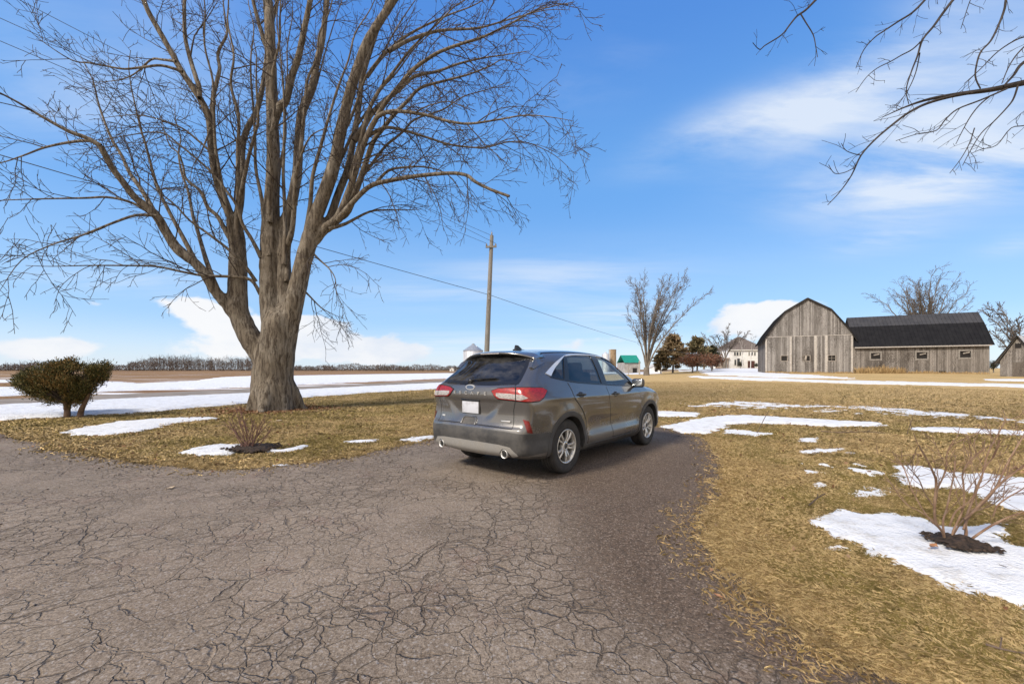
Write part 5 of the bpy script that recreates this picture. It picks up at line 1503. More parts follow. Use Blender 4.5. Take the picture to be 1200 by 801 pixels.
for s in (1, -1):
    for yc in (-1.355, 1.355):
        w = bpy.data.objects.new('wheel', mhub); COL.objects.link(w); w.parent = car
        w.location = (0.790 * s, yc, 0.360)
        w.rotation_euler = (random.Random(yc + s).uniform(0, 1.2), 0, 0 if s > 0 else math.pi)
        for nm, m_ in (('tyre', mt), ('rim', mrim), ('hub_cap', mcap)):
            o = bpy.data.objects.new(nm, m_); COL.objects.link(o); o.parent = w
# ================================================================ trees and shrubs
class Twigs:
    """collects tapering branches; all of one shape count are skinned at once"""
    def __init__(self): self.g = {}; self.all = []
    def add(self, P, R, sides):
        P = np.asarray(P, float); R = np.asarray(R, float)
        self.g.setdefault((len(P), sides), []).append((P, R))
    def build(self, name, mat, parent, jitter=0.0, world_pts=False):
        VV = []; FF = []; base = 0; rs = np.random.RandomState(5)
        for (n, s), L in self.g.items():
            P = np.stack([a for a, _ in L]); R = np.stack([b for _, b in L])
            B = len(L)
            T = np.gradient(P, axis=1); T /= np.maximum(np.linalg.norm(T, axis=2, keepdims=True), 1e-9)
            ref = rs.normal(size=(B, 1, 3)); m = T.mean(1, keepdims=True)
            ref -= m * (ref * m).sum(2, keepdims=True) / np.maximum((m * m).sum(2, keepdims=True), 1e-9)
            U = ref - T * (ref * T).sum(2, keepdims=True); U /= np.maximum(np.linalg.norm(U, axis=2, keepdims=True), 1e-9)
            W = np.cross(T, U)
            a = np.arange(s) * 2 * math.pi / s
            V = P[:, :, None, :] + (U[:, :, None, :] * np.cos(a)[None, None, :, None] + W[:, :, None, :] * np.sin(a)[None, None, :, None]) * R[:, :, None, None]
            if jitter and s >= 8:
                V += rs.normal(size=V.shape) * (R[:, :, None, None] * jitter)
            I = base + np.arange(B * n * s).reshape(B, n, s)
            q = np.stack([I[:, :-1, :], np.roll(I[:, :-1, :], -1, 2), np.roll(I[:, 1:, :], -1, 2), I[:, 1:, :]], -1).reshape(-1, 4)
            VV.append(V.reshape(-1, 3)); FF.append(q); base += B * n * s
        V = np.concatenate(VV)
        if parent is not None and world_pts: V = V - np.array(parent.location)
        me = np_mesh(name, V, np.concatenate(FF))
        return link_mesh(name, me, mat, parent, True)

def rand_perp(rng, d):
    while True:
        v = Vector((rng.gauss(0, 1), rng.gauss(0, 1), rng.gauss(0, 1)))
        v -= d * v.dot(d)
        if v.length > 0.2: return v.normalized()
def shoot(rng, p0, d, L, r0, r1, n, wob, bend):
    """a wavering path: start, direction, length; `bend` pulls it (a vector per metre)"""
    P = [Vector(p0)]; d = Vector(d).normalized(); st = L / (n - 1)
    for i in range(n - 1):
        d = (d + Vector((rng.gauss(0, wob), rng.gauss(0, wob), rng.gauss(0, wob))) + bend * st).normalized()
        P.append(P[-1] + d * st)
    t = np.linspace(0, 1, n)
    return np.array([tuple(p) for p in P]), r0 + (r1 - r0) * t ** 0.8
def sprout(rng, tw, P, R, spec, level, thin):
    """spec[level] = dict(n per metre, len, ang, wob, bend, segs, sides)"""
    if level >= len(spec): return
    s = spec[level]
    seg = np.linalg.norm(np.diff(P, axis=0), axis=1); cum = np.concatenate([[0], np.cumsum(seg)]); L = cum[-1]
    cnt = s['n'] * L
    cnt = int(cnt) + (1 if rng.random() < cnt - int(cnt) else 0)
    for k in range(cnt):
        f = s.get('from', 0.2) + (1 - s.get('from', 0.2)) * ((k + rng.random()) / max(cnt, 1))
        x = f * L; i = min(int(np.searchsorted(cum, x)) - 1, len(P) - 2); i = max(i, 0)
        u = (x - cum[i]) / max(seg[i], 1e-6)
        p = P[i] + (P[i + 1] - P[i]) * u; r = R[i] + (R[i + 1] - R[i]) * u
        t = Vector(P[i + 1] - P[i]).normalized()
        a = math.radians(rng.gauss(s['ang'], s['ang'] * 0.22))
        q = rand_perp(rng, t)
        if s.get('flat') is not None: q = (q + Vector(s['flat'])).normalized(); q = (q - t * q.dot(t)).normalized()
        d = t * math.cos(a) + q * math.sin(a)
        ln = s['len'] * rng.uniform(0.45, 1.15) * (1.15 - 0.6 * f)
        r0 = max(thin, min(r * 0.62, ln * s.get('rk', 0.012)))
        n = s['segs']
        cP, cR = shoot(rng, p, d, ln, r0, max(thin * 0.75, r0 * 0.3), n, s['wob'], Vector(s['bend']))
        tw.add(cP, cR, s['sides'])
        sprout(rng, tw, cP, cR, spec, level + 1, thin)

def bark_mat(name, a, b, c, sc=1.0, bump=0.9):
    m, nt, p = new_mat(name, a, 0.92, 0, 0.15)
    co = nt.pos()
    w = nt.noise(co, 2.2 * sc, 3, 0.6, out='Color')
    s_ = nt.new('ShaderNodeVectorMath', operation='SCALE'); nt.put(s_.inputs[0], nt.vmath('SUBTRACT', w, (0.5, 0.5, 0.5))); s_.inputs['Scale'].default_value = 0.16 / sc
    cw = nt.vmath('ADD', co, s_.outputs[0])
    rdg = nt.noise(nt.mapping(cw, (13 * sc, 13 * sc, 1.5 * sc)), 1.0, 7, 0.72)
    pl = nt.noise(co, 1.1 * sc, 5, 0.65)
    f = nt.noise(co, 45 * sc, 3, 0.7)
    col = nt.mix(nt.ramp(rdg, 0.36, 0.60), c, a)
    col = nt.mix(nt.ramp(pl, 0.42, 0.68), col, nt.mix(nt.ramp(rdg, 0.36, 0.60), c, b))
    col = nt.mix(nt.ramp(f, 0.3, 0.7), nt.mix(0.25, col, (0.02, 0.015, 0.01)), col)
    nt.put(p.inputs['Base Color'], col)
    nt.put(p.inputs['Normal'], nt.bump(nt.add(rdg, nt.mul(f, 0.25)), bump, 0.05))
    return m
M_BARK = bark_mat('maple_bark', (0.195, 0.162, 0.124), (0.280, 0.247, 0.203), (0.060, 0.046, 0.035))
M_TWIG = noisy('maple_twigs', (0.042, 0.031, 0.026), (0.075, 0.058, 0.047), 3, 0.85)  # darkened colour carries the backlit look of the maple's twigs
M_GREYBARK = noisy('grey_bark', (0.115, 0.098, 0.082), (0.18, 0.155, 0.13), 1.5, 0.9)
M_GREYTWIG = noisy('grey_twigs', (0.105, 0.088, 0.078), (0.16, 0.135, 0.12), 1.0, 0.9)

# ---------------------------------------------------------------- the big maple
TD = 14.2
MB_ = at_depth(321, 482, TD); MZ = float(terrain(MB_[0], MB_[1]))
def tp(px, py, dy=0.0): return at_depth(px, py, TD + dy)
def rpx(r): return r * TD / FPX
maple = empty('maple_tree', (MB_[0], MB_[1], MZ), 0, 'huge bare maple with a thick many stemmed trunk on the lawn', 'tree')
LIMBS = [   # (points px,py ; depth change from start to end ; radius px at start, end)
    ([(321, 486), (321, 462), (320, 435), (325, 405), (329, 378)], (0, 0), (25, 19)),                      # trunk
    # left fork
    ([(316, 430), (304, 412), (293, 395), (283, 375), (277, 358)], (0, 0.0), (12.5, 10.5)),
    ([(281, 374), (256, 345), (241, 322), (227, 306), (208, 292), (196, 275), (186, 256), (172, 242), (158, 231), (144, 213), (131, 196), (118, 171)], (0, -2.2), (8, 3.4)),
    ([(118, 171), (100, 161), (83, 155), (55, 140), (28, 124), (0, 109), (-40, 92)], (-2.2, -3.6), (3.2, 1.2)),
    ([(118, 171), (104, 165), (80, 167), (52, 173), (28, 182), (0, 191), (-35, 196)], (-2.2, -1.8), (2.4, 0.9)),
    ([(277, 362), (278, 345), (279, 318), (278, 292), (275, 262)], (0, 0.2), (10.5, 8.8)),
    ([(275, 264), (267, 246), (258, 222), (252, 200), (248, 172), (246, 143), (240, 126), (232, 112), (222, 97), (212, 82), (200, 60), (187, 37), (174, 14), (165, -8), (140, -60), (120, -120)], (0.2, -1.5), (7, 2.0)),
    ([(234, 115), (233, 100), (230, 92), (222, 66), (217, 43), (216, 15), (217, -10), (222, -70)], (-0.6, 0.6), (3.6, 1.8)),
    ([(275, 264), (281, 240), (283, 207), (284, 172), (290, 150), (300, 132), (307, 105), (311, 80), (316, 40), (330, -20)], (0.2, 1.8), (6.5, 2.5)),
    # centre stem
    ([(322, 412), (318, 372), (315, 340), (315, 305), (316, 270), (318, 235), (320, 200), (320, 167), (319, 130), (318, 100), (317, 60), (315, 15), (312, -30), (318, -110), (310, -190)], (0, 1.2), (12.0, 4.0)),
    ([(319, 150), (328, 125), (335, 118), (342, 90), (350, 66), (357, 32), (364, -4), (372, -70), (380, -140)], (0.4, -0.8), (6.5, 2.2)),
    ([(314, 60), (304, 30), (296, -2), (284, -60)], (0.8, 0.2), (4.0, 1.6)),
    # right of centre
    ([(331, 398), (335, 350), (333, 315), (332, 290), (334, 262), (340, 245), (348, 205), (350, 165), (354, 130), (366, 100), (372, 70), (378, 45), (384, -4), (395, -80)], (0, 1.8), (10, 2.4)),
    ([(331, 300), (341, 275), (345, 245), (346, 212), (352, 185), (364, 160), (382, 150), (391, 148)], (0.2, -1.4), (5.5, 1.0)),
    # right fork
    ([(334, 402), (343, 362), (349, 335), (355, 308), (362, 285), (371, 252), (382, 222), (393, 187), (398, 160), (404, 133), (411, 105), (420, 77), (430, 50), (445, 25), (464, -4), (500, -60), (520, -120)], (0, -0.6), (12.0, 2.6)),
    ([(362, 290), (376, 272), (386, 258), (396, 228), (407, 200), (414, 165), (421, 122), (424, 93), (434, 60), (443, 33), (455, -4), (470, -80)], (0, 1.4), (7.2, 2.0)),
    ([(368, 282), (380, 270), (397, 252), (412, 215), (427, 167), (438, 144), (450, 123), (467, 102), (483, 83), (500, 70), (517, 60), (542, 51), (567, 43), (598, 28), (627, 13), (670, 3)], (0, -2.0), (6.5, 1.2)),
    ([(384, 266), (396, 256), (408, 246), (424, 205), (437, 167), (450, 149), (463, 133), (478, 118), (493, 103), (520, 95), (550, 87), (575, 77), (590, 70), (615, 78)], (0, -0.4), (6.5, 1.0)),
    ([(425, 172), (440, 140), (456, 131), (475, 131), (500, 135), (525, 142), (550, 145), (585, 140), (617, 135), (650, 138), (672, 142)], (-0.9, -2.2), (3.8, 0.8)),
    ([(430, 160), (450, 150), (470, 152), (500, 161), (530, 170), (567, 173), (592, 167), (617, 167), (650, 182), (675, 205)], (-0.6, 0.6), (2.8, 0.8)),
    ([(395, 258), (418, 232), (436, 217), (460, 211), (483, 207), (510, 204), (533, 203), (548, 206), (557, 213), (575, 222), (597, 230)], (-0.2, -1.6), (4.2, 1.9)),
    ([(385, 268), (405, 262), (433, 248), (455, 246), (478, 246), (493, 245)], (-0.2, 0.8), (3.2, 1.3)),
    ([(440, 215), (455, 200), (475, 196), (500, 196), (525, 205), (545, 232)], (-0.5, 0.5), (2.6, 0.8)),
    ([(366, 296), (374, 304), (386, 315), (393, 327), (394, 345)], (0, -0.8), (2.0, 0.7)),
    ([(352, 336), (362, 346), (376, 360), (388, 367), (402, 373)], (0, 0.8), (2.0, 0.7)),
    ([(455, 60), (480, 47), (515, 36), (560, 33), (600, 22), (640, 12), (668, 12)], (-0.8, 1.2), (3.4, 0.9)),
    ([(430, 90), (452, 62), (480, 40), (520, 20), (560, 4), (590, -20)], (0.8, 1.8), (3.4, 1.2)),
    # thin left branches low on the crown
    ([(305, 345), (294, 328), (270, 324), (240, 323), (212, 318), (182, 312), (140, 311), (101, 311), (60, 312), (30, 311)], (0, -3.0), (2.8, 0.9)),
    ([(300, 330), (285, 309), (265, 290), (252, 280), (240, 271), (222, 258), (205, 240), (182, 222), (150, 198), (133, 186)], (0, -2.2), (3.0, 0.9)),
    ([(306, 302), (296, 282), (284, 262), (277, 240), (264, 222), (250, 204), (228, 184), (207, 167), (194, 157), (176, 155), (160, 157), (130, 162), (98, 166)], (0, -1.4), (3.2, 0.8)),
    ([(252, 205), (247, 180), (230, 163), (213, 150), (190, 141), (163, 135), (138, 136), (110, 140)], (-0.3, -1.8), (2.2, 0.7)),
    ([(204, 288), (188, 262), (170, 246), (150, 236), (125, 231), (100, 232), (50, 233), (0, 235), (-40, 240)], (-1.0, -2.8), (2.8, 0.8)),
    ([(184, 253), (160, 252), (130, 262), (95, 276), (60, 287), (25, 305), (0, 340)], (-1.6, -3.6), (2.2, 0.7)),
    ([(214, 84), (190, 77), (167, 79), (146, 81), (127, 78), (105, 74), (83, 70), (45, 45), (30, 30)], (-1.0, -2.6), (2.2, 0.7)),
    ([(206, 72), (190, 70), (177, 70), (160, 85), (143, 93), (120, 96), (100, 97)], (-1.0, 0.2), (2.0, 0.7)),
    ([(247, 150), (235, 180), (226, 195), (222, 215)], (-0.4, -1.0), (1.6, 0.7)),
]
rngT = random.Random(77)
N_TRACED = len(LIMBS)
for k_, (bx0, by0, ex, ey, bow) in enumerate([(279, 330, 236, -60, -8), (277, 300, 262, -40, 8), (316, 300, 296, -30, -10), (316, 330, 340, -20, 6), (333, 310, 322, -60, 4), (336, 330, 412, -30, -16), (352, 310, 446, -20, -14), (360, 290, 500, -20, -16), (372, 262, 530, 20, -22),
        (256, 345, 205, 120, -12), (232, 312, 150, 60, -20), (196, 275, 96, 60, -14), (316, 260, 332, -40, -4), (345, 240, 400, -40, -8), (410, 210, 560, -10, -26), (400, 250, 600, 95, -30), (277, 290, 190, 140, -10), (246, 145, 262, -30, 6), (275, 262, 300, 40, 10), (415, 165, 620, 60, -30)]):
    n_ = 11; rr_ = random.Random(300 + k_)
    L_ = []
    for i_, t_ in enumerate(np.linspace(0, 1, n_)):
        L_.append((bx0 + (ex - bx0) * t_ + bow * math.sin(math.pi * t_) + rr_.gauss(0, 2.2) * min(1, t_ * 4), by0 + (ey - by0) * t_ + bow * 0.6 * math.sin(math.pi * t_) + rr_.gauss(0, 2.2) * min(1, t_ * 4)))
    LIMBS.append((L_, (0.0, rr_.uniform(-2.4, 2.4)), (3.4 + 1.6 * rr_.random(), 1.2)))
def limb_world(pts, dyr, rr):
    n = len(pts); L = np.array([0] + list(np.cumsum([math.hypot(pts[i + 1][0] - pts[i][0], pts[i + 1][1] - pts[i][1]) for i in range(n - 1)])))
    f = L / L[-1]
    P = np.array([tp(p[0], p[1], dyr[0] + (dyr[1] - dyr[0]) * f[i]) for i, p in enumerate(pts)])
    sc_ = 0.93 if rr[0] > 8 else 0.76
    R = np.array([sc_ * rpx(rr[0] + ((0.35 if rr[1] < 1.5 else 1.0) * rr[1] - rr[0]) * f[i] ** 0.72) for i in range(n)])
    S = smooth_open(np.concatenate([P, R[:, None]], 1), 4)
    return S[:, :3], S[:, 3]
PATHS = [limb_world(*l) for l in LIMBS]
# trunk: the thick lower stems grown together into one skin
caps = []
for k, (P, R) in enumerate(PATHS):
    if R[0] < rpx(4.8): continue
    zt = MZ + 6.6
    for i in range(len(P) - 1):
        if R[i] > rpx(3.6) and P[i][2] < zt: caps.append((P[i], P[i + 1], R[i], R[i + 1]))
for a in np.linspace(0, 2 * math.pi, 8)[:-1]:      # root flare
    a += 0.35
    c, s = math.cos(a), math.sin(a); rr = 0.80 + 0.15 * math.sin(3.1 * a)
    caps.append((np.array([MB_[0] + c * 0.40, MB_[1] + s * 0.40, MZ + 0.75]), np.array([MB_[0] + c * rr, MB_[1] + s * rr, MZ - 0.05]), 0.30, 0.11))
    caps.append((np.array([MB_[0] + c * rr, MB_[1] + s * rr, MZ - 0.05]), np.array([MB_[0] + c * rr * 1.5, MB_[1] + s * rr * 1.5, MZ - 0.14]), 0.11, 0.07))
def trunk_f(xs, ys, zs):
    F = np.full((len(xs), len(ys), len(zs)), 5.0, np.float32)
    h = xs[1] - xs[0]
    for A, B, ra, rb in caps:
        m = max(ra, rb) + 0.45
        sl = []
        for g, i in ((xs, 0), (ys, 1), (zs, 2)):
            lo, hi = min(A[i], B[i]) - m, max(A[i], B[i]) + m
            sl.append(slice(np.searchsorted(g, lo), np.searchsorted(g, hi)))
        X, Y, Z = np.meshgrid(xs[sl[0]], ys[sl[1]], zs[sl[2]], indexing='ij')
        if X.size == 0: continue
        Pp = np.stack([X, Y, Z], -1) - A; D = B - A
        t = np.clip((Pp @ D) / max(D @ D, 1e-9), 0, 1)
        d = np.linalg.norm(Pp - t[..., None] * D, axis=-1) - (ra + (rb - ra) * t)
        f0 = F[tuple(sl)]; k = 0.09
        hh = np.clip(k - np.abs(f0 - d), 0, None) / k
        F[tuple(sl)] = np.minimum(f0, d) - hh * hh * k * 0.25
    return F
ca_ = np.array([c[0] for c in caps] + [c[1] for c in caps])
V, Q = surface_nets(trunk_f, ca_.min(0) - 0.6, ca_.max(0) + 0.6, 0.045)
me = np_mesh('trunk', V, Q)
nv = np.empty(len(V) * 3, np.float32); me.vertices.foreach_get('normal', nv); nv = nv.reshape(-1, 3)
ang = np.arctan2(V[:, 1] - MB_[1], V[:, 0] - MB_[0])
rid = vnoise(V[:, 0] * 7 + V[:, 1] * 3, V[:, 2] * 1.1 + V[:, 1] * 6, 1.0, 3, 71) - 0.5
lump = vnoise(V[:, 0] * 2 + V[:, 1], V[:, 2] * 1.6, 1.0, 2, 73) - 0.5
V = V + nv * (rid * 0.055 + lump * 0.06)[:, None]
V = V - np.array(maple.location)
me.vertices.foreach_set('co', V.astype(np.float32).ravel()); me.update()
link_mesh('trunk', me, M_BARK, maple, True)
bpy.context.view_layer.update()
tw = Twigs(); tl = Twigs()
for k, (P, R) in enumerate(PATHS):
    if k == 0: continue
    if R[0] >= rpx(4.8):
        i0 = 0
        while i0 < len(P) - 4 and P[i0][2] < MZ + 6.0 and R[i0] > rpx(3.6): i0 += 1
        P2, R2 = P[i0:], R[i0:]
    else: P2, R2 = P, R
    if len(P2) > 2: tl.add(P2, R2, 10 if R2[0] > 0.07 else 7)
SPEC = [dict(n=1.75, len=2.3, ang=46, wob=0.10, bend=(0, 0, 0.02), segs=8, sides=5, rk=0.0115, **{'from': 0.22}),
        dict(n=3.4, len=1.0, ang=44, wob=0.12, bend=(0, 0, 0.10), segs=6, sides=4, rk=0.010),
        dict(n=3.6, len=0.38, ang=46, wob=0.14, bend=(0, 0, 0.25), segs=4, sides=3, rk=0.012)]
SPEC_T = [dict(SPEC[0], n=1.15), SPEC[1], SPEC[2]]
SPEC_D = [dict(n=3.0, len=2.3, ang=50, wob=0.10, bend=(0.10, 0, -0.26), segs=8, sides=5, rk=0.0105, **{'from': 0.15}),
          dict(n=3.6, len=1.0, ang=40, wob=0.11, bend=(0.06, 0, -0.16), segs=6, sides=4, rk=0.010),
          dict(n=3.4, len=0.38, ang=46, wob=0.14, bend=(0, 0, 0.0), segs=4, sides=3, rk=0.012)]
for k, (P, R) in enumerate(PATHS):
    if k in (0, 1): continue
    droop = k in (16, 17, 18, 19, 20, 21, 22, 23, 24, 27, 30)
    m = R < 0.14
    i0 = int(np.argmax(m)) if m.any() else 0
    if len(P) - i0 < 4: continue
    i0 = max(0, min(i0, len(P) - 6))
    sprout(rngT, tw, P[i0:], R[i0:], SPEC_D if droop else (SPEC if k < N_TRACED else SPEC_T), 0, 0.0075)
tl.build('limbs', M_BARK, maple, 0.03, True)
tw.build('twigs', M_TWIG, maple, 0, True)

# ---------------------------------------------------------------- the tree out of frame on the right, whose branches hang into view
OD = 7.6
OT = np.array([14.2, 8.6]); OZ = float(terrain(*OT))
otree = empty('overhanging_tree', (OT[0], OT[1], OZ), 0, 'bare tree at the right edge, thin dark branches hanging against the cloud', 'tree')
def op(px, py, dy=0.0): return at_depth(px, py, OD + dy)
def os_(L, dy0, dy1, r0, r1, pre=None):
    n = len(L); P = [op(p[0], p[1], dy0 + (dy1 - dy0) * i / (n - 1)) for i, p in enumerate(L)]
    if pre is not None: P = [np.array(pre)] + P
    P = np.array(P); R = np.linspace(r0, r1, len(P)); S = smooth_open(np.concatenate([P, R[:, None]], 1), 4)
    return S[:, :3], S[:, 3]
H1 = (OT[0], OT[1], OZ + 5.6); H2 = (OT[0] - 0.1, OT[1], OZ + 7.4); H3 = (OT[0], OT[1], OZ + 8.6)
OB = [os_([(1330, 60), (1260, 85), (1200, 97), (1162, 105), (1125, 110), (1090, 116), (1062, 125), (1035, 137)], 0.6, 0, 0.082, 0.006, H1),
      os_([(1162, 105), (1120, 112), (1087, 121), (1065, 132), (1046, 146), (1026, 163), (1009, 182), (998, 205), (984, 225), (970, 240)], 0.1, -0.4, 0.028, 0.006),
      os_([(1009, 182), (1000, 180), (991, 176), (986, 168)], -0.3, -0.3, 0.008, 0.005), os_([(1002, 196), (990, 202), (978, 203), (971, 193)], -0.3, -0.4, 0.008, 0.005),
      os_([(1300, 10), (1245, 45), (1200, 73), (1188, 88), (1176, 101)], 0.4, 0.2, 0.05, 0.014, H1),
      os_([(1192, -40), (1180, -5), (1177, 11), (1170, 30), (1161, 48), (1150, 60), (1145, 73), (1143, 90), (1149, 104)], 0.2, 0.1, 0.022, 0.011, (OT[0] - 1.5, OT[1] - .5, OZ + 9.0)),
      os_([(1160, -50), (1135, -20), (1117, 0), (1104, 17), (1094, 31), (1081, 47), (1075, 66), (1068, 84), (1062, 105), (1065, 122)], 0.4, -0.3, 0.034, 0.006, H3),
      os_([(1081, 47), (1069, 58), (1056, 65), (1044, 72), (1028, 80), (1015, 91), (1003, 108)], 0, -0.2, 0.013, 0.005), os_([(1078, 62), (1074, 82), (1068, 98), (1060, 112), (1050, 126)], 0, 0.2, 0.010, 0.005),
      os_([(1120, -50), (1100, -20), (1084, 0), (1069, 15), (1053, 25), (1038, 35), (1025, 44), (1012, 59), (1003, 80)], 0.8, 0.4, 0.030, 0.006, H3),
      os_([(1060, -80), (1000, -45), (975, -20), (956, 0), (944, 12), (934, 19), (925, 30), (916, 41), (897, 53), (890, 58), (882, 50)], 1.0, 0.6, 0.034, 0.006, H3),
      os_([(938, 16), (944, 26), (953, 41), (956, 55), (958, 67)], 0.7, 0.6, 0.013, 0.006),
      os_([(1180, 104), (1150, 117), (1122, 128), (1108, 140), (1097, 153), (1075, 157), (1050, 165)], 0, -0.4, 0.016, 0.005),
      os_([(1160, 113), (1148, 123), (1137, 137), (1127, 155), (1120, 169)], 0, 0.3, 0.013, 0.005), os_([(1193, 100), (1188, 115), (1181, 125), (1165, 142), (1150, 156), (1138, 175), (1128, 194)], 0, 0.2, 0.016, 0.005),
      os_([(1142, 150), (1136, 168), (1126, 186), (1113, 203)], 0, 0.1, 0.009, 0.005), os_([(1230, 120), (1205, 145), (1185, 150), (1168, 170), (1150, 175), (1138, 180)], 0.2, 0, 0.012, 0.005, H1),
      os_([(1220, 40), (1195, 45), (1170, 60), (1150, 80), (1130, 98)], 0.2, 0.1, 0.015, 0.006), os_([(1240, 20), (1200, 55), (1184, 75), (1174, 98)], 0.3, 0, 0.015, 0.007), os_([(1150, -30), (1138, -2), (1132, 15), (1126, 34)], 0, 0, 0.010, 0.005, H3)]
ot = Twigs(); rngO = random.Random(12)
ot.add(*shoot(rngO, (OT[0], OT[1], OZ - 0.2), (0, 0, 1), 11.5, 0.34, 0.13, 14, 0.02, Vector((0, 0, 0))), 14)
ot.build('trunk', M_BARK, otree, 0.02, True)
ot = Twigs(); on_ = Twigs()
for P, R in OB: ot.add(P, R, 7)
OSP = [dict(n=2.8, len=0.62, ang=38, wob=0.10, bend=(-0.12, 0, -0.30), segs=6, sides=4, rk=0.010, **{'from': 0.35}), dict(n=3.2, len=0.22, ang=45, wob=0.13, bend=(0, 0, 0.1), segs=4, sides=3, rk=0.014)]
for P, R in OB:
    m = R < 0.05; i0 = int(np.argmax(m)); sprout(rngO, on_, P[i0:], R[i0:], OSP, 0, 0.0044)
# the rest of its crown, growing away from the view
for k in range(16):
    a = rngO.uniform(-1.6, 1.3); z = rngO.uniform(4.5, 10.5)
    d = Vector((math.cos(a), math.sin(a), rngO.uniform(0.3, 1.1)))
    P, R = shoot(rngO, (OT[0], OT[1], OZ + z), d, rngO.uniform(3, 5), 0.09, 0.015, 10, 0.06, Vector((0, 0, 0.05)))
    ot.add(P, R, 7); sprout(rngO, on_, P, R, [dict(n=1.6, len=1.4, ang=42, wob=0.1, bend=(0, 0, 0.03), segs=6, sides=4, rk=0.01), dict(n=2.2, len=0.5, ang=42, wob=0.12, bend=(0, 0, 0), segs=4, sides=3, rk=0.012)], 0, 0.006)
M_OTWIG = noisy('silhouette_twigs', (0.022, 0.017, 0.015), (0.045, 0.035, 0.03), 4, 0.8)  # near-black colour puts the backlit look against the sky into the twigs
ot.build('limbs', M_OTWIG, otree, 0, True); on_.build('twigs', M_OTWIG, otree, 0, True)

# ---------------------------------------------------------------- far bare trees
def bare_tree(name, px, py, d, hpx, wpx, seed, label, stems=7, lean=0.0, trunk_frac=0.18, thin=0.022, dens=1.0, group=None, mat=M_GREYBARK, tmat=M_GREYTWIG, spread=1.0, up=0.9, trunk_r=None):
    q = at_depth(px, py, d); x, y = q[0], q[1]; z = float(terrain(x, y))
    rng = random.Random(seed)
    H = (432.7 - (py - hpx)) / FPX * d + HCAM - z; W = wpx / FPX * d
    t = empty(name, (x, y, z), 0, label, 'tree', group)
    lt, wt, tt_ = Twigs(), Twigs(), Twigs()
    th = H * trunk_frac; r0 = trunk_r or H * 0.028
    P, R = shoot(rng, (0, 0, -0.2), (0.02, 0, 1), th + 0.2, r0 * 1.25, r0, 6, 0.02, Vector((0, 0, 0)))
    tt_.add(P, R, 10); top = P[-1]
    for k in range(stems):
        f = (k + 0.5) / stems * 2 - 1
        tx = (f + rng.uniform(-0.12, 0.12)) * W * 0.5 * spread + lean * W
        ty = rng.uniform(-0.42, 0.42) * W
        hz_ = H * (up + 0.16 * rng.uniform(-1, 1) - 0.20 * abs(f) ** 2)
        tgt = Vector((tx, ty, hz_)); st = Vector(P[rng.choice([3, 4, 5])])
        v = tgt - st; n = 11
        mid = st + v * 0.45 + Vector((-tx * 0.22, -ty * 0.22, v.z * 0.10))
        pts = [st.lerp(mid, i / 5).lerp(mid.lerp(tgt, i / 5), i / 5) if False else (st * (1 - u) ** 2 + mid * 2 * u * (1 - u) + tgt * u * u) for i, u in enumerate(np.linspace(0, 1, n))]
        Pp = np.array([tuple(p + Vector((rng.gauss(0, 1), rng.gauss(0, 1), 0)) * 0.012 * H * (i / n)) for i, p in enumerate(pts)])
        Rr = np.linspace(r0 * 0.36, thin, n); lt.add(Pp, Rr, 6)
        sprout(rng, wt, Pp, Rr, [dict(n=dens * 26 / H, len=H * 0.15, ang=27, wob=0.06, bend=(0, 0, 0.04), segs=6, sides=4, rk=0.011, **{'from': 0.28}),
                                 dict(n=dens * 44 / H, len=H * 0.075, ang=36, wob=0.09, bend=(0, 0, 0.05), segs=4, sides=3, rk=0.013),
                                 dict(n=dens * 52 / H, len=H * 0.035, ang=36, wob=0.09, bend=(0, 0, 0.05), segs=3, sides=3, rk=0.014)], 0, thin)
    tt_.build('trunk', mat, t); lt.build('limbs', mat, t); wt.build('twigs', tmat, t)
    return t
bare_tree('bare_tree', 757.5, 436, 78.0, 101, 74, 21, 'tall vase shaped bare tree standing alone between green roof and evergreens', 15, 0.20, 0.09, 0.024, 1.0, spread=1.10, up=1.0, trunk_r=0.48)
bare_tree('bare_tree', 1083, 434, 92.0, 104, 80, 22, 'wide rounded bare tree rising behind the black barn roof', 30, 0.0, 0.24, 0.026, 0.85, spread=1.0, up=0.98, trunk_r=0.6)
bare_tree('bare_tree', 1197, 436, 70.0, 80, 62, 23, 'loose bare tree behind the small shed at the right edge', 10, -0.10, 0.15, 0.034, 1.0, spread=1.15, up=0.92)
bare_tree('bare_tree', 849, 433, 120.0, 50, 48, 24, 'thin bare tree beside the white farmhouse roof', 8, 0.05, 0.22, 0.045, 0.9)
bare_tree('bare_tree', 825, 433, 118.0, 38, 34, 27, 'small grey bare tree behind the russet bushes', 6, 0.05, 0.22, 0.045, 0.9)
M_BIRCH = noisy('pale_bark', (0.42, 0.40, 0.38), (0.55, 0.53, 0.5), 2)
bare_tree('birch_tree', 870.3, 433, 112.0, 40, 10, 25, 'slim pale barked tree in front of the farmhouse, left one of two', 3, 0.0, 0.5, 0.02, 0.5, mat=M_BIRCH, trunk_r=0.10)
bare_tree('birch_tree', 879.5, 433, 112.0, 42, 12, 26, 'slim pale barked leaning tree in front of the farmhouse porch door', 3, 0.3, 0.45, 0.02, 0.5, mat=M_BIRCH, trunk_r=0.10)

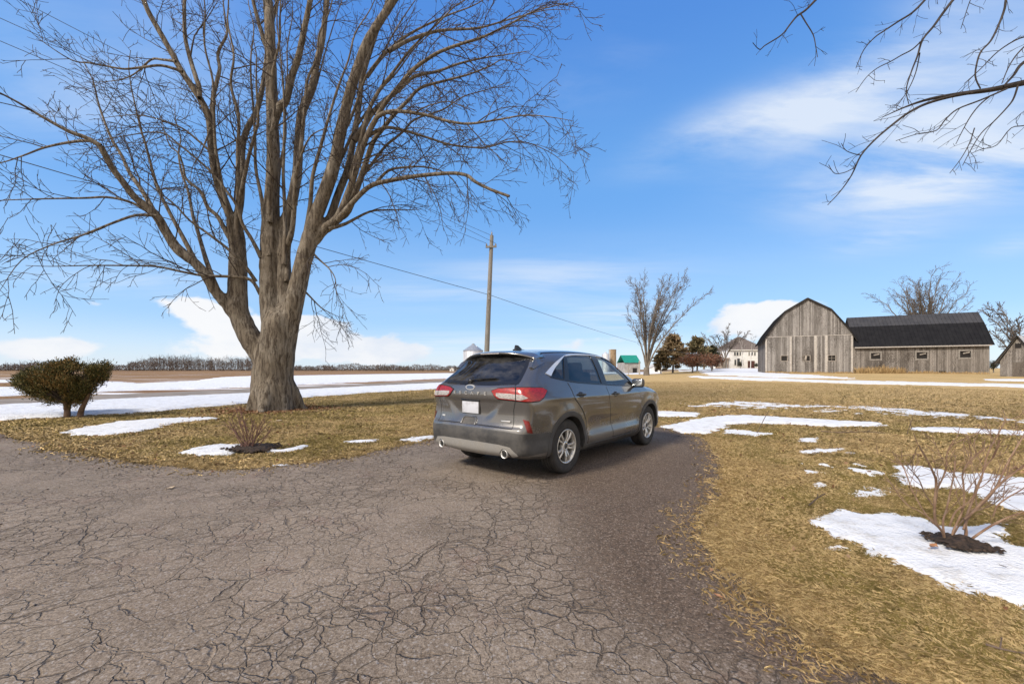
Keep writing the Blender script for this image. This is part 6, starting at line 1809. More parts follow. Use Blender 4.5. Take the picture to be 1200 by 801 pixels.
# ---------------------------------------------------------------- leafy crowns: evergreens, russet bushes, the clipped yew
def leaf_mat(name, a, b, c=None, rough=0.7):
    m, nt, p = new_mat(name, a, rough, 0, 0.2)
    r = nt.island(); co = nt.pos()
    n = nt.noise(co, 1.3, 4, 0.6)
    col = nt.mix(nt.ramp(nt.add(nt.mul(r, 0.6), nt.mul(n, 0.5)), 0.25, 0.85), a, b)
    if c is not None: col = nt.mix(nt.ramp(nt.add(nt.mul(n, 0.8), nt.mul(r, 0.3)), 0.55, 0.72), col, c)
    nt.put(p.inputs['Base Color'], col)
    return m
def leaves(C, D, L, Wd, seed):
    """leaf-sized quads at points C along directions D"""
    rs = np.random.RandomState(seed); n = len(C)
    D = D / np.maximum(np.linalg.norm(D, axis=1, keepdims=True), 1e-9)
    S = np.cross(D, rs.normal(size=(n, 3))); S /= np.maximum(np.linalg.norm(S, axis=1, keepdims=True), 1e-9)
    L = np.broadcast_to(L, (n,))[:, None] * rs.uniform(0.6, 1.3, (n, 1)); Wd = np.broadcast_to(Wd, (n,))[:, None] * rs.uniform(0.7, 1.2, (n, 1))
    V = np.stack([C - S * Wd * 0.35, C + S * Wd * 0.35, C + D * L * 0.6 + S * Wd * 0.5, C + D * L, C + D * L * 0.6 - S * Wd * 0.5], 1)
    F = (np.arange(n) * 5)[:, None] + np.array([0, 1, 2, 3, 4])
    return V.reshape(-1, 3), F
def conifer(px, py, d, hpx, wpx, seed, label, a, b, c, name='evergreen_tree'):
    q = at_depth(px, py, d); x, y = q[0], q[1]; z = float(terrain(x, y)); rng = np.random.RandomState(seed); r2 = random.Random(seed)
    H = (432.7 - (py - hpx)) / FPX * d + HCAM - z; W = wpx / FPX * d / 2
    t = empty(name, (x, y, z), 0, label, 'tree', 'evergreens near the farmhouse')
    tw_ = Twigs(); tw_.add(*shoot(r2, (0, 0, -0.2), (0, 0, 1), H * 0.93, H * 0.026, 0.04, 10, 0.02, Vector((0, 0, 0))), 8)
    C = []; D = []; br = Twigs()
    for k in range(95):
        f = 0.14 + 0.84 * rng.rand() ** 0.9
        prof_ = (math.sin(min(1, (f) / 0.45) * math.pi / 2) ** 0.7) * (1 - max(0, f - 0.40) / 0.62) ** 0.75
        ln = W * max(0.10, prof_) * rng.uniform(0.55, 1.12); a_ = rng.uniform(0, 2 * math.pi)
        dr = Vector((math.cos(a_), math.sin(a_), rng.uniform(0.05, 0.45)))
        P, R = shoot(r2, (0, 0, H * f * 0.94), dr, ln * 1.05, 0.05, 0.015, 7, 0.06, Vector((0, 0, -0.02))); br.add(P, R, 4)
        m = int(36 + 60 * ln / W)
        u = rng.uniform(0.25, 1.05, m); i = np.clip((u * 6).astype(int), 0, 5)
        p = P[i] + (P[i + 1] - P[i]) * (u * 6 - i)[:, None] + rng.normal(size=(m, 3)) * np.array([0.22, 0.22, 0.13]) * H / 9
        C.append(p); D.append((P[-1] - P[0])[None] / ln * 0.8 + rng.normal(size=(m, 3)) * 0.5 + np.array([0, 0, 0.1]))
    C = np.concatenate(C); D = np.concatenate(D)
    V, F = leaves(C, D, 0.52 * H / 9, 0.24 * H / 9, seed)
    tw_.build('trunk', M_GREYBARK, t); br.build('branches', M_GREYTWIG, t)
    link_mesh('foliage', np_mesh('foliage', V, F), leaf_mat('conifer_needles', a, b, c), t)
conifer(788.5, 433.5, 95, 45, 34, 31, 'tallest dark brownish evergreen beside the tall bare tree', (0.150, 0.112, 0.062), (0.240, 0.178, 0.098), (0.260, 0.180, 0.110))
conifer(774.5, 434, 92, 24, 22, 35, 'low rusty evergreen at the foot of the tall bare tree', (0.040, 0.032, 0.014), (0.090, 0.066, 0.030), (0.115, 0.075, 0.035))
conifer(817.0, 434, 102, 42, 34, 32, 'dark green evergreen behind the russet bushes', (0.110, 0.096, 0.048), (0.190, 0.162, 0.080), (0.220, 0.165, 0.090))
conifer(835.0, 433.5, 110, 30, 20, 33, 'smaller evergreen nearest to the farmhouse', (0.026, 0.028, 0.015), (0.060, 0.058, 0.030), None)
def round_bush(name, px, py, d, hpx, wpx, seed, label, mats, group, trunk=True, n=2600):
    q = at_depth(px, py, d); x, y = q[0], q[1]; z = float(terrain(x, y)); rng = np.random.RandomState(seed); r2 = random.Random(seed)
    H = (432.7 - (py - hpx)) / FPX * d + HCAM - z; W = wpx / FPX * d / 2
    t = empty(name, (x, y, z), 0, label, 'bush' if not trunk else 'tree', group)
    tw_ = Twigs(); st = Twigs()
    st.add(*shoot(r2, (0, 0, -0.2), (0.03, 0, 1), H * 0.42, H * 0.045, H * 0.03, 6, 0.03, Vector((0, 0, 0))), 8)
    C = []; D = []
    for k in range(34):
        a_ = rng.uniform(0, 2 * math.pi); e = rng.uniform(0.05, 1.0)
        tgt = Vector((math.cos(a_) * W * math.cos(e * 1.4) * rng.uniform(.7, 1.05), math.sin(a_) * W * math.cos(e * 1.4), H * (0.42 + 0.58 * math.sin(e * 1.4) * rng.uniform(.8, 1.02))))
        s = Vector((0, 0, H * 0.3)); v = tgt - s
        P, R = shoot(r2, s, v + Vector((0, 0, v.length * 0.2)), v.length, 0.05, 0.02, 7, 0.08, Vector((0, 0, -0.02))); tw_.add(P, R, 4)
        m = n // 34; u = rng.uniform(0.3, 1.02, m); i = np.clip((u * 6).astype(int), 0, 5)
        C.append(P[i] + (P[i + 1] - P[i]) * (u * 6 - i)[:, None] + rng.normal(size=(m, 3)) * H * 0.075); D.append(rng.normal(size=(m, 3)) + np.array(v)[None] / v.length * 0.6)
    V, F = leaves(np.concatenate(C), np.concatenate(D), H * 0.075, H * 0.038, seed)
    st.build('trunk', M_GREYBARK, t); tw_.build('branches', M_GREYTWIG, t)
    link_mesh('foliage', np_mesh('foliage', V, F), mats, t)
M_RUSS = leaf_mat('russet_leaves', (0.135, 0.056, 0.032), (0.230, 0.110, 0.066), (0.16, 0.115, 0.08))
round_bush('russet_tree', 811.5, 435.5, 84, 22, 42, 41, 'low spreading russet tree left of the two before the house', M_RUSS, 'russet trees by the house')
round_bush('russet_tree', 834, 434.5, 92, 19, 34, 42, 'low russet tree right of the two, nearest the white house', M_RUSS, 'russet trees by the house')
for px, d, hp, lb in ((867.5, 126, 9, 'dark clipped bush under the left windows of the farmhouse'), (886, 126, 7, 'dark clipped bush right of the farmhouse porch door'), (1164.3, 75, 14, 'dark green bush between the barn wing and shed')):
    round_bush('dark_bush', px, 432 if d > 100 else 436, d, hp, hp * 0.8, int(px), lb, leaf_mat('dark_bush_leaves', (0.020, 0.026, 0.014), (0.045, 0.050, 0.026)), 'dark bushes by the buildings', False, 900)

# the clipped yew on the left lawn
YD = FPX * HCAM / (488.5 - HOR)
yq = at_depth(84, 488.5, YD); yz = float(terrain(yq[0], yq[1]))
yew = empty('yew_shrub', (yq[0], yq[1], yz), 0, 'clipped flat topped evergreen shrub on two bare stems on the left lawn', 'shrub')
ry = np.random.RandomState(61); r2 = random.Random(61)
ks = YD / FPX
stm = Twigs(); brn = Twigs(); C = []; D = []
stems = [[(-0.14, 0, -0.1), (-0.15, 0.02, 0.22), (-0.22, 0.03, 0.42), (-0.38, 0.05, 0.65)], [(0.20, 0.03, -0.1), (0.24, 0.03, 0.18), (0.36, 0.02, 0.42), (0.52, 0, 0.70)], [(-0.15, 0.02, 0.25), (-0.05, -0.1, 0.5), (0.02, -0.2, 0.8)]]
for s in stems:
    S = smooth_open(np.array(s), 4); stm.add(S, np.linspace(0.085, 0.04, len(S)), 9)
# crown outline in the photo: px 22..124, py 421..478; flat sheared top
OUT = np.array([(20, 452), (26, 441), (38, 434), (48, 427), (66, 424), (84, 422), (104, 422), (120, 421), (123, 427), (119, 440), (112, 452), (102, 463), (97, 471), (86, 476), (76, 474), (62, 474), (54, 468), (42, 466), (34, 459)], float)
OUTW = np.stack([(OUT[:, 0] - 84) * ks * 0.88, (488.5 - OUT[:, 1]) * ks], 1)
tries = ry.uniform([OUTW[:, 0].min(), -1.0, OUTW[:, 1].min()], [OUTW[:, 0].max(), 1.0, OUTW[:, 1].max()], (9000, 3))
sdv = sdpoly(tries[:, [0, 2]], OUTW)
cxx = np.interp(tries[:, 2], [0.3, 0.8, 1.5], [0.0, -0.15, -0.25]); depth = np.interp(tries[:, 2], [0.25, 0.6, 1.2, 1.55], [0.22, 0.5, 0.75, 0.65])
u_ = np.clip(-sdv / 0.55, 0, 1)
okk = (sdv < 0.015) & (np.abs(tries[:, 1]) < depth * np.sqrt(np.clip(u_ * 1.2 + 0.08, 0, 1)))
gap = vnoise(tries[:, 0] * 1.0 + tries[:, 1] * 0.7, tries[:, 2], 3.2, 2, 66)
okk &= gap > 0.34
pts = tries[okk]
shell = pts[np.argsort(ry.rand(len(pts)))][:1500]
cpos = np.array([-0.02, 0, 0.35])
for p in shell[:170]:
    v = p - cpos
    P, R = shoot(r2, cpos + v * 0.25, Vector(v), np.linalg.norm(v) * 0.75, 0.018, 0.005, 6, 0.05, Vector((0, 0, 0))); brn.add(P, R, 4)
for p in shell:
    m = 26
    out = p - np.array([0, 0, 0.30]); out = out / np.linalg.norm(out)
    C.append(p + ry.normal(size=(m, 3)) * 0.055); D.append(out[None] * 0.9 + ry.normal(size=(m, 3)) * 0.55 + np.array([0, 0, 0.25]))
V, F = leaves(np.concatenate(C), np.concatenate(D), 0.060, 0.020, 62)
stm.build('stem', noisy('yew_bark', (0.075, 0.045, 0.030), (0.13, 0.085, 0.058), 9), yew); brn.build('branches', M_TWIG, yew)
link_mesh('foliage', np_mesh('foliage', V, F), leaf_mat('yew_needles', (0.040, 0.042, 0.013), (0.110, 0.092, 0.027), (0.180, 0.110, 0.038)), yew)
spr = Twigs()
for k in range(60):
    j = ry.randint(len(OUTW)); 
    p = np.array([OUTW[j, 0], ry.uniform(-.4, .4), OUTW[j, 1]]) * np.array([.93, 1, .96]); v = p - np.array([0, 0, 0.5])
    P, R = shoot(r2, p, Vector(v) + Vector((0, 0, .3)), ry.uniform(.08, .22), 0.004, 0.002, 4, 0.1, Vector((0, 0, 0))); spr.add(P, R, 3)
spr.build('twigs', noisy('russet_twig', (0.16, 0.085, 0.05), (0.10, 0.06, 0.04), 5), yew)

# ---------------------------------------------------------------- bare shrubs in mulch
M_RTWIG = noisy('reddish_twigs', (0.140, 0.080, 0.050), (0.240, 0.158, 0.105), 14, 0.8)
M_RTWIG2 = noisy('dark_red_twigs', (0.110, 0.058, 0.046), (0.17, 0.095, 0.075), 14, 0.8)
q0 = ground_pt(1120, 640); BD_ = q0[1]
shr = empty('bare_shrub', tuple(q0), 0, 'leafless many stemmed shrub in dark mulch amid snow at the right', 'shrub', 'bare shrubs in mulch')
def sp_(px, py, dy=0.0): return at_depth(px, py, BD_ + dy) - q0
ST = [([(1108, 637), (1105, 624), (1097, 612), (1095, 594), (1097, 565), (1093, 552), (1085, 536), (1077, 522)], 0, -0.25, 4.0), ([(1108, 636), (1105, 612), (1109, 597), (1114, 574), (1118, 554), (1119, 540)], 0, 0.2, 3.2),
      ([(1115, 636), (1117, 622), (1129, 594), (1129, 567), (1128, 556), (1136, 540), (1152, 526)], 0, -0.1, 3.0), ([(1125, 641), (1132, 626), (1133, 608), (1156, 583), (1174, 565), (1200, 545), (1225, 528)], 0, 0.15, 4.6),
      ([(1129, 608), (1147, 594), (1165, 574), (1183, 538), (1200, 509), (1208, 490)], 0, 0.35, 3.4), ([(1126, 640), (1140, 630), (1156, 619), (1176, 608), (1200, 599), (1235, 588)], 0, -0.15, 3.6),
      ([(1113, 616), (1120, 599), (1138, 585), (1147, 565), (1156, 545), (1165, 534), (1172, 515)], 0, -0.25, 2.6), ([(1164, 604), (1169, 592), (1182, 582), (1196, 574), (1215, 560)], -0.1, -0.2, 2.2), ([(1097, 612), (1080, 600), (1062, 590), (1048, 572), (1040, 560)], 0, 0.2, 2.2),
      ([(1105, 622), (1088, 606), (1070, 576), (1060, 550), (1050, 536)], 0, 0.4, 2.4), ([(1129, 620), (1136, 596), (1150, 560), (1158, 530), (1170, 508), (1180, 488)], 0, 0.45, 2.8), ([(1112, 636), (1126, 612), (1140, 600), (1165, 590), (1180, 575)], 0, 0.3, 2.4),
      ([(1097, 575), (1108, 552), (1110, 530), (1118, 515)], -0.1, -0.15, 1.8), ([(1095, 594), (1084, 578), (1076, 560), (1062, 545)], -.1, -.3, 1.8)]
s1 = Twigs(); s2 = Twigs(); rs_ = random.Random(9)
for pts, d0, d1, r in ST:
    n = len(pts); P = np.array([sp_(p[0], p[1], d0 + (d1 - d0) * i / (n - 1)) for i, p in enumerate(pts)])
    R = np.linspace(r * 0.38, max(0.45, r * 0.2), n) * BD_ / FPX; S = smooth_open(np.concatenate([P, R[:, None]], 1), 4); s1.add(S[:, :3], S[:, 3], 8)
    sprout(rs_, s2, S[:, :3], S[:, 3], [dict(n=8, len=0.36, ang=32, wob=0.09, bend=(0, 0, 0.25), segs=6, sides=4, rk=0.011, **{'from': 0.3}), dict(n=12, len=0.14, ang=38, wob=0.1, bend=(0, 0, .2), segs=4, sides=3, rk=0.014)], 0, 0.0025)
s1.build('stems', M_RTWIG, shr); s2.build('twigs', M_RTWIG, shr)
q1 = ground_pt(294, 527)
shr2 = empty('bare_shrub', tuple(q1), 0, 'low fan shaped leafless shrub in mulch before the big maple', 'shrub', 'bare shrubs in mulch')
s1 = Twigs(); s2 = Twigs(); rs_ = random.Random(19)
for k in range(19):
    f = (k + 0.5) / 19 * 2 - 1 + rs_.uniform(-.05, .05)
    a = f * 0.85; d = Vector((math.sin(a), rs_.uniform(-0.35, 0.35), math.cos(a)))
    P, R = shoot(rs_, (rs_.uniform(-.09, .09), rs_.uniform(-.06, .06), 0), d, rs_.uniform(0.5, 0.85) * (1 - 0.15 * abs(f)), 0.011, 0.004, 8, 0.05, Vector((0, 0, 0.12))); s1.add(P, R, 5)
    sprout(rs_, s2, P, R, [dict(n=11, len=0.20, ang=28, wob=0.1, bend=(0, 0, 0.3), segs=5, sides=3, rk=0.013, **{'from': 0.35}), dict(n=10, len=0.08, ang=40, wob=0.1, bend=(0, 0, .2), segs=3, sides=3, rk=0.016)], 0, 0.0028)
s1.build('stems', M_RTWIG2, shr2); s2.build('twigs', M_RTWIG2, shr2)
M_MULCH = noisy('wet_mulch', (0.012, 0.009, 0.008), (0.045, 0.030, 0.022), 30, 0.95, bump=0.8)
for i, mp in enumerate(MULCH):
    V2, F, loop = cdt(mp, 0.03 if i == 0 else 0.06)
    sd = -sdpoly(V2, mp)
    z = terrain(V2[:, 0], V2[:, 1]) + (0.046 if i == 0 else 0.02) + np.clip(sd * 0.45, 0, 0.045) + (vnoise(V2[:, 0], V2[:, 1], 22, 2, 4) - 0.3) * 0.045
    tag(link_mesh('mulch', np_mesh('mulch', np.stack([V2[:, 0], V2[:, 1], z], 1), F), M_MULCH, None, False), kind='stuff')

# ---------------------------------------------------------------- far wood along the field, one mass
rw = random.Random(5); nw = np.random.RandomState(5)
wd = Twigs(); CC = []; 
wood = bpy.data.objects.new('far_wood', None)
top_px = lambda px: np.interp(px, [-150, 0, 20, 40, 60, 110, 130, 150, 165, 200, 250, 292, 330, 345, 380, 430, 470, 500, 530, 600], [424, 423.5, 424, 420, 423, 426, 424.5, 424, 418, 414.5, 416.5, 417, 425, 427, 426, 424.5, 427, 425.5, 427.5, 428])
for k in range(2300):
    px = rw.uniform(-160, 640)
    thick = 150 < px < 300
    if not thick and float(vnoise(np.array([px]), np.array([0.0]), 0.06, 3, 12)[0]) < (0.42 if px < 330 else 0.52): continue
    d = rw.uniform(395, 440); q = at_depth(px, 432, d)
    H = ((432.7 - float(top_px(px))) / FPX * d + HCAM) * rw.uniform(0.55, 1.05)
    x, y = q[0], q[1]
    P, R = shoot(rw, (x, y, -0.3), (rw.gauss(0, .05), 0, 1), H * 0.9, 0.13 if thick else 0.11, 0.05, 4, 0.04, Vector((0, 0, 0))); wd.add(P, R, 3)
    for j in range(7 if thick else 6):
        f = rw.uniform(0.3, 0.95); p = P[0] + (P[-1] - P[0]) * f
        dv = Vector((rw.gauss(0, 1), rw.gauss(0, .4), rw.uniform(0.6, 1.8)))
        c, r = shoot(rw, p, dv, H * rw.uniform(0.15, 0.34), 0.10, 0.06, 3, 0.1, Vector((0, 0, 0))); wd.add(c, r, 3)
w_o = wd.build('far_wood', noisy('wood_bark', (0.095, 0.075, 0.066), (0.140, 0.115, 0.102), 0.05, 0.95), None)
tag(w_o, kind='stuff')
b = []; 
nb = 34000
px = nw.uniform(-160, 640, nb); d = nw.uniform(388, 425, nb); hb = ((432.7 - top_px(px)) / FPX * d + HCAM) * 0.62
C = np.stack([(px - 600) / FPX * d, d, nw.rand(nb) ** 1.3 * hb * (0.6 + vnoise(px, d * 0, 0.15, 3, 9))], 1)
V, F = leaves(C, nw.normal(size=(nb, 3)) + np.array([0, 0, 1.2]), 1.5, 0.34, 8)
tag(link_mesh('far_brush', np_mesh('far_brush', V, F), leaf_mat('brush', (0.085, 0.062, 0.054), (0.135, 0.100, 0.085), (0.10, 0.085, 0.06)), None), kind='stuff')
# ================================================================ grass blades, stones, leaves, fallen sticks
rg = np.random.RandomState(101)
M_BLADE, nt, p = new_mat('grass_blades', rough=0.85, spec=0.15)
gc, _, _ = grass_colour(nt, nt.island())
nt.put(p.inputs['Base Color'], gc)
gn = nt.new('ShaderNodeNewGeometry').outputs['Normal']
nt.put(p.inputs['Normal'], nt.vmath('NORMALIZE', nt.vmath('ADD', nt.vmath('MULTIPLY', gn, (0.45, 0.45, 0.45)), (0, 0, 0.8))))
def scatter(n, rmin, rmax, power):
    """points around the viewer's standing place, thinning with distance"""
    u = rg.rand(n)
    r = (rmin ** (1 - power) + u * (rmax ** (1 - power) - rmin ** (1 - power))) ** (1 / (1 - power))
    a = np.radians(rg.uniform(-56, 56, n))
    return r * np.sin(a), r * np.cos(a), r
bx, by, br_ = scatter(1250000, 1.7, 40, 1.2)
P2 = np.stack([bx, by], 1)
dd = sdpoly(P2, DRIVE_E[::2])
keep = dd > -0.02 - 0.42 * rg.rand(len(bx)) ** 9
tt_ = road_t(bx, by); keep &= tt_ > 4.0
bx, by, br_, dd = bx[keep], by[keep], br_[keep], dd[keep]
sn = on_snow(bx, by)
keep = sn < 0.02 + 0.13 * rg.rand(len(bx)) ** 4
for q in MULCH: keep &= sdpoly(np.stack([bx, by], 1), q) > 0.02
keep &= np.hypot(bx - MB_[0], by - MB_[1]) > 0.75
bx, by, br_, dd = bx[keep], by[keep], br_[keep], dd[keep]
n = len(bx)
cl = vnoise(bx, by, 5.0, 2, 55)
h = (0.010 + 0.024 * rg.rand(n) ** 1.5) * (0.65 + 0.7 * cl) * (1 + np.exp(-np.clip(dd, 0, None) / 0.3) * 0.25) * np.clip(0.9 + br_ / 60, 0.8, 1.3)
w = 0.0024 * np.clip(br_ / 3.0, 0.9, 6)
a = rg.uniform(0, 2 * np.pi, n); flow = (vnoise(bx, by, 1.2, 2, 59) * 4 * np.pi)
la = flow + rg.uniform(-2.6, 2.6, n); lean = np.clip(rg.normal(1.5, 0.7, n), 0.1, 3.2)
bz = terrain(bx, by) - 0.004
dirx, diry = np.cos(la), np.sin(la); sxx, syy = -diry, dirx
L = h * np.sqrt(1 + lean ** 2) * 0.8
tipx, tipy, tipz = bx + dirx * h * lean, by + diry * h * lean, bz + h * (1.0 - 0.16 * np.minimum(lean, 2.2))
mx_, my_, mz_ = bx + dirx * h * lean * 0.38, by + diry * h * lean * 0.38, bz + h * 0.62
V = np.stack([np.stack([bx - sxx * w, by - syy * w, bz], 1), np.stack([bx + sxx * w, by + syy * w, bz], 1), np.stack([mx_ + sxx * w * .8, my_ + syy * w * .8, mz_], 1), np.stack([tipx, tipy, tipz], 1), np.stack([mx_ - sxx * w * .8, my_ - syy * w * .8, mz_], 1)], 1)
F = (np.arange(n) * 5)[:, None] + np.arange(5)
sa, ea = grass_attrs(bx, by)
me = np_mesh('lawn_grass', V.reshape(-1, 3), F, {'straw': np.repeat(sa, 5), 'earth': np.repeat(ea * 0.5, 5)})
tag(link_mesh('lawn_grass', me, M_BLADE, None), kind='stuff')

# loose stones and crumbs on the driveway, thick along its edges
def pebbles(name, n, region, mat, smin, smax, seed):
    rs = np.random.RandomState(seed)
    x, y = region(rs, n)
    s = smin + (smax - smin) * rs.rand(len(x)) ** 3
    s *= np.clip(np.hypot(x, y) / 3, 0.8, 2.2)
    base = np.array([(1, 0, 0), (-1, 0, 0), (0, 1, 0), (0, -1, 0), (0, 0, 0.8), (0, 0, -0.8)], float)
    F0 = np.array([(0, 2, 4), (2, 1, 4), (1, 3, 4), (3, 0, 4), (2, 0, 5), (1, 2, 5), (3, 1, 5), (0, 3, 5)])
    V = base[None] * (0.7 + 0.6 * rs.rand(len(x), 6, 1)) * s[:, None, None]
    c, q = np.cos(rs.rand(len(x)) * 6.3), np.sin(rs.rand(len(x)) * 6.3)
    V = np.stack([V[..., 0] * c[:, None] - V[..., 1] * q[:, None], V[..., 0] * q[:, None] + V[..., 1] * c[:, None], V[..., 2] * 0.7], -1)
    V += np.stack([x, y, terrain(x, y) + 0.008 + s * 0.3], 1)[:, None]
    F = (np.arange(len(x)) * 6)[:, None, None] + F0[None]
    o = link_mesh(name, np_mesh(name, V.reshape(-1, 3), F.reshape(-1, 3)), mat, None)
    tag(o, kind='stuff')
M_STONE, nt, p = new_mat('crumbs', rough=0.9, spec=0.2)
r_i = nt.island(); nt.put(p.inputs['Base Color'], nt.mix(nt.ramp(r_i, 0.1, 1.0), (0.055, 0.040, 0.032), (0.20, 0.165, 0.14)))
def reg_edge(rs, n):
    x, y, r = scatter(n * 6, 1.6, 12, 1.2)
    d = -sdpoly(np.stack([x, y], 1), DRIVE_E[::3])
    k = (d > -0.03) & (rs.rand(len(x)) < np.exp(-np.clip(d, 0, None) / 0.35) * 0.9 + 0.012)
    return x[k][:n], y[k][:n]
pebbles('gravel', 7000, reg_edge, M_STONE, 0.002, 0.008, 7)
M_CHIP = noisy('mulch_chips', (0.014, 0.010, 0.008), (0.06, 0.04, 0.028), 40, 0.95)
def reg_mulch(k):
    def f(rs, n):
        q = MULCH[k]; c = q.mean(0); i = rs.randint(len(q), size=n); s = (rs.rand(n) ** 0.5) * 1.18 + 0.10 * rs.rand(n) ** 3
        p = c + (q[i] - c) * s[:, None]; return p[:, 0], p[:, 1]
    return f
for k in (0, 1):
    x0 = len(bpy.data.objects)
    pebbles('mulch_chips', 420 if k == 0 else 500, reg_mulch(k), M_CHIP, 0.005, 0.014, 31 + k)
    bpy.data.objects['mulch_chips' if k == 0 else 'mulch_chips.001'].location.z = 0.045 if k == 0 else 0.03
# dry leaves: small curled things
M_LEAF = noisy('dry_leaf', (0.26, 0.12, 0.055), (0.36, 0.20, 0.11), 12, 0.75)
def dry_leaf(loc, size, rz, label, mat=None):
    b = MB(); V = []; pts = []
    for i, f in enumerate(np.linspace(0, 1, 7)):
        wd_ = math.sin(math.pi * min(f * 1.05, 1)) ** 0.7 * (0.42 + 0.16 * math.sin(i * 2.4))
        for s_ in (-1, 0, 1): pts.append(((f - 0.5) * size, s_ * wd_ * size * 0.6, (0.10 * abs(s_) + 0.16 * (f - 0.5) ** 2 + 0.04) * size))
    F = []
    for i in range(6):
        for j in range(2): F.append((i * 3 + j, i * 3 + j + 1, i * 3 + j + 4, i * 3 + j + 3))
    b.addvf(pts, F, True); b.tube([(-0.5 * size, 0, 0.03 * size), (-0.8 * size, 0.05 * size, 0.02 * size)], 0.02 * size, 5)
    o = b.build('dry_leaf', mat or M_LEAF); o.location = loc; o.rotation_euler = (0.1, -0.06, rz); tag(o, label, 'leaf')
q = ground_pt(1094, 648); dry_leaf((q[0], q[1], q[2] + 0.052), 0.085, 0.4, 'curled brown leaf lying on the snow below the right shrub')
q = ground_pt(842, 701); dry_leaf((q[0], q[1], 0.012), 0.06, 2.2, 'dry tan leaf lying on the asphalt near its right edge')
q = ground_pt(200, 573); dry_leaf((q[0], q[1], 0.012), 0.09, 1.0, 'pale dry leaf lying on the asphalt at the left', noisy('pale_leaf', (0.45, 0.36, 0.26), (0.36, 0.28, 0.19), 9))
q = ground_pt(1175, 671); dry_leaf((q[0], q[1], q[2] + 0.045), 0.035, 1.9, 'small dark leaf scrap on the snow right of the mulch', noisy('dark_leaf', (0.035, 0.022, 0.016), (0.06, 0.04, 0.03), 12))
q = ground_pt(327, 494); dry_leaf((q[0], q[1], q[2] + 0.02), 0.16, 0.3, 'pale leaf lying on the grass right below the big maple', noisy('tan_leaf', (0.5, 0.42, 0.32), (0.4, 0.33, 0.24), 9))
# fallen sticks
M_STICK = noisy('fallen_stick', (0.075, 0.050, 0.036), (0.14, 0.10, 0.075), 10, 0.85)
def stick(pxs, r, label, name='fallen_stick', lift=0.02, heights=None, forks=()):
    tw_ = Twigs(); rr = random.Random(int(pxs[0][0]))
    P = np.array([ground_pt(*p_) for p_ in pxs]); P[:, 2] += lift
    if heights is not None: P[:, 2] += np.array(heights)
    o0 = P[0].copy(); S = smooth_open(P, 4) - o0; tw_.add(S, np.linspace(r, r * 0.4, len(S)), 6)
    for f, dx, dy, dz in forks:
        i = int(f * (len(S) - 1)); e = S[i] + np.array([dx, dy, dz]); m = (S[i] + e) / 2 + np.array([0.02, 0.01, 0.02])
        tw_.add(np.array([S[i], m, e]), np.array([r * 0.6, r * 0.45, r * 0.25]), 5)
    o = tw_.build(name, M_STICK, None); o.location = tuple(o0); tag(o, label, 'stick')
stick([(962, 506), (985, 507.5), (1005, 506.5), (1020, 507), (1037, 508.5)], 0.012, 'long dark twig with a raised fork lying on the far lawn', forks=((0.7, 0.5, 0.25, 0.14), (0.45, -0.35, 0.2, 0.06)))
stick([(948, 594), (957, 586), (967, 580)], 0.008, 'short green grey stick lying on the lawn above the snow', forks=((0.5, 0.05, 0.06, 0.03),))
stick([(1155, 759), (1172, 764), (1190, 768), (1215, 771)], 0.006, 'thin dark twig in the straw at the lower right corner', forks=((0.4, 0.06, 0.05, 0.02),))
stick([(915, 769), (930, 776), (948, 782)], 0.005, 'thin brown twig lying on the asphalt near the right edge', lift=0.012, forks=((0.5, 0.03, 0.04, 0.01),))
def stake(px, py, topx, topy, r, label):
    g = ground_pt(px, py); d = g[1]; t = at_depth(topx, topy, d) - g
    tw_ = Twigs(); rr = random.Random(px); P, R = shoot(rr, (0, 0, -0.05), Vector(t), float(np.linalg.norm(t)), r, r * 0.5, 7, 0.02, Vector((0, 0, 0))); tw_.add(P, R, 6)
    m = P[4]; tw_.add(np.array([m, m + np.array([0.04, 0, 0.08]), m + np.array([0.05, 0.02, 0.17])]), np.array([r * .6, r * .45, r * .3]), 5)
    o = tw_.build('thin_sapling', M_STICK, None); o.location = tuple(g); tag(o, label, 'sapling')
stake(885, 508, 903, 479, 0.010, 'thin leaning bare sapling beside the long snow strip right of the car')
stake(1062, 509, 1067, 493, 0.008, 'tiny bare sapling at the left end of the right snow strip')
stake(1069, 503, 1066, 488, 0.008, 'second tiny bare sapling just behind the snow strip at the right')
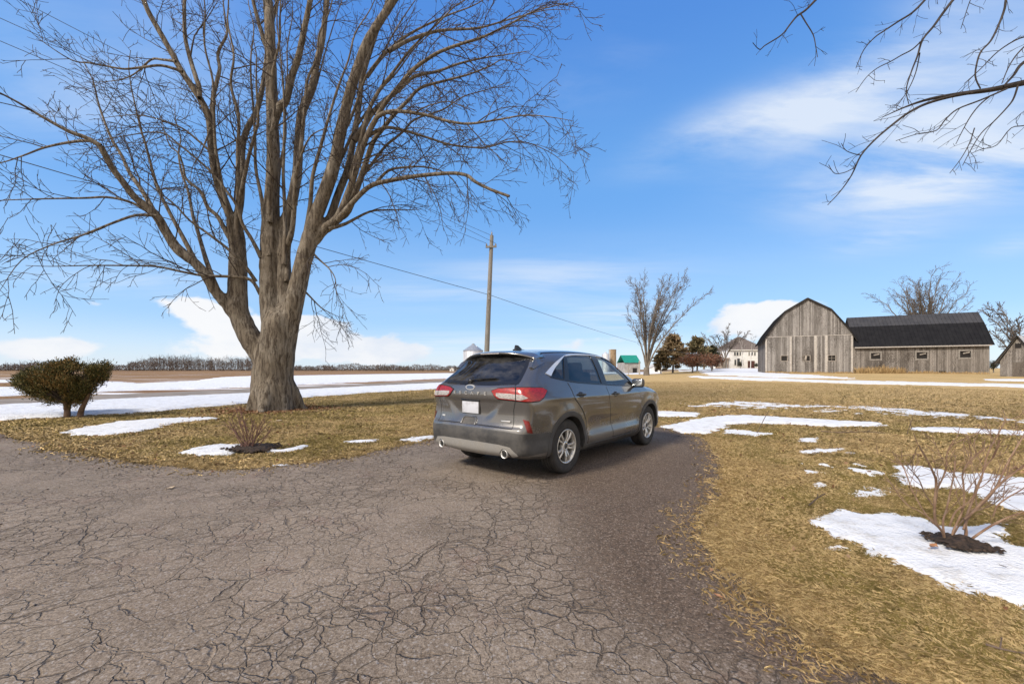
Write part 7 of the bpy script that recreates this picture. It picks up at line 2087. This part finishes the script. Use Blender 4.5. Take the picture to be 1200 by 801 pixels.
# tall dry grass along the foot of the barn wing
M_TALL = leaf_mat('tall_dry_grass', (0.25, 0.165, 0.075), (0.42, 0.30, 0.15), None, 0.9)
rb = np.random.RandomState(77)
def tall(u0, u1, n, hmax, out):
    u = rb.uniform(u0, u1, n); v = -0.15 - out * rb.rand(n) ** 1.5
    ca_, sa_ = math.cos(BA), math.sin(BA)
    x = BP0[0] + u * ca_ - v * sa_; y = BP0[1] + u * sa_ + v * ca_
    hh = hmax * (0.35 + 0.65 * rb.rand(n)) * (0.5 + 0.8 * vnoise(u, v, 0.8, 2, 3))
    return np.stack([x, y, terrain(x, y) - 0.02], 1), hh
Cs, Hs = [], []
for a_ in ((0.2, 5.8, 1700, 1.35, 1.1), (5.8, 14.8, 900, 0.5, 0.6), (-11.6, 0.2, 1000, 0.42, 0.6)):
    c, h_ = tall(*a_); Cs.append(c); Hs.append(h_)
C = np.concatenate(Cs); H_ = np.concatenate(Hs)
V, F = leaves(C, rb.normal(size=C.shape) * np.array([0.32, 0.32, 0.1]) + np.array([0, 0, 1.0]), H_, 0.05, 6)
tag(link_mesh('tall_dry_grass', np_mesh('tall_dry_grass', V, F), M_TALL, None), kind='stuff')

# crumbled brown leaves lying about the foot of the maple and in the turf
rl = np.random.RandomState(404)
a_ = rl.uniform(0, 2 * np.pi, 1500); r_l = 0.7 + np.abs(rl.normal(0, 0.75, 1500))
lx = np.concatenate([MB_[0] + np.cos(a_) * r_l, rl.uniform(-9, 8, 900)]); ly = np.concatenate([MB_[1] + np.sin(a_) * r_l * 0.9, rl.uniform(2, 14, 900)])
k = sdpoly(np.stack([lx, ly], 1), DRIVE_E[::3]) > -0.25
lx, ly = lx[k], ly[k]
C = np.stack([lx, ly, terrain(lx, ly) + 0.012 + 0.02 * rl.rand(len(lx))], 1)
V, F = leaves(C, rl.normal(size=C.shape) * np.array([1, 1, 0.25]), np.clip(0.022 + 0.0028 * np.hypot(lx, ly), 0.02, 0.075), np.clip(0.016 + 0.002 * np.hypot(lx, ly), 0.015, 0.05), 21)
tag(link_mesh('leaf_litter', np_mesh('leaf_litter', V, F), leaf_mat('old_leaves', (0.105, 0.048, 0.026), (0.24, 0.125, 0.065), (0.30, 0.20, 0.12), 0.85), None), kind='stuff')
